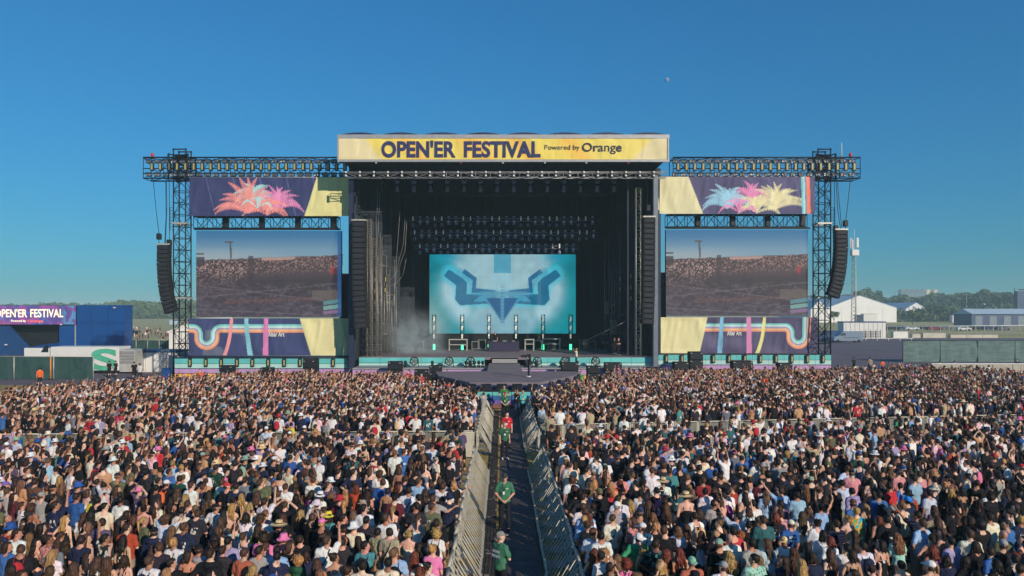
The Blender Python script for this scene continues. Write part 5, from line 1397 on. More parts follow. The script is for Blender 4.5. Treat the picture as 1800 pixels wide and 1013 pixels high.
wood('distant_wood', -120, 350, lambda u: 534 - 5 * sst(u, 100, 260) + 2 * math.sin(u * 0.05) + 1.2 * math.sin(u * 0.23), 560, 680, 300, M_leaf, 3, 1.3, 150)
wood('far_woodland', 1425, 1830, lambda u: 519 + 5 * math.sin(u * 0.021 + 1.2) + 2 * math.sin(u * 0.11) - 8 * math.exp(-((u - 1515) / 35) ** 2) + 4 * math.exp(-((u - 1620) / 40) ** 2), 520, 760, 330, M_leaf2, 5, 1.4, 150)
wood('far_scrubland', 1570, 1830, lambda u: 541 - 6 * sst(u, 1600, 1690) + 3 * math.sin(u * 0.06), 410, 500, 130, M_leaf2, 9, 1.0, 110)
def tree(lab, u, vtop, Y, rx, nm='tree', mat=None, seed=1, nleaf=900, size=0.55, trunk=0.3):
    x = UX(u, Y); zt = VZ(vtop, Y); t = thing(nm, lab, 'tree', (x, Y, 0)); r = random.Random(seed)
    m = MB(); m.tube((x, Y, 0), (x, Y, zt * 0.45), trunk, 7, trunk * 0.6); cr = []
    for k in range(6):
        a = k * 1.05 + r.uniform(-.3, .3); e = Vector((x + rx * 0.55 * math.cos(a), Y + rx * 0.5 * math.sin(a), zt * r.uniform(0.55, 0.8)))
        m.tube((x, Y, zt * r.uniform(0.28, 0.45)), e, trunk * 0.45, 5, trunk * 0.15); cr.append((e.x, e.y, e.z, rx * 0.55, rx * 0.55, zt * 0.2))
    cr.append((x, Y, zt * 0.8, rx * 0.5, rx * 0.5, zt * 0.2))
    m.build('trunk', M_bark, t)
    o = leaf_mesh('crown', cr, nleaf // 7, size, mat or M_leaf2, seed, t.location); o.parent = t
for a in (('big dark tree at the right edge, tallest of the tree line', 1741, 506, 480, 11, 'tree', M_leaf2, 21, 2200, 0.9, 0.6), ('round dark tree left of the tallest tree at the right edge', 1716, 517, 470, 8, 'tree', M_leaf2, 22, 1600, 0.8, 0.5),
          ('dark tree right of the tallest tree at the right edge', 1772, 513, 455, 9, 'tree', M_leaf2, 23, 1800, 0.8, 0.5), ('small pale tree standing before the second white marquee', 1604, 546, 330, 2.4, 'tree', M_leaf, 24, 500, 0.35, 0.15),
          ('small yellow green tree at the left end of the biggest marquee', 1466, 546, 300, 2.2, 'tree', pm('foliage_pale', '#66703a', 0.9, var=0.4, scale=0.3), 25, 500, 0.32, 0.14), ('broad tree behind the ridge of the biggest marquee', 1520, 506, 560, 12, 'tree', M_leaf, 26, 2000, 1.0, 0.6),
          ('bushy tree between the second marquee and the pale container', 1648, 534, 410, 7, 'tree', M_leaf2, 27, 1500, 0.7, 0.4)):
    tree(*a)
# moon
Yq = 5200
mo = MB(); R = 22.0; c = Vector((UX(1172.5, Yq), Yq, VZ(141.5, Yq)))
th = math.radians(-20); vs = []; nn = 28
rim = [(R * math.cos(t), R * math.sin(t)) for t in [math.radians(55 + 250 * k / nn - 20) for k in range(nn + 1)]]
ring = [[], [], []]
m_v = [(c.x, c.y - R, c.z)]
def moonpt(a, e):  # a: angle round the disc, e: 0 centre .. 1 rim
    k = 1.0 if math.cos(a - math.radians(150)) > -0.25 else 0.62
    return (c.x + R * k * e * math.cos(a), c.y - R * math.sqrt(max(0.0, 1 - (e * k) ** 2)), c.z + R * k * e * math.sin(a))
for e in (0.35, 0.7, 0.92, 1.0):
    for k in range(32): m_v.append(moonpt(2 * math.pi * k / 32, e))
fs = [(0, 1 + k, 1 + (k + 1) % 32) for k in range(32)]
for q in range(3):
    for k in range(32): fs.append((1 + q * 32 + k, 1 + (q + 1) * 32 + k, 1 + (q + 1) * 32 + (k + 1) % 32, 1 + q * 32 + (k + 1) % 32))
mo.add(m_v, fs, True)
M_moon = pm('moon_rock', '#b9b4ac', 1.0, var=0.35, scale=0.06)
ntm = M_moon.node_tree; bs = ntm.nodes['Principled BSDF']; bs.inputs['Alpha'].default_value = 0.32
tag(mo.build('moon', M_moon), 'pale gibbous daytime moon in the blue sky above the stage', 'moon')
# ------------------------------------------------------------------ aisle and crowd barriers
M_mat = pm('runway_mat', '#453f49', 0.85, var=0.25, scale=1.6, bump=0.3, bscale=9, col2='#5c544f')
M_ramp = pm('cable_ramp_rubber', '#3a3330', 0.9, var=0.4, scale=5.0, bump=0.4, bscale=14)
M_kerb = pm('timber_edge', '#4a3b30', 0.9, var=0.3, scale=1.5)
M_barr = pm('barrier_steel', '#bfbaa8', 0.55, 0.15, var=0.12, scale=5)
M_panel = pm('barrier_panel', '#77776f', 0.6, 0.2, var=0.25, scale=3)
M_plate = pm('barrier_plate', '#8f8f88', 0.6, 0.2, var=0.25, scale=3, bump=0.2, bscale=25)
def slab(name, x0, x1, y0, y1, h, mat, n, z0=0.006):
    """a strip laid from rolls or lengths: every length its own piece"""
    for i in range(n):
        a, b = y0 + (y1 - y0) * i / n, y0 + (y1 - y0) * (i + 1) / n
        o = MB().box(((x0 + x1) / 2, (a + b) / 2, z0 + h / 2), (x1 - x0, b - a - 0.012, h)).build(name, mat); struct(o)
slab('path', -0.08, 1.06, 9, 49.5, 0.02, M_mat, 30)
slab('path_edge', 1.075, 1.19, 9, 49.5, 0.05, M_kerb, 16)
cr_ = thing('cable_ramp', 'long dark cable ramp lying along the left of the aisle mat', 'cable ramp', (-0.38, 30, 0))
rampm = MB(); rampm.prism_x([(-0.42, 0), (0.42, 0), (0.42, 0.05), (-0.42, 0.05)], -0.2, 0.2)
for k in range(4): rampm.box((-0.15 + 0.1 * k, 0, 0.06), (0.035, 0.8, 0.02))
rm = rampm.mesh('ramp_segment', M_ramp)
for i in range(46):
    o = bpy.data.objects.new('ramp_segment', rm); COL.objects.link(o); o.parent = cr_; o.location = (random.uniform(-0.008, 0.008), 9.4 + i * 0.87 - 30, 0.006)

BP = {}
def barrier(loc, rz, label, group, solid=False):
    if solid in BP: return dup(BP[solid], loc, rz, label, group)
    W = 1.2
    b = thing('crowd_barrier', label, 'barrier', loc, group, rz); BP[solid] = b
    if solid:
        MB().box((0, W / 2, 0.60), (0.02, W - 0.10, 0.86)).build('panel', M_panel, b, world=False)
    else:
        for z in (0.16, 0.62):
            MB().box((0.0, W / 2, z), (0.03, W - 0.12, 0.04)).build('cross_rail', M_barr, b, world=False)
    MB().tube((0, 0.01, 1.10), (0, W - 0.01, 1.10), 0.032 if solid else 0.038, 7).build('top_rail', M_barr, b, world=False)
    um = MB().box((0, 0, 0.54), (0.05, 0.05, 1.06)).mesh('upright', M_barr)
    for y in (0.035, W - 0.035):
        o = bpy.data.objects.new('upright', um); COL.objects.link(o); o.parent = b; o.location = (0.0, y, 0)
    bmm = MB().tube((0.03, 0, 1.06), (0.62, 0, 0.07), 0.017, 5).mesh('brace', M_barr)
    for y in (0.15, 0.45, 0.75, 1.05):
        o = bpy.data.objects.new('brace', bmm); COL.objects.link(o); o.parent = b; o.location = (0, y, 0)
    MB().box((0.64, W / 2, 0.045), (0.07, W - 0.01, 0.07)).build('base_rail', M_barr, b, world=False)
    MB().box((0.06, 0.40, 0.025), (1.05, 0.56, 0.03)).build('floor_plate', M_plate, b, world=False)
    return b
for i in range(32):
    y = 10.2 + i * 1.21
    if 29.9 < y < 33.2: continue
    barrier((-1.20 + random.gauss(0, .012), y, 0.006), random.gauss(0, .008), 'steel crowd barrier in the row along the left of the aisle', 'barriers along the left of the aisle')
    if True:
        barrier((1.80 + random.gauss(0, .012), y + 1.2, 0.006), math.pi + random.gauss(0, .008), 'steel crowd barrier in the row along the right of the aisle', 'barriers along the right of the aisle')
def barrier_row(x0, y0, x1, y1, lab, grp):
    d = Vector((x1 - x0, y1 - y0, 0)); n = int(d.length / 1.21); ang = math.atan2(d.y, d.x)
    for i in range(n):
        p = Vector((x0, y0, 0.006)) + d.normalized() * (1.21 * i)
        # the flat panel faces the camera, the braces stand towards the stage: local +y runs along the row
        barrier(p, ang - math.pi / 2, lab, grp, True) if d.x < 0 else barrier(p + d.normalized() * 1.2, ang + math.pi / 2, lab, grp, True)
barrier_row(1.95, 36.4, 31, 40.3, 'pale steel barrier crossing the crowd on the right side', 'barriers across the right crowd')
barrier_row(-1.4, 34.6, -26, 33.6, 'pale steel barrier crossing the crowd on the left side', 'barriers across the left crowd')
for (x0, y0, x1, y1, lab, grp) in ((-1.4, 48.6, -7.5, 57.2, 'steel barrier slanting along the left of the thrust stage', 'barriers left of the thrust stage'), (8.2, 57.6, 2.0, 48.6, 'steel barrier slanting along the right of the thrust stage', 'barriers right of the thrust stage')):
    barrier_row(x0, y0, x1, y1, lab, grp)
MB_ = thing('barrier_gate', 'grey steel barrier end with side panel at the gap in the left aisle row', 'barrier', (-1.6, 33.6, 0))
MB().box((-1.75, 33.55, 0.62), (0.9, 0.03, 1.1)).build('panel', M_barr, MB_); MB().tube((-2.2, 33.55, 1.2), (-1.3, 33.55, 1.2), 0.04, 6).build('top_rail', M_barr, MB_)
for s in (-2.18, -1.32): MB().box((s, 33.55, 0.58), (0.05, 0.06, 1.16)).build('upright', M_barr, MB_)

# litter and dry tufts along the aisle
m = MB(); r = random.Random(8)
for k in range(110):
    side = r.random(); x = r.uniform(-.62, -.12) if side < .55 else (r.uniform(-1.15, -.6) if side < .8 else r.uniform(1.1, 1.75)); y = r.uniform(15, 48); q = r.random()
    if q < .4: m.tube((x, y, .05), (x + r.uniform(-.08, .08), y + r.uniform(-.08, .08), .07), .035, 6, .028)
    elif q < .75: m.box((x, y, .075), (r.uniform(.05, .16), r.uniform(.04, .12), .008), rz=r.uniform(0, 3))
    else: m.tube((x, y, .08), (x + r.uniform(-.2, .2), y + r.uniform(-.2, .2), .08), .03, 6, .015)
o = m.build('litter', [pm('litter_paper', '#7d786c', .8, var=.5, scale=2)]); o['kind'] = 'stuff'
V = []; rg = np.random.default_rng(12); nT = 5200
xs_ = np.where(rg.random(nT) < .6, rg.uniform(-1.35, -.58, nT), np.where(rg.random(nT) < .5, rg.uniform(1.2, 1.8, nT), rg.uniform(-.17, -.09, nT))); ys_ = rg.uniform(15, 49, nT)
h_ = rg.uniform(.02, .07, nT); a_ = rg.uniform(0, 6.28, nT); b_ = rg.normal(0, .03, (nT, 2))
P0 = np.stack([xs_ - .01 * np.cos(a_), ys_ - .01 * np.sin(a_), np.full(nT, .005)], -1); P1 = np.stack([xs_ + .01 * np.cos(a_), ys_ + .01 * np.sin(a_), np.full(nT, .005)], -1); P2 = np.stack([xs_ + b_[:, 0], ys_ + b_[:, 1], h_], -1)
me = bpy.data.meshes.new('grass_tufts'); np_mesh(me, np.stack([P0, P1, P2], 1).reshape(-1, 3), np.arange(nT * 3).reshape(nT, 3), False); me.materials.append(pm('dry_grass', '#a8913f', .9, var=.3, scale=1))
o = bpy.data.objects.new('grass_tufts', me); COL.objects.link(o); o['kind'] = 'stuff'
# ------------------------------------------------------------------ people: distance-field bodies meshed on uneven grids
EDG = [((0, 0, 0), (1, 0, 0)), ((0, 1, 0), (1, 1, 0)), ((0, 0, 1), (1, 0, 1)), ((0, 1, 1), (1, 1, 1)),
       ((0, 0, 0), (0, 1, 0)), ((1, 0, 0), (1, 1, 0)), ((0, 0, 1), (0, 1, 1)), ((1, 0, 1), (1, 1, 1)),
       ((0, 0, 0), (0, 0, 1)), ((1, 0, 0), (1, 0, 1)), ((0, 1, 0), (0, 1, 1)), ((1, 1, 0), (1, 1, 1))]
def snet(Vv, xs, ys, zs):
    """surface net of the zero level"""
    nx, ny, nz = Vv.shape
    ins = Vv < 0
    cnt = np.zeros((nx - 1, ny - 1, nz - 1), np.int8)
    sl = lambda A, o: A[o[0]:nx - 1 + o[0], o[1]:ny - 1 + o[1], o[2]:nz - 1 + o[2]]
    for a in ((0, 0, 0), (1, 0, 0), (0, 1, 0), (1, 1, 0), (0, 0, 1), (1, 0, 1), (0, 1, 1), (1, 1, 1)): cnt += sl(ins, a)
    act = (cnt > 0) & (cnt < 8)
    I = np.argwhere(act)
    if len(I) == 0: return np.zeros((0, 3)), np.zeros((0, 4), int)
    idx = -np.ones(act.shape, np.int64); idx[act] = np.arange(len(I))
    acc = np.zeros((len(I), 3)); num = np.zeros(len(I))
    i, j, k = I.T
    for a, b in EDG:
        va = Vv[i + a[0], j + a[1], k + a[2]]; vb = Vv[i + b[0], j + b[1], k + b[2]]
        s = (va < 0) != (vb < 0); t = np.where(s, va / np.where(s, va - vb, 1), 0)
        pa = np.stack([xs[i + a[0]], ys[j + a[1]], zs[k + a[2]]], -1); pb = np.stack([xs[i + b[0]], ys[j + b[1]], zs[k + b[2]]], -1)
        acc += np.where(s[:, None], pa + (pb - pa) * t[:, None], 0); num += s
    P = acc / num[:, None]
    Q = []
    for ax in range(3):
        A = ins.take(range(Vv.shape[ax] - 1), ax); B = ins.take(range(1, Vv.shape[ax]), ax)
        c = np.argwhere(A != B); o = [q for q in range(3) if q != ax]
        c = c[(c[:, o[0]] > 0) & (c[:, o[0]] < Vv.shape[o[0]] - 1) & (c[:, o[1]] > 0) & (c[:, o[1]] < Vv.shape[o[1]] - 1)]
        if len(c) == 0: continue
        def g(d0, d1):
            e = c.copy(); e[:, o[0]] += d0; e[:, o[1]] += d1; return idx[e[:, 0], e[:, 1], e[:, 2]]
        q = np.stack([g(-1, -1), g(0, -1), g(0, 0), g(-1, 0)], -1)
        fl = A[c[:, 0], c[:, 1], c[:, 2]] ^ (ax == 1)
        q = np.where(fl[:, None], q, q[:, ::-1]); Q.append(q)
    Q = np.concatenate(Q); Q = Q[(Q >= 0).all(1)]
    return P, Q

def rz_(p, a):
    c, s = math.cos(a), math.sin(a); return (p[0] * c - p[1] * s, p[0] * s + p[1] * c, p[2])

def ax_(lo, hi, f0, f1, fine, coarse):
    """an axis with fine steps between f0 and f1"""
    out = []; x = lo
    while x < hi + coarse:
        out.append(x); x += fine if f0 - 1e-6 <= x < f1 else coarse
    return np.array(out)

def field(prims, xs, ys, zs, cuts=(), wob=0.0, wseed=0.0, ridge=0.0):
    V = np.full((len(xs), len(ys), len(zs)), 0.25)
    for p in prims:
        k = p[-1]
        if p[0] == 'c':
            a, b, ra, rb = np.array(p[1], float), np.array(p[2], float), p[3], p[4]; R = max(ra, rb)
            lo = np.minimum(a, b) - R - 0.09; hi = np.maximum(a, b) + R + 0.09
        else:
            c, r, yaw = np.array(p[1], float), np.array(p[2], float), p[3]
            m = r.max() if yaw else r
            lo = c - m - 0.09; hi = c + m + 0.09
        s = [slice(max(0, np.searchsorted(A, l) - 1), np.searchsorted(A, h) + 1) for A, l, h in zip((xs, ys, zs), lo, hi)]
        X = xs[s[0]][:, None, None]; Y = ys[s[1]][None, :, None]; Z = zs[s[2]][None, None, :]
        if p[0] == 'c':
            d = b - a; L = max(d @ d, 1e-9)
            t = np.clip(((X - a[0]) * d[0] + (Y - a[1]) * d[1] + (Z - a[2]) * d[2]) / L, 0, 1)
            f = np.sqrt((X - a[0] - t * d[0]) ** 2 + (Y - a[1] - t * d[1]) ** 2 + (Z - a[2] - t * d[2]) ** 2) - (ra + (rb - ra) * t)
        else:
            x, y, z = X - c[0], Y - c[1], Z - c[2]
            if yaw:
                co, si = math.cos(-yaw), math.sin(-yaw); x, y = x * co - y * si, x * si + y * co
            k0 = np.sqrt((x / r[0]) ** 2 + (y / r[1]) ** 2 + (z / r[2]) ** 2); k1 = np.sqrt((x / r[0] ** 2) ** 2 + (y / r[1] ** 2) ** 2 + (z / r[2] ** 2) ** 2)
            f = k0 * (k0 - 1) / np.maximum(k1, 1e-6)
        v = V[s[0], s[1], s[2]]
        if k < 0: V[s[0], s[1], s[2]] = np.maximum(v, -f)              # carve
        else:
            h = np.clip(0.5 + 0.5 * (v - f) / k, 0, 1); V[s[0], s[1], s[2]] = v + (f - v) * h - k * h * (1 - h)
    X = xs[:, None, None]; Y = ys[None, :, None]; Z = zs[None, None, :]
    if wob: V = V + wob * (np.sin(23 * Z + 9 * X + wseed) * np.sin(17 * X - 6 * Y + 1.7 * wseed) + 0.6 * np.sin(41 * Z - 12 * Y + 2 * wseed))
    if ridge: V = V + ridge * np.sin(13 * np.arctan2(X, -Y - .01) + 2.5 * np.sin(7 * Z + wseed) + wseed)
    for c in cuts: V = np.maximum(V, c(X, Y, Z))
    return V

def skel(sex, pL, pR):
    sx = 0.178 if sex == 'm' else 0.152
    J = {'sx': sx}
    for s, ps in ((-1, pL), (1, pR)):
        S = (s * sx, -0.005, 1.425)
        E, W, H = {
            'down': ((s * (sx + .055), -.03, 1.15), (s * (sx + .06), .05, .91), (s * (sx + .055), .075, .83)),
            'front': ((s * (sx + .07), .0, 1.165), (s * .09, .22, 1.13), (s * .03, .25, 1.16)),
            'film': ((s * (sx + .05), .17, 1.40), (s * .09, .27, 1.62), (s * .07, .29, 1.70)),
            'up': ((s * (sx + .08), .09, 1.62), (s * (sx + .05), .15, 1.87), (s * (sx + .04), .17, 1.955)),
            'lean': ((s * (sx + .13), .12, 1.58), (s * (sx + .26), .22, 1.80), (s * (sx + .30), .25, 1.87)),
            'head': ((s * (sx + .16), .0, 1.58), (s * .13, .0, 1.745), (s * .06, -.03, 1.785)),
            'hip': ((s * (sx + .19), -.08, 1.18), (s * (sx + .02), .03, 1.02), (s * (sx - .03), .08, 1.0)),
            'side': ((s * (sx + .19), .07, 1.28), (s * (sx + .36), .18, 1.36), (s * (sx + .43), .21, 1.38)),
            'fold': ((s * (sx + .07), .05, 1.165), (-s * .05, .17, 1.19), (-s * .12, .16, 1.22)),
            'clasp': ((s * (sx + .10), .0, 1.16), (s * .09, .15, .985), (s * .03, .18, .955))}[ps]
        J[s] = (S, E, W, H)
    return J

def head_prims(sex, yaw, k=0.03):
    R = lambda p: rz_(p, yaw)
    j = 0.9 if sex == 'f' else 1.0
    P = [('e', R((0, -.004, 1.662)), (.074, .094, .096), yaw, k), ('e', R((0, .032, 1.600)), (.056 * j, .062, .072), yaw, .03),
         ('c', R((0, .092, 1.640)), R((0, .112, 1.606)), .010, .016, .012),                            # nose
         ('e', R((0, .085, 1.655)), (.05, .018, .012), yaw, .012),                                       # brow
         ('e', R((0, .088, 1.571)), (.024, .013, .010), yaw, .006),                                      # lips
         ('e', R((0, .072, 1.545)), (.022, .018, .016), yaw, .02)]                                       # chin
    for s in (-1, 1):
        P.append(('e', R((s * .077, .0, 1.625)), (.011, .022, .032), yaw, .006))
        P.append(('e', R((s * .030, .102, 1.637)), (.016, .012, .010), yaw, -1))                         # eye sockets
    return P

def body_prims(sex, J, yaw):
    f = sex == 'f'; sx = J['sx']; hw = .095 if not f else .10
    P = []
    for s in (-1, 1):
        P += [('c', (s * hw, 0, .92), (s * .105, .02, .50), .083, .056, .03), ('c', (s * .105, .02, .50), (s * .115, -.01, .09), .056, .038, .02),
              ('e', (s * .108, -.025, .36), (.05, .055, .12), 0, .03), ('c', (s * .115, -.03, .045), (s * .135, .15, .035), .042, .034, .02)]
    P += [('e', (0, -.005, .955), (.155 if not f else .165, .115, .13), 0, .05), ('e', (0, 0, 1.11), (.135 if not f else .115, .092, .17), 0, .06),
          ('e', (0, -.005, 1.29), (.168 if not f else .142, .105, .18), 0, .06), ('c', (-sx * .85, -.01, 1.425), (sx * .85, -.01, 1.425), .052, .052, .05)]
    if f: P += [('e', (s * .062, .085, 1.30), (.055, .05, .055), 0, .03) for s in (-1, 1)]
    for s in (-1, 1):
        P.append(('c', (s * sx * .8, -.015, 1.43), (s * .03, -.015, 1.50), .042, .04, .03))
        S, E, W, H = J[s]
        g = 1.0 if not f else .84
        P += [('c', S, E, .052 * g, .040 * g, .025), ('c', E, W, .040 * g, .027 * g, .012), ('c', W, H, .027 * g, .034 * g, .012)]
    P.append(('c', (0, -.015, 1.43), rz_((0, .005, 1.57), yaw * .5), .056 if not f else .047, .052 if not f else .043, .035))
    return P + head_prims(sex, yaw)

def hand_mesh(J, s):
    """four unequal bent fingers and a thumb rooted in the palm"""
    S, E, W, H = [Vector(q) for q in J[s]]
    d = (H - W).normalized(); n = d.cross(Vector((s, 0.3, 0.2)))
    n = n.normalized() if n.length > 1e-3 else Vector((0, 0, 1)); l = d.cross(n).normalized()
    m = MB()
    for q, (off, ln) in enumerate(((-.024, .062), (-.008, .078), (.008, .084), (.024, .074))):
        a = H + l * off; b = a + d * ln * .55; c = b + (d * .8 + n * .45).normalized() * ln * .5
        m.path([a - d * .01, b, c], [.0095, .0085, .006], 5)
    a = W + d * .03 + l * .024; b = a + (d * .7 + l * .75).normalized() * .042; c = b + (d * .95 + n * .3).normalized() * .032
    m.path([a, b, c], [.012, .0105, .007], 5)
    return m

def top_prims(kind, sex, J):
    f = sex == 'f'; sx = J['sx']; w = 1.0 if not f else .86
    cuts = []
    if kind in ('tee', 'hoodie'):
        P = [('e', (0, -.004, 1.30), (.192 * w, .127, .20), 0, .05), ('e', (0, -.002, 1.08), (.186 * w, .128, .24), 0, .06), ('e', (0, -.002, .93), (.19 * w, .13, .12), 0, .06),
             ('c', (-sx * .9, -.01, 1.425), (sx * .9, -.01, 1.425), .068, .068, .05)]
        for s in (-1, 1):
            S, E, W, H = J[s]
            P.append(('c', (s * sx * .8, -.015, 1.435), (s * .05, -.02, 1.488), .054, .05, .03))
            if kind == 'tee':
                T = tuple(S[i] + (E[i] - S[i]) * .72 for i in range(3)); P.append(('c', S, T, .070 * (1 if not f else .88), .068 * (1 if not f else .84), .03))
            else:
                P += [('c', S, E, .068, .060, .03), ('c', E, tuple(E[i] + (W[i] - E[i]) * .95 for i in range(3)), .060, .045, .02)]
        if kind == 'hoodie': P.append(('e', (0, -.10, 1.46), (.12, .065, .075), 0, .04))
        P.append(('c', (0, -.012, 1.40), (0, .004, 1.60), .058, .066, -1))
        cuts.append(lambda X, Y, Z: .86 - Z + 0 * X + 0 * Y + .012 * np.sin(18 * X))
        return P, cuts, .0085
    P = [('e', (0, -.002, 1.27), (.162 * w * 1.02, .117, .20), 0, .05), ('e', (0, 0, 1.08), (.15 * w, .112, .22), 0, .06), ('e', (0, -.002, .95), (.178 * w, .128, .10), 0, .06)]
    cuts = [lambda X, Y, Z: .88 - Z + 0 * X + 0 * Y, lambda X, Y, Z: Z - (1.335 + .35 * np.clip(Y, -.05, .1)) - 0 * X]
    return P, cuts, .005

def strap_prims():
    P = []
    for s in (-1, 1): P += [('c', (s * .085, -.105, 1.32), (s * .088, -.035, 1.475), .012, .012, .004), ('c', (s * .088, -.035, 1.475), (s * .08, .09, 1.34), .012, .012, .004)]
    return P

def leg_prims():
    P = []
    for s in (-1, 1): P += [('c', (s * .10, 0, .90), (s * .108, .018, .50), .098, .075, .03), ('c', (s * .108, .018, .50), (s * .118, -.008, .10), .075, .062, .02)]
    return P + [('e', (0, -.005, .95), (.172, .128, .13), 0, .05)], [lambda X, Y, Z: Z - .985 + 0 * X + 0 * Y, lambda X, Y, Z: .075 - Z + 0 * X + 0 * Y]

def shoe_prims():
    return [('c', (s * .115, -.035, .05), (s * .138, .155, .04), .052, .045, .02) for s in (-1, 1)], [lambda X, Y, Z: .006 - Z + 0 * X + 0 * Y]

def hair_prims(kind, yaw, var=0):
    R = lambda p: rz_(p, yaw)
    def facecut(X, Y, Z):
        c, s = math.cos(-yaw), math.sin(-yaw); y = X * s + Y * c; x = X * c - Y * s
        return np.minimum(y - (.028 + .12 * np.clip(Z - 1.66, -.1, .2)), 1.712 - Z) * 1.0 + 0 * x
    P = [('e', R((0, -.010, 1.678)), (.085, .104, .096), yaw, .02)]
    cuts = [facecut]; wob = .0025
    if kind == 'short': P.append(('e', R((0, -.045, 1.635)), (.074, .062, .06), yaw, .03)); cuts.append(lambda X, Y, Z: 1.588 - Z + 0 * X + 0 * Y)
    elif kind == 'bob': P += [('e', R((0, -.035, 1.615)), (.103, .088, .115), yaw, .04), ('e', R((0, -.045, 1.545)), (.10, .07, .06), yaw, .03)]
    elif kind == 'long':
        w = (1.0, .86, 1.08, .92, 1.0)[var % 5]; ln = (1.22, 1.30, 1.36, 1.17, 1.42)[var % 5]; off = (0.0, .025, -.02, .01, -.03)[var % 5]
        P += [('e', R((0, -.04, 1.62)), (.098 * w, .085, .12), yaw, .04), ('e', R((off * .6, -.072, 1.48)), (.098 * w, .058, .15), yaw, .05)]
        for q, s in enumerate((-1, 1)): P.append(('c', R((s * .05, -.06, 1.55)), (s * .06 * w + off, -.118, ln + .05 + .04 * ((var + q) % 3)), .048, .024, .035))
        P += [('c', (0, -.09, 1.50), (off, -.14, ln), .055, .022, .03), ('c', (0.02, -.09, 1.48), (off + .035, -.13, ln + .07), .04, .015, .02), ('c', R((.07, .0, 1.60)), R((.088, .05, 1.44)), .03, .015, .03)]; wob = .006
    elif kind == 'wavy':
        P += [('e', R((0, -.04, 1.62)), (.115, .095, .12), yaw, .04), ('e', R((0, -.08, 1.45)), (.135, .075, .17), yaw, .05), ('e', (0, -.12, 1.32), (.12, .06, .11), 0, .05)]; wob = .011
    elif kind == 'bun': P += [('e', R((0, -.045, 1.635)), (.074, .062, .06), yaw, .03), ('e', R((0, -.095, 1.742)), (.052, .05, .05), yaw, .012)]; cuts.append(lambda X, Y, Z: 1.592 - Z + 0 * X + 0 * Y)
    elif kind == 'pony': P += [('c', R((0, -.095, 1.70)), R((0, -.15, 1.62)), .034, .038, .012), ('c', R((0, -.15, 1.62)), R((0.02, -.145, 1.36)), .038, .016, .02)]; cuts.append(lambda X, Y, Z: np.maximum(0 * X + 0 * Y + 1.592 - Z, -.125 - Y - .2 * (1.6 - Z)) if False else 0 * X + 0 * Y + 0 * Z - 1)
    elif kind == 'curly': P = [('e', R((0, -.015, 1.685)), (.115, .122, .112), yaw, .02), ('e', R((0, -.045, 1.615)), (.115, .10, .10), yaw, .04)]; wob = .011
    elif kind == 'under': P = [('e', R((0, -.035, 1.63)), (.08, .075, .07), yaw, .03)]; cuts.append(lambda X, Y, Z: np.maximum(1.59 - Z, Z - 1.69) + 0 * X + 0 * Y)
    return P, cuts, wob

GRID = {}
def mesh_of(prims, cuts, wob, fine, coarse, fz=(1.5, 1.82), fxy=.125, seed=0.0, ridge=0.0):
    lo = np.array([-.62, -.24, -.02]); hi = np.array([.62, .40, 2.08])
    pts = []
    for p in prims:
        if p[-1] < 0: continue
        if p[0] == 'c': R = max(p[3], p[4]); pts += [np.array(p[1]) - R, np.array(p[2]) - R, np.array(p[1]) + R, np.array(p[2]) + R]
        else: r = np.array(p[2]) if not p[3] else np.full(3, max(p[2])); pts += [np.array(p[1]) - r, np.array(p[1]) + r]
    pts = np.array(pts); lo = pts.min(0) - .06; hi = pts.max(0) + .06
    xs = ax_(lo[0], hi[0], -fxy, fxy, fine, coarse); ys = ax_(lo[1], hi[1], -fxy, fxy, fine if fz[1] > 1.6 else coarse, coarse); zs = ax_(lo[2], hi[2], fz[0], fz[1], fine, coarse)
    V = field(prims, xs, ys, zs, cuts, wob, seed, ridge)
    return snet(V, xs, ys, zs)

def dec(me, ratio):
    o = bpy.data.objects.new('tmp', me); COL.objects.link(o)
    md = o.modifiers.new('d', 'DECIMATE'); md.ratio = ratio
    bpy.context.view_layer.update(); dg = bpy.context.evaluated_depsgraph_get()
    m2 = bpy.data.meshes.new_from_object(o.evaluated_get(dg)); bpy.data.objects.remove(o); bpy.data.meshes.remove(me)
    m2.polygons.foreach_set('use_smooth', np.ones(len(m2.polygons), bool))
    return m2

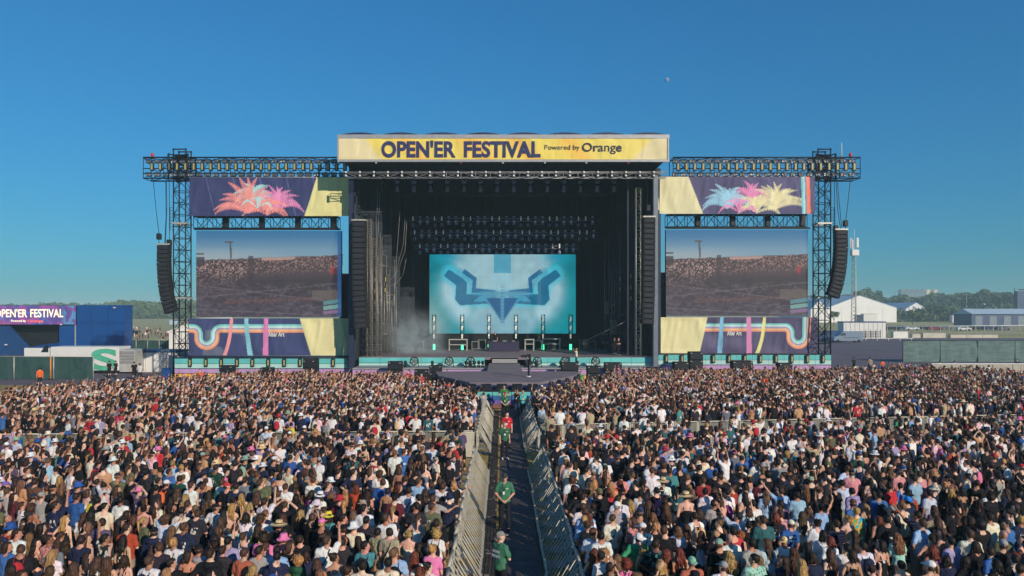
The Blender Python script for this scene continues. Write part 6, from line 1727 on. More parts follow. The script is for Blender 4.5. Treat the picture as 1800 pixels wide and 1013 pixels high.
# ---- materials: the colour of a person's piece is the piece's own colour (or, in the far crowd, the point's)
def src_color(nt, src):
    if src == 'obj':
        n = nt.nodes.new('ShaderNodeObjectInfo'); return n.outputs['Color']
    n = nt.nodes.new('ShaderNodeAttribute'); n.attribute_type = 'INSTANCER'; n.attribute_name = src; return n.outputs['Color']
def pmat(name, kind, src):
    if name in MATS: return MATS[name]
    m = bpy.data.materials.new(name); m.use_nodes = True; nt = m.node_tree; N = nt.nodes; L = nt.links; b = N['Principled BSDF']
    col = src_color(nt, src)
    tc = N.new('ShaderNodeTexCoord'); mp = N.new('ShaderNodeMapping'); L.new(tc.outputs['Object'], mp.inputs['Vector'])
    oi = N.new('ShaderNodeObjectInfo'); ad = N.new('ShaderNodeVectorMath'); ad.operation = 'ADD'; L.new(mp.outputs[0], ad.inputs[0])
    sc_ = N.new('ShaderNodeVectorMath'); sc_.operation = 'SCALE'; sc_.inputs[0].default_value = (13, 7, 5); L.new(oi.outputs['Random'], sc_.inputs['Scale']); L.new(sc_.outputs[0], ad.inputs[1])
    nz = N.new('ShaderNodeTexNoise'); L.new(ad.outputs[0], nz.inputs['Vector']); nz.inputs['Detail'].default_value = 4
    lo, hi = .8, 1.15
    b.inputs['Roughness'].default_value = .85; b.inputs['Specular IOR Level'].default_value = .2
    if kind == 'hair':
        mp.inputs['Scale'].default_value = (15, 15, 1.8); nz.inputs['Scale'].default_value = 1.6; lo, hi = .4, 1.75; b.inputs['Roughness'].default_value = .62; b.inputs['Specular IOR Level'].default_value = .3
    elif kind == 'curl':
        nz.inputs['Scale'].default_value = 24; lo, hi = .35, 1.8; b.inputs['Roughness'].default_value = .55
    elif kind == 'skin':
        nz.inputs['Scale'].default_value = 9; lo, hi = .88, 1.1; b.inputs['Roughness'].default_value = .5; b.inputs['Specular IOR Level'].default_value = .35
    else:
        mp.inputs['Scale'].default_value = (1, 1, .6); nz.inputs['Scale'].default_value = 8; lo, hi = .86, 1.1
    mr = N.new('ShaderNodeMapRange'); mr.inputs['From Min'].default_value = .3; mr.inputs['From Max'].default_value = .7; mr.inputs['To Min'].default_value = lo; mr.inputs['To Max'].default_value = hi
    L.new(nz.outputs['Fac'], mr.inputs['Value'])
    mx = N.new('ShaderNodeVectorMath'); mx.operation = 'SCALE'; L.new(col, mx.inputs[0]); L.new(mr.outputs[0], mx.inputs['Scale'])
    outc = mx.outputs[0]
    if kind == 'cloth' and src in ('obj', 'c_top'):                       # about one in six carries a print on the back
        vo = N.new('ShaderNodeTexVoronoi'); vo.inputs['Scale'].default_value = 15; L.new(ad.outputs[0], vo.inputs['Vector'])
        sp_ = N.new('ShaderNodeSeparateXYZ'); L.new(tc.outputs['Object'], sp_.inputs[0])
        def cmp(sock, op, val):
            c_ = N.new('ShaderNodeMath'); c_.operation = op; L.new(sock, c_.inputs[0]); c_.inputs[1].default_value = val; return c_.outputs[0]
        def mul(a_, b_):
            c_ = N.new('ShaderNodeMath'); c_.operation = 'MULTIPLY'; L.new(a_, c_.inputs[0]); L.new(b_, c_.inputs[1]); return c_.outputs[0]
        ab = N.new('ShaderNodeMath'); ab.operation = 'ABSOLUTE'; L.new(sp_.outputs['X'], ab.inputs[0])
        k_ = mul(mul(mul(cmp(ab.outputs[0], 'LESS_THAN', .10), cmp(sp_.outputs['Z'], 'GREATER_THAN', 1.12)), mul(cmp(sp_.outputs['Z'], 'LESS_THAN', 1.33), cmp(sp_.outputs['Y'], 'LESS_THAN', -.05))), mul(cmp(oi.outputs['Random'], 'GREATER_THAN', .86), cmp(vo.outputs['Distance'], 'LESS_THAN', .45)))
        iv = N.new('ShaderNodeMix'); iv.data_type = 'RGBA'; L.new(k_, iv.inputs['Factor']); L.new(outc, iv.inputs[6]); iv.inputs[7].default_value = (.62, .6, .56, 1); outc = iv.outputs[2]
    if kind in ('stripe', 'floral', 'tiedye', 'plaid', 'bold'):
        cr = N.new('ShaderNodeValToRGB'); cr.color_ramp.interpolation = 'CONSTANT'
        if kind in ('stripe', 'plaid'):
            wv = N.new('ShaderNodeTexWave'); wv.bands_direction = 'Z' if kind == 'stripe' else 'X'; wv.inputs['Scale'].default_value = 4.5 if kind == 'stripe' else 3.2; wv.inputs['Distortion'].default_value = 1.0
            L.new(tc.outputs['Object'], wv.inputs['Vector']); L.new(wv.outputs['Fac'], cr.inputs['Fac'])
            E = [(0, (1, 1, 1)), (.5, (.12, .13, .2))] if kind == 'stripe' else [(0, (1, 1, 1)), (.55, (.9, .35, .3)), (.8, (.35, .3, .5))]
        elif kind == 'tiedye':
            wv = N.new('ShaderNodeTexNoise'); wv.inputs['Scale'].default_value = 6; L.new(ad.outputs[0], wv.inputs['Vector']); L.new(wv.outputs['Fac'], cr.inputs['Fac']); cr.color_ramp.interpolation = 'LINEAR'
            E = [(.30, (.02, .25, .7)), (.42, (.1, .65, .8)), (.50, (.9, .7, .05)), (.58, (.8, .25, .03)), (.66, (.05, .55, .3))]
        else:
            wv = N.new('ShaderNodeTexVoronoi') if kind == 'bold' else N.new('ShaderNodeTexNoise'); wv.inputs['Scale'].default_value = 13 if kind == 'bold' else 16; L.new(ad.outputs[0], wv.inputs['Vector'])
            L.new(wv.outputs['Distance' if kind == 'bold' else 'Fac'], cr.inputs['Fac'])
            E = [(0, (.85, .85, .8)), (.42, (.04, .04, .05))] if kind == 'bold' else [(0, (.55, .38, .3)), (.42, (1, 1, 1)), (.56, (.25, .5, .5)), (.62, (1.4, 1.1, .9))]
        while len(cr.color_ramp.elements) < len(E): cr.color_ramp.elements.new(.5)
        for e, (p, c) in zip(cr.color_ramp.elements, E): e.position = p; e.color = (*c, 1)
        m2 = N.new('ShaderNodeMix'); m2.data_type = 'RGBA'; m2.blend_type = 'MULTIPLY'; m2.inputs['Factor'].default_value = 1.0
        L.new(outc, m2.inputs[6]); L.new(cr.outputs['Color'], m2.inputs[7]); outc = m2.outputs[2]
    L.new(outc, b.inputs['Base Color'])
    if kind in ('cloth', 'stripe', 'floral', 'plaid', 'bold', 'tiedye'):
        n2 = N.new('ShaderNodeTexNoise'); n2.inputs['Scale'].default_value = 7; n2.inputs['Detail'].default_value = 3; n2.inputs['Distortion'].default_value = 1.2; L.new(ad.outputs[0], n2.inputs['Vector'])
        bp = N.new('ShaderNodeBump'); bp.inputs['Strength'].default_value = .9; bp.inputs['Distance'].default_value = .05; L.new(n2.outputs['Fac'], bp.inputs['Height']); L.new(bp.outputs[0], b.inputs['Normal'])
    elif kind in ('hair', 'curl'):
        bp = N.new('ShaderNodeBump'); bp.inputs['Strength'].default_value = .6; bp.inputs['Distance'].default_value = .015; L.new(nz.outputs['Fac'], bp.inputs['Height']); L.new(bp.outputs[0], b.inputs['Normal'])
    MATS[name] = m; return m

def hat_mb(kind):
    m = MB()
    if kind == 'bucket': m.lathe([(.155, 1.648), (.15, 1.645), (.093, 1.70), (.088, 1.765), (.07, 1.785), (.0, 1.79)], n=14, sy=1.12)
    elif kind == 'straw': m.lathe([(.215, 1.680), (.21, 1.676), (.10, 1.70), (.093, 1.705), (.088, 1.785), (.06, 1.80), (0, 1.795)], n=16, sy=1.1)
    return m

PM = {}
def part_mesh(key, lod=0):
    """shared meshes, made once: key = (part, ...)"""
    kk = (key, lod)
    if kk in PM: return PM[kk]
    fine, coarse = ((.0135, .036), (.024, .052))[lod]
    part = key[0]; me = bpy.data.meshes.new(part); ratio = None
    if part == 'body':
        _, sex, pL, pR, yaw = key; J = skel(sex, pL, pR); P = body_prims(sex, J, yaw)
        v, q = mesh_of(P, (), 0, fine, coarse)
        for s in (-1, 1):
            h = hand_mesh(J, s); o = len(v); hv = np.array(h.v); hq = [[i + o for i in f] for f in h.f if len(f) == 4]
            v = np.concatenate([v, hv]); q = np.concatenate([q, np.array(hq)])
        np_mesh(me, v, q); ratio = .27
    elif part in ('tee', 'hoodie', 'tank'):
        _, sex, pL, pR = key; J = skel(sex, pL, pR); P, c, w = top_prims(part, sex, J)
        v, q = mesh_of(P, c, w, .03 if lod == 0 else .05, .03 if lod == 0 else .05, seed=len(PM) * 1.3)
        if part == 'tank':
            v2, q2 = mesh_of(strap_prims(), (), 0, .016 if lod == 0 else .02, .016 if lod == 0 else .02); q = np.concatenate([q, q2 + len(v)]); v = np.concatenate([v, v2])
        np_mesh(me, v, q); ratio = .55
    elif part == 'trousers':
        P, c = leg_prims(); v, q = mesh_of(P, c, .003, .05 if lod == 0 else .075, .05 if lod == 0 else .075); np_mesh(me, v, q)
    elif part == 'shoes':
        P, c = shoe_prims(); v, q = mesh_of(P, c, 0, .03, .03); np_mesh(me, v, q)
    elif part == 'hair':
        _, kind, yaw, var = key; P, c, w = hair_prims(kind, yaw, var)
        st = .018 if lod == 0 else .028
        v, q = mesh_of(P, c, w, st, st, seed=len(PM) * 0.9, ridge={'long': .007, 'wavy': .009, 'bob': .006, 'pony': .004}.get(kind, .003))
        if lod == 0 and kind in ('long', 'wavy', 'bob', 'curly', 'pony', 'bun'):                     # loose locks
            rl = random.Random(len(PM)); m = MB(); cs = lambda p: rz_(p, yaw * .6)
            nl = {'long': 16, 'wavy': 18, 'bob': 14, 'curly': 22, 'pony': 5, 'bun': 6}[kind]
            for _ in range(nl):
                if kind in ('curly', 'bun', 'pony'):
                    t = rl.uniform(0, 6.28); e = rl.uniform(-.2, 1.3); rr = .10 if kind == 'curly' else .082
                    d = Vector((math.cos(t) * math.cos(e), math.sin(t) * math.cos(e) - .25, math.sin(e))).normalized(); c = Vector((0, -.02, 1.68)); a = c + d * rr
                    m.path([a, a + d * .03 + Vector((rl.gauss(0, .02), rl.gauss(0, .01), rl.gauss(0, .02))), a + d * .035 + Vector((rl.gauss(0, .035), -.01, -.04))], [.014, .011, .003], 4)
                else:
                    t = rl.uniform(-1.9, 1.9); x0, y0 = .092 * math.sin(t), -.03 - .075 * math.cos(t); L_ = {'long': rl.uniform(.22, .42), 'wavy': rl.uniform(.2, .36), 'bob': rl.uniform(.06, .14)}[kind]
                    z0 = 1.60; ww = .03 if kind == 'wavy' else .012
                    pp = [(x0, y0, z0)] + [(x0 * (1 + .12 * k) + rl.gauss(0, ww), y0 - .020 * k + rl.gauss(0, ww * .5), z0 - L_ * k / 3) for k in (1, 2, 3)]
                    m.path([cs(p) for p in pp], [.02, .018, .014, .003], 4)
            hq = np.array([f for f in m.f if len(f) == 4]); q = np.concatenate([q, hq + len(v)]); v = np.concatenate([v, np.array(m.v)])
        np_mesh(me, v, q); ratio = .6
    elif part == 'cap':
        _, yaw, back = key; a = yaw + (math.pi if back else 0); R = lambda p: rz_(p, a)
        P = [('e', rz_((0, -.008, 1.690), yaw), (.088, .106, .090), yaw, .01)]
        v, q = mesh_of(P, [lambda X, Y, Z: 1.672 - Z + 0 * X + 0 * Y], 0, .02 if lod == 0 else .03, .03)
        b = MB(); b.lathe([(0, .006), (.075, .005), (.082, 0), (.075, -.005), (0, -.006)], n=12); bv = np.array(b.v)
        bv[:, 1] = bv[:, 1] * .95 + .115; bv[:, 2] -= bv[:, 1] * .12; co, si = math.cos(a), math.sin(a)
        bv = np.stack([bv[:, 0] * co - bv[:, 1] * si, bv[:, 0] * si + bv[:, 1] * co, bv[:, 2] + 1.690], -1)
        q = np.concatenate([q, np.array(b.f) + len(v)]); v = np.concatenate([v, bv]); np_mesh(me, v, q)
    elif part in ('bucket', 'straw'):
        b = hat_mb(part); np_mesh(me, np.array(b.v), np.array(b.f))
    elif part == 'phone':
        b = MB().box((0, .315, 1.735), (.15, .012, .078), rx=-.15); np_mesh(me, np.array(b.v), np.array(b.f))
    elif part == 'band':
        b = MB(); b.lathe([(.090, 1.712), (.097, 1.714), (.096, 1.735), (.088, 1.737)], n=14, sy=1.13); np_mesh(me, np.array(b.v), np.array(b.f))
    elif part == 'backpack':
        P = [('e', (0, -.21, 1.24), (.15, .085, .22), 0, .02), ('e', (0, -.27, 1.15), (.11, .05, .11), 0, .02)]
        for s in (-1, 1): P += [('c', (s * .085, -.14, 1.38), (s * .10, -.03, 1.505), .02, .02, .01), ('c', (s * .10, -.03, 1.505), (s * .12, .13, 1.36), .02, .02, .01), ('c', (s * .12, .13, 1.36), (s * .16, .05, 1.12), .02, .02, .01)]
        v, q = mesh_of(P, (), 0, .03, .04); np_mesh(me, v, q); ratio = .6
    elif part == 'sling':
        _, sex = key; w = 1.0 if sex == 'm' else .87; m = MB(); pts = []
        for k in range(17):
            t = 2 * math.pi * k / 16
            x = math.cos(t); y = math.sin(t); z = 1.23 + .27 * x                     # over one shoulder, under the other arm
            r = .205 if z < 1.40 else .15
            pts.append((x * r * w * (.9 if x < 0 else .62), y * .14 - .003, z))
        m.path(pts, .016, 5); np_mesh(me, np.array(m.v), np.array([f for f in m.f if len(f) == 4]))
    if ratio and lod == 0: me = dec(me, ratio)
    me.name = {'tee': 't_shirt', 'tank': 'tank_top', 'straw': 'straw_hat', 'bucket': 'bucket_hat', 'sling': 'bag_strap', 'band': 'hat_band'}.get(part, part)
    PM[kk] = me; return me
# ------------------------------------------------------------------ who stands where (read off the photo: head position, hair, clothing, pose)
PEOPLE = {
0: """60 85 K purple:d t cream a|150 40 l d v black a|245 60 l l t tan a|350 40 s d t brown a|160 190 l d t maroon a|310 310 c b v grey a P:brown|350 200 K navy:d v cream a|540 210 s k t black a|590 290 s d t navy u
640 80 l l t black a|790 200 s d t royal a|870 50 b k v white a|1070 70 s d t white h|945 215 s k t yellow a|1025 230 s k t black 2|1255 230 s k t white a|1250 385 b d t black a|690 430 l y v black a|800 410 l b t white a S|945 390 b k t black a
1060 460 s d t plum a|70 430 z d t black a|400 540 b k t black a|490 500 l d t rose a f|165 590 s d t white a|260 640 l l v black a|390 660 l k v black a|545 620 n d t rose a f|590 790 l y t white a S|680 660 l d v black a
790 640 s d t navy a|870 640 l b v teal a|1015 630 s k t multi U B|1180 480 l k v black a|1310 515 s d t rust a|1265 645 l k v bare a|1300 850 b d v bare a S|1120 880 l b v black a|970 860 l b t white u|770 930 l b v black a
25 700 b d t blue a|490 960 b b v black a|60 640 s b t black a|470 120 s b t black a|100 960 b d t black a""",
230: """290 30 s d t black a|355 60 K white:d t black a P:orange|465 20 s d t bottle a|90 100 b k t black a|575 80 s b t white a|730 110 s b t navy a|800 165 l d v black a|480 130 l b v black a|590 210 l y v white a S|950 40 s b t white a P:petrol
1015 85 K red:d t black a|1115 100 s d t navy a|1150 190 l y v tan f|1290 180 l b v navy f|1350 50 s y t olive a|1010 235 n d t black a|260 265 l b t cream a|400 230 l k v black a|145 320 n k v black a|490 350 s k t cream a S
640 370 s b t charcoal a|690 320 s l t slate a x|870 310 K black:d t white a S|780 270 l b t black a|1000 440 l b v black a|1030 310 l y v black a|1205 310 l y t white a|1160 420 b k t white 2|1240 530 l d t yellow a|1105 520 s b t mint a S
1370 400 c b t white a|430 540 l l t black a|545 510 s b t navy a|30 420 w b t maroon a|220 560 K black:d o navy a|300 710 s b t charcoal a|445 670 s y t white a S|440 870 s d t black a|180 870 s b t white a P:navy|840 640 H black:d t black a
800 790 s d o black a|1000 660 s k t lilac a|940 760 s d o charcoal a|700 745 K black:d o grey a|1130 790 s b t terracotta a|1345 735 s b t grey a|850 550 l b v black a|1290 940 b y t black a|600 800 b d v black a|330 990 b y t black a""",
450: """60 50 s b t olive a P:navy|310 95 s b t white a|590 30 s b t white a|545 165 b d t magenta a|600 185 H white:b t white a|570 275 H print:b t white s S|755 85 s b t plum a|790 180 w l t black a|890 160 l y t black a|1020 110 b r t rust a
1135 170 l d v black f|1260 55 s b t royal a|1320 140 s d v black a|110 250 s d t white u|200 175 s b t black a|290 285 s b t black h|390 215 b k t black a|255 420 l b t black a|80 400 s l t navy a|190 505 T straw:d t black a
240 625 H pink:d t pink a|730 405 H yellow:d t teal a P:navy|855 420 s d t black a|975 375 l l v black a|500 380 b y t black a|560 420 s b t black 2 B|1140 320 s k t white a S|1130 440 s k t charcoal a|1005 510 H white:b t cream a|900 545 K black:d t black a
845 640 l b v cream a|730 615 s b t black a|590 670 s b t white u S|890 670 s d t charcoal a|875 830 n d v white a|1160 700 s k t teal a P:charcoal|1290 560 s k t khaki a f|650 880 l b v black a|405 735 b b t black a|370 840 c y o forest a
150 830 s k t navy a|60 735 s d t grey a|210 755 s k o sky a|1180 890 s k t cream a S|1280 900 l y t black a|60 625 c d t pink a|720 980 b l t black a|1040 960 n d t olive a|550 780 b d t navy a""",
640: """395 20 s b t navy a|350 105 b r t black a|540 40 s b t sky a|445 130 s d t white a S|725 80 s b t blush a P:black|840 85 s b t white a S|915 70 b y t black a|1030 40 b d t white s|300 215 s k t maroon a|270 340 p y v bare a
540 300 s k t charcoal a|585 210 s k t black a|740 225 s b t grey s|805 235 b d t navy a|935 205 H navy:d t navy a f|270 415 s b t white a|250 550 s d t khaki a S|460 570 n y v cream a|700 500 l l v black a|950 455 s d t black a
825 570 c y t white a P:black|815 740 n y t pink a|790 935 n k t blush a|320 765 l r t white a|360 790 s l t sky a P:black|480 830 l r t white a|545 985 c r t black a|30 870 s k t cream a|600 700 b d t black a|650 300 s b t olive a""",
950: """240 20 c b t white a|190 180 n d t black a|285 170 c k t black a|440 200 s d t charcoal a|560 55 l y t black a|490 70 l l v black a|625 145 K olive:b t black a|695 150 b r t red a|750 85 l y v black a|835 60 l r t orange a
985 60 s k t black a P:black|1245 35 T straw:b t white a|840 150 K black:b t black a|825 230 s d t white a S|910 270 l y v tan a|760 290 K white:g t grey a|285 300 s b t white a|265 365 s b t sky a|270 440 s y t sky a|545 310 n d t charcoal a
505 410 l r t white a|1020 350 C royal:d t black a|1105 275 l b t black a|1240 245 l d t navy a|1320 310 l b t black a|1180 400 b l v black a|975 460 b b t rose a f|710 425 s b t bone a S|495 500 n b t black a|410 560 s b t white a
635 600 s k t white a P:leopard|1080 525 K white:d t white a S|935 610 C white:b o green a|1190 520 n y t black a|1120 740 l y v black a|500 790 w r v black p|640 800 n k t white a|700 830 l l t black a|545 925 s d t black a|885 890 c r t pink a q
1240 890 w y t black a x|1345 760 l r v black a|1265 700 s d t teal a B|680 920 l k t black a|1310 550 s b t black a|120 110 b d t black a|375 120 b r t black f""",
1170: """400 30 s b t redblack a|220 200 T straw:d v black a|400 140 s k t white a|330 165 l l v black a|505 130 w b v black a|620 190 s d t white a P:magenta|510 275 s k t grey a|430 375 b b t navy a|650 370 s k t bluewhite U|570 370 K black:d t black a
825 340 b b t white u P:black|910 265 s k t white a|1000 165 l l t sky a|1190 140 s b t sky U|1185 60 H black:d t black a|1030 445 s b t petrol a|1225 385 s b t rose a|1250 485 K cream:b t royal a 7|1185 275 b k t plum a|1380 400 l b t cream a
760 590 c o v black a|670 630 z b t white a|555 690 K sage:b t black a x|520 600 K tan:d t black a|400 610 l b v white 2|245 520 l b v black a|95 535 b l t bluewhite a|75 770 l r v black a|280 860 C sagewhite:g t terracotta a|725 810 w y t black a
855 670 s k t grey a|935 830 s k t mint a f|1005 850 l l t black a|1080 690 l b t bluewhite a|1220 860 l d t navy a|560 930 K grey:b t white a|1375 900 b y t black a|1100 400 b r t black a|840 500 n k t black a""",
1380: """145 185 s k t sky a|200 110 l l t black a|560 110 K black:d t black a|640 60 s k t bluewhite a|735 135 s k o lilac a|950 180 s k t blue a P:black|1110 85 s d t red a|1225 235 C bright:d t navy a|165 390 b b t cream a|360 310 n k t sky a
265 345 b b t navy a|330 480 n d t white a|690 270 K brown:d t blue a|790 360 s y t multi a y|660 430 n y v tan a|920 440 b r v black a|1040 420 s k t black a P:black|470 470 s d t navy a x|380 590 b k t white a|460 665 b r t white a
130 760 w b t plum a|180 910 l y t black a|500 780 l b v black a|610 745 s k t white a|690 790 b d v black a|830 710 s k t white a P:navy|985 700 b k v black f|1205 620 w l t mint a|690 990 s d t black a|1250 910 s k v grey a|300 850 b d t navy a""",
1560: """505 30 s k t slate a|585 75 n y t black a|690 155 b y t black a|420 165 s k t bluewhite a|490 325 b b t plum a|370 405 s k t navy U x|465 440 l b t black a|595 555 b b v rust a|470 750 w r v pink a P:pink|700 660 s k t lilac a
850 590 s b t cream a S|770 145 b k v black 2|1050 195 c k t black a|1105 410 s d t cream a|1170 590 z l t olive a|1175 690 K grey:b t black a|1290 490 s k t blue a|1060 770 s d t blue a|1300 800 n r t black a|395 910 K white:b t tan a
680 860 b k t navy a|815 860 b k t black a|1170 900 b k t black a|1335 940 s d t navy a|930 700 b d t black a|1330 300 b d v bare a|610 330 b k t black a|960 260 b d t black 2|1230 150 l b t navy a|890 450 b d t black a"""}
TOPC = dict(white='#dcdcdc', cream='#ddd3bd', bone='#d6cfbb', black='#191a1f', charcoal='#2c2a33', navy='#222a44', royal='#2d5596', blue='#3b66a4', sky='#8fb2d2', bluewhite='#b9c6da', grey='#9a9a98', slate='#6a707c', tan='#b98f6c', brown='#5d4436', maroon='#5b2430', rust='#a3432c',
            terracotta='#b1604a', red='#b3303a', redblack='#8e2f35', orange='#dd6a3c', yellow='#ddcb48', olive='#5f6649', khaki='#a89d80', forest='#24523a', green='#3a9066', bottle='#1f463a', teal='#4a8a8c', petrol='#2f5f66', mint='#9cd3c4', pink='#e07aa6', rose='#c9888c', blush='#e3bcc4',
            magenta='#94386e', plum='#5b4a66', lilac='#9d93ba', bare='#23222a', multi='#d9d4cc', sage='#86a592', sagewhite='#7fb598', straw='#d9bd8d', purple='#7a63b0', print='#d8c6cf', leopard='#8d6a48', bright='#2c86d8', stone='#b5ab98')
HAIRC = dict(k='#17130f', d='#2a1c14', b='#432e22', l='#664a33', y='#9a7748', r='#5e2c1e', g='#77736c', o='#86482a')
HAIRN = dict(k='black', d='dark brown', b='brown', l='light brown', y='blond', r='auburn', g='grey', o='ginger')
SKINS = ['#c69680', '#d0a48d', '#b6846a', '#d9b09a', '#a5735a', '#c39078', '#8a5c46']
COLN = dict(bone='off-white', bluewhite='pale blue', redblack='dark red', bare='open-backed black', multi='multicoloured', bottle='bottle green', forest='dark green', petrol='petrol blue', plum='dark violet', royal='royal blue', slate='slate grey', mint='mint green', sky='light blue', print='printed', sagewhite='green and white', bright='bright blue', leopard='leopard print', straw='straw', blush='pale pink')
cn_ = lambda c: COLN.get(c, c)
PAT = {'f': ('floral', 'flower-patterned'), 'x': ('stripe', 'striped'), 'y': ('tiedye', 'tie-dyed'), 'q': ('plaid', 'checked'), 'B': ('bold', 'bold-patterned')}

ppl = []
for u0, txt in PEOPLE.items():
    for ln in txt.replace('\n', '|').split('|'):
        w = ln.split(); ex = w[6:]
        ppl.append(dict(u=u0 + float(w[0]) / 5.854, v=840 + float(w[1]) / 5.854, hair=w[2], hc=w[3], kind=w[4], col=w[5], pose=w[6], ex=w[7:]))
R = random.Random(5)
for p in ppl:
    h = p['hair']
    if h in 'KHTC':
        a, b = p['hc'].split(':'); p['hatc'] = a; p['hc'] = b
    p['sex'] = 'f' if (h in 'lwnpb' or p['kind'] == 'v' or (h == 'c' and p['hc'] in 'yro')) and not (h in 'KCH' and p['kind'] != 'v') else 'm'
    if h in 'HT': p['sex'] = R.choice('fm')
    p['s'] = R.uniform(.965, 1.05) if p['sex'] == 'm' else R.uniform(.90, .985)
    hz = 1.66 * p['s']; p['Y'] = (CAMH - hz) * F / (p['v'] - CV); p['X'] = UX(p['u'], p['Y'])
# keep people from standing inside one another
for it in range(60):
    for i, a in enumerate(ppl):
        for b in ppl[:i]:
            dx, dy = a['X'] - b['X'], a['Y'] - b['Y']
            if abs(dx) > .5 or abs(dy) > .5: continue
            d = math.hypot(dx, dy) or .01
            if d < .44:
                k = (.44 - d) / d * .5
                a['X'] += dx * k; a['Y'] += dy * k; b['X'] -= dx * k; b['Y'] -= dy * k
for a in ppl:                                                # and out of the barriers
    if -1.52 < a['X'] < .2: a['X'] = -1.52 - R.uniform(0, .1)
    if .2 <= a['X'] < 2.12: a['X'] = 2.12 + R.uniform(0, .1)

MO = {k: pmat('person_' + k, k, 'obj') for k in ('cloth', 'hair', 'curl', 'skin', 'stripe', 'floral', 'tiedye', 'plaid', 'bold')}
M_eye = pm('eye', '#20160f', .3); M_lip = pm('lips', '#8f4a42', .5)
def piece(me, mat, col, root):
    if not me.materials: me.materials.append(mat)
    o = bpy.data.objects.new(me.name.split('.')[0], me); COL.objects.link(o); o.parent = root; o.color = lin4(col) if isinstance(col, str) else (*col, 1)
    if o.material_slots[0].material is not mat:
        o.material_slots[0].link = 'OBJECT'; o.material_slots[0].material = mat
    return o
ARM = {'a': None, 'u': ('down', 'up'), 'U': ('lean', 'down'), '2': ('film', 'film'), 'h': ('head', 'head'), 's': ('down', 'side'), 'p': ('hip', 'down'), 'f': ('front', 'front')}
POSEN = {'u': 'one arm raised', 'U': 'one arm raised', '2': 'both arms raised', 'h': 'hands on head', 's': 'one arm stretched out', 'p': 'hand on hip'}
def jit(c, k=.12): return tuple(max(.004, x * R.uniform(1 - k, 1 + k)) for x in lin(c))
def make_person(x, y, z, s, rz, sex, arms, yaw, hair, hc, hatc, kind, col, pat, skin, legs, pack=None, sling=False, face=False, slingc='#15161a'):
    t = bpy.data.objects.new('person', None); COL.objects.link(t); t.location = (x, y, z); t.rotation_euler = (0, 0, rz); t.scale = (s, s * R.uniform(.96, 1.05), s); t.empty_display_size = .2
    pL, pR = arms
    piece(part_mesh(('body', sex, pL, pR, yaw)), MO['skin'], skin, t)
    kk = {'t': 'tee', 'v': 'tank', 'o': 'hoodie'}[kind]
    piece(part_mesh((kk, sex, pL, pR)), MO[pat] if pat else MO['cloth'], col, t)
    piece(part_mesh(('trousers',)), MO['cloth'], legs, t)
    piece(part_mesh(('shoes',)), MO['cloth'], R.choice(['#cfcfcf', '#202126', '#2b2b33', '#8a8a88']), t)
    hk = {'s': 'short', 'b': 'bob', 'l': 'long', 'w': 'wavy', 'n': 'bun', 'p': 'pony', 'c': 'curly', 'K': 'under', 'C': 'bob' if sex == 'f' else 'under', 'H': 'bob' if sex == 'f' else 'under', 'T': 'long' if sex == 'f' else 'under', 'z': None}[hair]
    if hk: piece(part_mesh(('hair', hk, yaw, R.randint(0, 4) if hk == 'long' else 0)), MO['curl'] if hk in ('curly', 'wavy') else MO['hair'], jit(HAIRC[hc]), t)
    if hair in 'KC': piece(part_mesh(('cap', yaw, hair == 'C')), MO['cloth'], hatc, t)
    if hair == 'H': piece(part_mesh(('bucket',)), MO['cloth'], hatc, t)
    if hair == 'T': piece(part_mesh(('straw',)), MO['cloth'], hatc, t); piece(part_mesh(('band',)), MO['cloth'], '#1b1a1c', t)
    if pack: piece(part_mesh(('backpack',)), MO['cloth'], pack, t)
    if sling: piece(part_mesh(('sling', sex)), MO['cloth'], slingc, t)
    if face:
        m = MB()
        for q in (-1, 1): m.lathe([(0, -.006), (.009, -.003), (.010, 0), (.006, .006), (0, .007)], (q * .030, .088, 1.637), 7, 'y')
        m.v = [rz_(p_, yaw) for p_ in m.v]; o = m.build('eyes', M_eye, t, world=False)
        m = MB(); m.box((0, .0995, 1.571), (.044, .006, .009)); m.v = [rz_(p_, yaw) for p_ in m.v]; m.build('mouth', M_lip, t, world=False)
    return t

LEGC = ['#23252d', '#2b3348', '#1b1c20', '#3a4560', '#6b7890', '#4a4a48', '#8d8672', '#15161a']
YAWS = [0.0, 0.0, 0.0, 0.5, -0.5, 0.95, -0.95]
def desc(p):
    hn = HAIRN[p['hc']]; h = p['hair']
    top = {'t': 't-shirt', 'v': 'tank top', 'o': 'hoodie'}[p['kind']]
    c = cn_(p['col'])
    pt = [PAT[e][1] for e in p['ex'] if e in PAT]
    if '7' in p['ex']: body = 'royal blue jersey with white number 7'
    else: body = ' '.join([c] + pt + [top])
    hat = cn_(p.get('hatc', ''))
    hd = {'s': 'short %s hair' % hn, 'b': 'chin-length %s hair' % hn, 'l': 'long %s hair' % hn, 'w': 'long wavy %s hair' % hn, 'n': '%s hair in a bun' % hn, 'p': '%s ponytail' % hn, 'c': 'curly %s hair' % hn, 'z': 'bald head',
          'K': '%s cap' % hat, 'C': '%s backwards cap' % hat, 'H': '%s bucket hat' % hat, 'T': 'straw hat'}[h]
    add = []
    for e in p['ex']:
        if e.startswith('P:'): add.append('%s backpack' % cn_(e[2:]))
        if e == 'S': add.append('shoulder strap')
    if p['pose'] in POSEN: add.append(POSEN[p['pose']])
    return 'person with %s, %s' % (hd, ', '.join([body] + add))

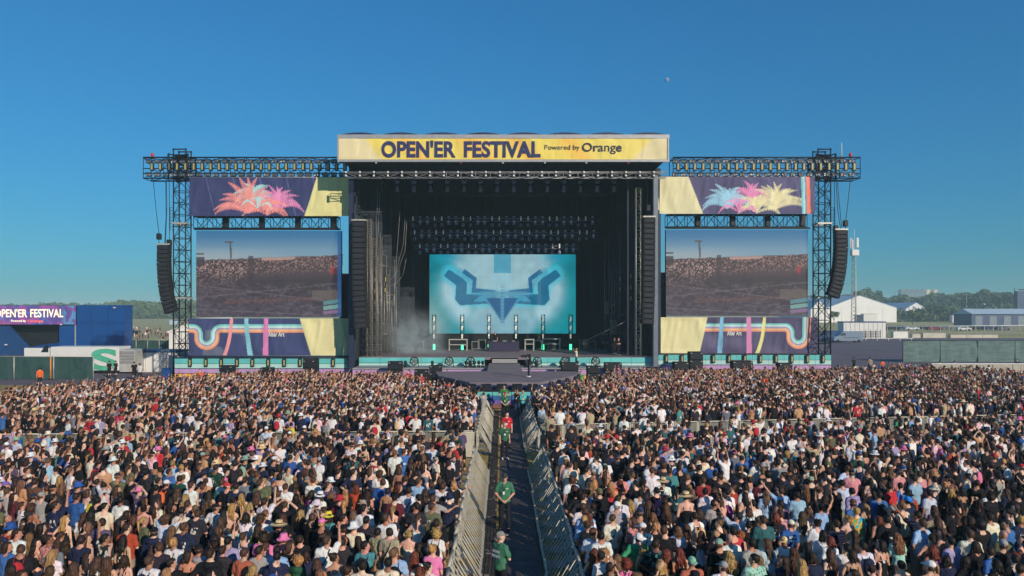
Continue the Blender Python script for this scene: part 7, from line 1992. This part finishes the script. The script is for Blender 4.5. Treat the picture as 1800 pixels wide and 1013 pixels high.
# fill the gaps between them so that about 300 of the nearest are people in their own right
def free(x, y, d, L): return all((a - x) ** 2 + (b - y) ** 2 > d * d for a, b in L)
pts = [(p['X'], p['Y']) for p in ppl]
YN = 21.0
FILLC = ['black'] * 7 + ['white'] * 5 + ['navy', 'charcoal', 'grey', 'cream', 'sky', 'bottle', 'plum', 'tan', 'maroon', 'blue', 'olive', 'rose', 'teal', 'stone', 'lilac', 'slate']
tries = 0
while len(ppl) < 306 and tries < 6000:
    tries += 1
    y = R.uniform(14.6, YN); u = R.uniform(-20, 1820); x = UX(u, y)
    if -1.6 < x < 2.2 or not free(x, y, .56, pts): continue
    sex = R.choice('mf'); hair = R.choice('sssscz') if sex == 'm' and R.random() < .97 else R.choice('lllbbwnp')
    if sex == 'm' and hair in 'lbwnp': hair = 's'
    p = dict(u=u, v=0, hair=hair if hair != 'z' or R.random() < .3 else 's', hc=R.choice('kddddbbbl') if sex == 'm' else R.choice('kddbbblly'), kind='t' if sex == 'm' else R.choice('tvv'), col=R.choice(FILLC), pose=R.choice('aaaaaaaf'), ex=[R.choice(['S', 'P:black', 'P:navy'])] if R.random() < .15 else [], sex=sex,
             s=R.uniform(.965, 1.04) if sex == 'm' else R.uniform(.9, .98), X=x, Y=y)
    ppl.append(p); pts.append((x, y))

# labels: each must fit one person only
base = [desc(p) for p in ppl]
from collections import Counter
cnt = Counter(base); used = set(); labels = [None] * len(ppl)
short = []
for p in ppl:
    h = p['hair']
    if h in 'KCH': short.append('%s %s' % (cn_(p['hatc']), 'bucket hat' if h == 'H' else 'cap'))
    elif '7' in p['ex']: short.append('number 7 jersey')
    else: short.append('%s%s' % (cn_(p['col']), {'t': ' t-shirt', 'v': ' tank top', 'o': ' hoodie'}[p['kind']]))
for i, p in enumerate(ppl):
    if cnt[base[i]] == 1: labels[i] = base[i]; used.add(base[i])
for i, p in enumerate(ppl):
    if labels[i]: continue
    near = sorted(range(len(ppl)), key=lambda j: (ppl[j]['X'] - p['X']) ** 2 + (ppl[j]['Y'] - p['Y']) ** 2)[1:14]
    for j in near:
        dx, dy = p['X'] - ppl[j]['X'], p['Y'] - ppl[j]['Y']
        rel = ('left of' if dx < 0 else 'right of') if abs(dx) > abs(dy) else ('in front of' if dy < 0 else 'behind')     # as the camera sees it
        l = '%s, %s %s' % (base[i], rel, short[j])
        if l not in used and len(l.split()) <= 16: labels[i] = l; used.add(l); break
    if labels[i] is None:
        for q in range(len(ppl)):
            l = '%s, %s' % (base[i].split(', ')[0] + ', ' + base[i].split(', ')[1], 'near the ' + short[q])
            if l not in used and len(l.split()) <= 16: labels[i] = l; used.add(l); break

for i, p in enumerate(ppl):
    arms = ARM[p['pose']]
    if arms is None: arms = R.choice([('down', 'down'), ('down', 'down'), ('front', 'front'), ('fold', 'fold'), ('down', 'front'), ('hip', 'down')])
    if p['pose'] == 's' and p['u'] < 700: arms = ('down', 'side')
    pat = next((PAT[e][0] for e in p['ex'] if e in PAT), None); pk = next((TOPC[e[2:]] for e in p['ex'] if e.startswith('P:')), None)
    col = jit(TOPC[p['col']], .08); skin = jit(R.choice(SKINS[:6]) if R.random() < .96 else SKINS[6], .1)
    t = make_person(p['X'], p['Y'], 0.008, p['s'], math.atan2(-(0.3 - p['X']), 62 - p['Y']) * .8 + R.gauss(0, .18), p['sex'], arms, R.choice(YAWS), p['hair'], p['hc'], TOPC.get(p.get('hatc'), '#888888'), p['kind'], col, pat, skin, R.choice(LEGC), pk, 'S' in p['ex'])
    t.rotation_euler = (R.gauss(-.02, .035), R.gauss(0, .035), t.rotation_euler.z)
    tag(t, labels[i] or base[i], 'person', 'audience standing in the crowd')
    if arms == ('film', 'film'):
        ph = bpy.data.objects.new('phone', part_mesh(('phone',))); COL.objects.link(ph)
        if not ph.data.materials: ph.data.materials.append(M_rubber)
        cz = Matrix.Translation(t.location) @ t.rotation_euler.to_matrix().to_4x4() @ Matrix.Diagonal((*t.scale, 1))
        ph.matrix_world = cz
        tag(ph, 'phone held up by the %s' % (labels[i] or base[i]).split(', both')[0].replace('person with', 'person with'), 'phone', 'phones held up in the crowd')
    if '7' in p['ex']:
        for nm, s, zc, sz, bo in (('shirt_number', '7', 1.10, .26, .012), ('shirt_lettering', 'LUKASZ', 1.33, .065, .004)):
            w = text_width(s, sz, bo); o = text_obj(nm, s, sz, M_white, None, -w / 2, -.139 if s == '7' else -.136, zc, bo, .004); o.parent = t

# ------------------------------------------------------------------ stewards, crew and performers
M_badge = pm('badge_white', '#e6e6e6', .5)
def staff(label, u, v, Y, zf, s, rz, arms, hair, hc, hatc, col, yaw=0., kind='t', legs='#1d2029', sex='m', badge=True, skin=None, group=None, cat='person', pack=None, slogan=False):
    x = UX(u, Y)
    t = make_person(x, Y, zf, s, rz, sex, arms, yaw, hair, hc, hatc, kind, TOPC.get(col, col), None, skin or R.choice(SKINS[:4]), legs, pack, face=True)
    tag(t, label, cat, group)
    if badge:
        o = MB().box((.02, .142, 1.20), (.06, .006, .09)).build('badge', M_badge, t, world=False); MB().box((-.08, .135, 1.33), (.09, .006, .022)).build('chest_print', M_badge, t, world=False)
        m = MB(); m.path([(-.05, .02, 1.49), (-.045, .10, 1.44), (-.01, .14, 1.33), (.02, .146, 1.25)], .006, 4); m.path([(.05, .02, 1.49), (.05, .10, 1.44), (.04, .14, 1.33), (.025, .146, 1.25)], .006, 4); m.build('lanyard', M_dark, t, world=False)
    if badge or slogan:
        MB().box((.17, .02, 1.0), (.05, .07, .13), bev=.01).build('radio', M_rubber, t, world=False); MB().tube((.17, .03, 1.06), (.17, .03, 1.2), .008, 5).build('radio_aerial', M_rubber, t, world=False)
    if slogan:
        for k, s_ in enumerate(('STAFF', 'SAFETY')): 
            w = text_width(s_, .085, .003); o = text_obj('shirt_lettering', s_, .085, M_badge, None, -w / 2, -.140, 1.30 - .11 * k, .003, .003); o.parent = t
    return t
PI = math.pi
staff('steward in a green t-shirt and dark cap, hands clasped, facing the camera on the aisle', 887, 845, 22.4, .03, 1.03, PI - .05, ('clasp', 'clasp'), 'K', 'd', '#3a3d42', '#41765a')
staff('steward in a green t-shirt and grey cap with back turned, nearest on the aisle', 880, 950, 16.7, .03, 1.0, -.85, ('fold', 'fold'), 'K', 'g', '#8a857c', '#3f7358', -.3, slogan=True, badge=False)
staff('grey haired steward in a green t-shirt in front of the red shirt', 887, 748, 33.2, .03, .98, PI + .25, ('down', 'down'), 's', 'g', None, '#37644c', .5)
staff('tall steward in a bright red t-shirt looking aside on the aisle', 891, 735, 35.8, .03, 1.04, PI + .1, ('down', 'down'), 's', 'k', None, '#c32b36', .6)
staff('steward in a green t-shirt and red cap further up the aisle', 888, 700, 45.2, .03, 1.0, PI, ('clasp', 'clasp'), 'K', 'd', '#b83038', '#356a4b')
staff('steward in a lighter green t-shirt behind the red cap', 886, 690, 48.6, .03, 1.04, PI, ('hip', 'hip'), 's', 'k', None, '#3c8047')
staff('crew member in a black t-shirt and blue jeans near the thrust stage', 909, 690, 46.2, .03, 1.03, PI - .2, ('film', 'film'), 's', 'k', None, 'black', 0., legs='#1f3a5f')
staff('person in a turquoise jacket beside the crew member in black', 919, 690, 46.6, .01, .98, PI + .4, ('front', 'front'), 's', 'y', None, '#4ab5ae', 0., 'o')
staff('person in a pale grey top filming at the barrier left of the thrust stage', 850, 693, 45.4, .01, .98, .2, ('film', 'film'), 's', 'd', None, 'grey', 0., badge=False)
staff('camera operator in black standing on the thrust stage', 930.5, 660, 55.1, 1.805, 1.0, PI * .62, ('film', 'fold'), 'K', 'k', '#1a1a1f', '#26242b', 0., legs='#5e5a63', badge=False)
cmr = thing('video_camera', 'black shoulder video camera held by the operator on the thrust stage', 'camera', (UX(927, 55), 54.95, 3.42))
MB().box((UX(927, 55), 54.95, 3.42), (.55, .16, .2), bev=.02).build('body', M_black, cmr); MB().tube((UX(927, 55) - .27, 54.95, 3.42), (UX(927, 55) - .5, 54.95, 3.42), .08, 9, .09).build('lens', M_rubber, cmr); MB().box((UX(927, 55) + .05, 54.95, 3.56), (.3, .04, .05)).build('handle', M_dark, cmr)
staff('DJ in black with one arm raised behind the dark booth', 870.5, 600, 80.9, SZ + .35, 1.0, PI - .1, ('down', 'up'), 's', 'k', None, 'black', 0., badge=False)
MB_ = thing('dj_riser', 'black riser platform behind the DJ booth', 'riser', (UX(885, 81.3), 81.3, SZ)); MB().box((UX(885, 81.4), 81.35, SZ + .17), (3.6, 1.4, .34)).build('deck', M_black, MB_); MB().box((UX(885, 81.4), 80.68, SZ + .17), (3.5, .05, .3)).build('front_board', M_dark, MB_)
staff('performer in black holding an instrument at the right of the stage', 1087, 612, 72.5, SZ + .005, 1.02, PI + .6, ('fold', 'front'), 's', 'k', None, 'black', .4, badge=False)
staff('stage hand in black waiting behind the performer at right', 1080, 608, 74.8, SZ + .005, .98, PI + .3, ('down', 'down'), 's', 'k', None, 'black', .0, badge=False)
staff('camera operator in a pale top at the edge of the main stage', 1013, 628, 69.0, 1.53, 1.0, PI * .5, ('film', 'fold'), 's', 'y', None, 'bone', 0., legs='#39424d', badge=False)
sec = [(351, 655, 62.0, 'orange', 'security guard in an orange t-shirt before the left end of the wing boards'), (418, 656, 62.4, 'orange', 'security guard in an orange t-shirt beside the black left wing subwoofers'), (487, 653, 62.6, 'orange', 'security guard in an orange t-shirt under the middle of the left wing'),
       (718, 655, 61.0, 'red', 'photographer in a red t-shirt in the left pit beside the low subwoofer'), (741, 667, 58.4, 'red', 'person in a red t-shirt nearest the left barrier of the thrust stage'), (787, 650, 62.5, 'green', 'steward in green with cards at the left of the thrust stage'), (768, 657, 60.8, 'green', 'small steward in green bending in the left pit'),
       (1022, 652, 60.4, 'green', 'steward in a green t-shirt standing in the right pit'), (1007, 655, 59.6, 'black', 'red haired person in black in the right pit'), (1098, 646, 63.6, 'red', 'person in a dark red t-shirt raised above the crowd in front of the right pit'), (1132, 642, 64.6, 'orange', 'person in an orange top before the right stage mast'), (976, 645, 62.2, 'black', 'stage hand in black kneeling by the right lamps')]
for u, v, Y, c, lab in sec:
    col = {'orange': '#e0622a', 'red': '#c2313c', 'green': '#3f8f45', 'black': '#17181c'}[c]
    staff(lab, u, v, Y, .01, R.uniform(.96, 1.05), PI + R.uniform(-.5, .5), R.choice([('down', 'down'), ('front', 'front'), ('hip', 'down')]), 's' if c != 'black' else 'b', 'r' if c == 'black' else R.choice('dbk'), None, col, R.choice([-.5, 0., .5]))
for u, v, Y, c, lab, rz in ((70, 664, 64.5, '#e0622a', 'security guard in an orange t-shirt alone before the left green scrim', .6), (192, 652, 73.2, '#1d1e24', 'person in black beside the green letter S, left of two', 1.2), (203, 652, 73.4, '#1f2026', 'person in black beside the green letter S, right of two', 1.4), (236, 654, 71.0, '#191a1f', 'person in black at the white cabin corner', .4), (246, 657, 69.5, '#c9c5c2', 'person in a pale top before the white cabin', .2),
                        (1501, 626, 79.5, '#1c2422', 'person in dark clothes walking on the asphalt, left of two', .5), (1529, 628, 78.0, '#9a8f78', 'person in a khaki top walking on the asphalt, right of two', -.3), (1551, 640, 74.5, '#dd5f2b', 'person in an orange top at the edge of the right crowd', .3), (1652, 640, 73.6, '#c4c6c9', 'person in a white t-shirt leaning by the pale wall, left of two', .9), (1678, 636, 74.0, '#cfd0d2', 'person in a white t-shirt standing higher by the pale wall', -.9),
                        (1738, 648, 68.0, '#bfc3c8', 'person in a pale shirt against the pale crowd wall', .2), (1776, 664, 60.0, '#20242c', 'person in dark clothes with a raised hand at the right edge', -.4), (1783, 692, 52.0, '#b9c2cf', 'person in a pale blue shirt at the right edge of the crowd', .1), (1788, 636, 76.0, '#1b2023', 'person in dark clothes behind the pale wall at the right edge', 2.0)):
    s_ = R.uniform(.97, 1.03)
    staff(lab, u, v, Y, .01, s_, rz, R.choice([('down', 'down'), ('hip', 'down'), ('fold', 'fold')]), 's', R.choice('dbk'), None, c, 0., badge=False)

# ------------------------------------------------------------------ the rest of the crowd: one mass, a point for each person
variants = bpy.data.collections.new('crowd_figures')               # not linked to the scene: only the shapes the crowd repeats
VS = []
rv = random.Random(77)
def crowd_figure(sex, arms, yaw, hair, top, hat, pack):
    MS = [pmat('crowd_skin', 'skin', 'c_skin'), pmat('crowd_top', 'cloth', 'c_top'), pmat('crowd_legs', 'cloth', 'c_legs'), pmat('crowd_hair', 'hair', 'c_hair'), pmat('crowd_extra', 'cloth', 'c_extra')]
    parts = [(('body', sex, arms[0], arms[1], yaw), 0), ((top, sex, arms[0], arms[1]), 1), (('trousers',), 2)]
    if hair: parts.append((('hair', hair, yaw, rv.randint(0, 4) if hair == 'long' else 0), 3))
    if arms[0] == 'film' and arms[1] == 'film': parts.append((('phone',), 4))
    if hat == 'cap': parts.append((('cap', yaw, rv.random() < .3), 4))
    elif hat: parts.append(((hat,), 4))
    if pack: parts.append((('backpack',), 4))
    V, Q, MI = [], [], []; o = 0
    for key, mi in parts:
        me = part_mesh(key, 1); n = len(me.vertices); v = np.empty(n * 3, np.float32); me.vertices.foreach_get('co', v); v = v.reshape(-1, 3)
        k = len(me.polygons); q = np.empty(k * 4, np.int32); me.loops.foreach_get('vertex_index', q); q = q.reshape(-1, 4)
        V.append(v); Q.append(q + o); MI.append(np.full(k, mi)); o += n
    me = bpy.data.meshes.new('figure'); np_mesh(me, np.concatenate(V), np.concatenate(Q)); mi = np.concatenate(MI)
    if len(me.polygons) == len(mi): me.polygons.foreach_set('material_index', mi.astype(np.int32))
    for m in MS: me.materials.append(m)
    ob = bpy.data.objects.new('figure_%03d' % len(VS), me); variants.objects.link(ob); VS.append((sex, arms, hat))
POSES = [('down', 'down'), ('front', 'front'), ('down', 'front'), ('fold', 'fold'), ('hip', 'down'), ('film', 'film'), ('up', 'down'), ('down', 'up'), ('up', 'up'), ('head', 'head'), ('down', 'lean'), ('film', 'front'), ('lean', 'lean')]
QUIET, LOUD = [], []
for i in range(78):
    sex = 'm' if i % 2 else 'f'; arms = POSES[(i // 2) % 13]
    hair = rv.choice(['short'] * 7 + ['curly']) if sex == 'm' else rv.choice(['long', 'long', 'long', 'bob', 'wavy', 'bun', 'pony'])
    hat = rv.choice([None] * 13 + ['cap', 'cap', 'bucket']) ; pack = rv.random() < .1
    if hat == 'cap' and sex == 'm': hair = 'under'
    (LOUD if (i // 2) % 13 >= 5 else QUIET).append(i)
    crowd_figure(sex, arms, rv.choice(YAWS), hair, 'tee' if sex == 'm' else rv.choice(['tee', 'tank', 'tank']), hat, pack)
# where the mass stands
def seg_at(pl, x):
    return np.interp(x, [p[0] for p in pl], [p[1] for p in pl])
FARL = [(-60, 47), (-34, 50), (-30, 56), (-25, 60.5), (-21, 61.5), (-9.0, 61), (-7.8, 57.4), (-1.7, 48.2), (-1.6, 47.5)]
FARR = [(2.2, 47.5), (2.4, 48.2), (8.4, 57.8), (9.5, 61.5), (12, 64), (32, 66), (38, 69), (44, 67), (47, 60), (58, 56)]
P_, taken = [], list(pts)
grid = {}
def put(x, y): grid.setdefault((int(x // 1), int(y // 1)), []).append((x, y))
for a in taken: put(*a)
def okay(x, y, d):
    i, j = int(x // 1), int(y // 1)
    return all((a - x) ** 2 + (b - y) ** 2 >= d * d for di in (-1, 0, 1) for dj in (-1, 0, 1) for a, b in grid.get((i + di, j + dj), ()))
rc = random.Random(3)
NOTE = [(513, 745, 'yellow'), (570, 745, 'grey'), (590, 748, 'rust'), (824, 745, 'orange'), (805, 745, 'black'), (608, 752, 'stone'), (660, 746, 'cream'), (470, 700, 'royal'), (300, 755, 'red'), (338, 752, 'white'), (358, 745, 'tan'), (110, 752, 'white'), (1178, 735, 'white'), (1155, 735, 'white'), (1130, 735, 'white'), (1204, 735, 'black'), (1140, 748, 'bottle'), (966, 735, 'khaki'), (1003, 740, 'slate'), (1095, 735, 'white'), (1292, 733, 'white'), (1405, 735, 'black'), (1487, 728, 'white'), (1508, 732, 'white'), (967, 760, 'sky'), (1000, 755, 'sky'), (965, 792, 'white'), (700, 815, 'royal'), (668, 815, 'cream'), (545, 830, 'grey'), (323, 825, 'white'), (1600, 820, 'white'), (1780, 690, 'white'), (1712, 692, 'white'), (1690, 710, 'white'), (1550, 715, 'white'), (720, 808, 'maroon'), (757, 785, 'bluewhite'), (735, 782, 'white'), (618, 790, 'white'), (1065, 815, 'white'), (1190, 820, 'blue'), (1385, 745, 'red'), (1170, 795, 'lilac'), (1315, 672, 'lilac'), (1345, 665, 'orange'), (855, 742, 'bone'), (1045, 800, 'white'), (1580, 740, 'green'), (1660, 790, 'bright'), (1700, 795, 'orange')]
for u, v, c in NOTE:
    y = (CAMH - 1.6) * F / (v - CV); x = UX(u, y)
    if okay(x, y, .4) and not (-1.6 < x < 2.2): P_.append((x, y, c)); put(x, y)
for (ya, yb, d) in ((9.0, 14.6, .70), (14.6, 24, .58), (24, 36, .53), (36, 70, .49)):
    area = (yb - ya) * (yb * 1.5 + 10); n = int((area + (yb - ya) * 10) / (d * d) * 3.8)
    for _ in range(n):
        y = rc.uniform(ya, yb); x = rc.uniform(-.755 * y - 7, .745 * y + 7)
        if -1.62 < x < 2.22: continue
        fy = seg_at(FARL, x) if x < 0 else seg_at(FARR, x)
        if y > fy + 1.6 * (float(vnoise(np.array(x * .6), np.array(2.0), 5)) - .6): continue
        yc = 34.6 + (x + 2) / 24.0 * 1.0 if x < 0 else 36.4 + (x - 2.5) / 28.5 * 3.9            # the barrier across the crowd
        if yc - (3.7 - 0.9 * min(1, abs(x) / 25) if x > 0 else 2.9 - 1.4 * min(1, abs(x) / 15)) < y < yc + (1.0 if x > 0 else .9) and abs(x) < 31: continue
        if x > 40 and y > 45 and rc.random() < .4: continue
        if not okay(x, y, d * (rc.uniform(.82, 1.1) + .28 * float(vnoise(np.array(x * .35), np.array(y * .35), 77)) - .1)): continue
        P_.append((x, y, None)); put(x, y)
nmass = len(P_)
for _ in range(46):                                                # people far out in the field
    y = rc.uniform(150, 235); P_.append((UX(rc.uniform(224, 304), y), y, None))
TOPW = ['black'] * 26 + ['white'] * 13 + ['charcoal'] * 8 + ['navy'] * 8 + ['grey', 'grey', 'cream', 'cream', 'bone', 'sky', 'sky', 'blue', 'royal', 'maroon', 'rust', 'red', 'olive', 'khaki', 'tan', 'tan', 'plum', 'lilac', 'rose', 'blush', 'teal', 'petrol', 'bottle', 'slate', 'slate', 'brown', 'bluewhite', 'cream']
EXT = ['black', 'black', 'black', 'navy', 'white', 'white', 'white', 'cream', 'pink', 'red', 'royal', 'sage', 'straw', 'khaki', 'grey', 'charcoal', 'charcoal']
N_ = len(P_)
co = np.zeros((N_, 3), np.float32); rot = np.zeros((N_, 3), np.float32); scl = np.zeros(N_, np.float32); pick = np.zeros(N_, np.int32)
CC = {k: np.zeros((N_, 3), np.float32) for k in ('c_skin', 'c_top', 'c_legs', 'c_hair', 'c_extra')}
vj = lambda c, k: np.array(lin(c)) * np.array([rc.uniform(1 - k, 1 + k)] * 3) * np.array([rc.uniform(.95, 1.05) for _ in range(3)])
for i, (x, y, c) in enumerate(P_):
    co[i] = (x, y, .008)
    rot[i] = (rc.gauss(0, .03), rc.gauss(0, .03), math.atan2(-(0.3 - x), 66 - y) * .8 + rc.gauss(0, .28) if i < nmass else rc.uniform(0, 6.28))
    loud = .09 if y < 36 else .16 + .5 * max(0, min(1, (y - 40) / 18)) * (1.0 if abs(x) < 28 else .5)
    k = rc.choice(LOUD) if rc.random() < loud and c is None else rc.choice(QUIET)
    pick[i] = k; scl[i] = rc.uniform(.955, 1.06) if VS[k][0] == 'm' else rc.uniform(.89, .99)
    CC['c_skin'][i] = vj(rc.choice(SKINS[:6]) if rc.random() < .96 else SKINS[6], .15)
    CC['c_top'][i] = vj(TOPC[c or rc.choice(TOPW)], .12); CC['c_legs'][i] = vj(rc.choice(LEGC), .2)
    CC['c_hair'][i] = vj(HAIRC[rc.choice('kkkkddddddddbbbbblly')], .25); CC['c_extra'][i] = vj(TOPC[rc.choice(EXT)], .1)
me = bpy.data.meshes.new('crowd'); me.vertices.add(N_); me.vertices.foreach_set('co', co.ravel())
for k, a in CC.items(): me.attributes.new(k, 'FLOAT_VECTOR', 'POINT').data.foreach_set('vector', a.ravel())
me.attributes.new('p_rot', 'FLOAT_VECTOR', 'POINT').data.foreach_set('vector', rot.ravel())
me.attributes.new('p_scl', 'FLOAT', 'POINT').data.foreach_set('value', scl)
me.attributes.new('p_pick', 'INT', 'POINT').data.foreach_set('value', pick)
crowd = bpy.data.objects.new('crowd', me); COL.objects.link(crowd); crowd['kind'] = 'stuff'; crowd['label'] = 'dense festival crowd filling the ground up to the stage'
ng = bpy.data.node_groups.new('crowd_points', 'GeometryNodeTree')
ng.interface.new_socket('Geometry', in_out='INPUT', socket_type='NodeSocketGeometry'); ng.interface.new_socket('Geometry', in_out='OUTPUT', socket_type='NodeSocketGeometry')
gi = ng.nodes.new('NodeGroupInput'); go_ = ng.nodes.new('NodeGroupOutput'); ip = ng.nodes.new('GeometryNodeInstanceOnPoints'); ci = ng.nodes.new('GeometryNodeCollectionInfo')
ci.inputs['Collection'].default_value = variants; ci.inputs['Separate Children'].default_value = True; ci.inputs['Reset Children'].default_value = True
def attr(nm, ty):
    a = ng.nodes.new('GeometryNodeInputNamedAttribute'); a.data_type = ty; a.inputs['Name'].default_value = nm
    return next(o for o in a.outputs if o.enabled and o.name == 'Attribute')
e2r = ng.nodes.new('FunctionNodeEulerToRotation')
ng.links.new(gi.outputs[0], ip.inputs['Points']); ng.links.new(ci.outputs[0], ip.inputs['Instance']); ip.inputs['Pick Instance'].default_value = True
ng.links.new(attr('p_pick', 'INT'), ip.inputs['Instance Index']); ng.links.new(attr('p_rot', 'FLOAT_VECTOR'), e2r.inputs[0]); ng.links.new(e2r.outputs[0], ip.inputs['Rotation']); ng.links.new(attr('p_scl', 'FLOAT'), ip.inputs['Scale'])
ng.links.new(ip.outputs[0], go_.inputs[0])
md = crowd.modifiers.new('crowd_points', 'NODES'); md.node_group = ng
print('people', len(ppl), 'mass', N_)
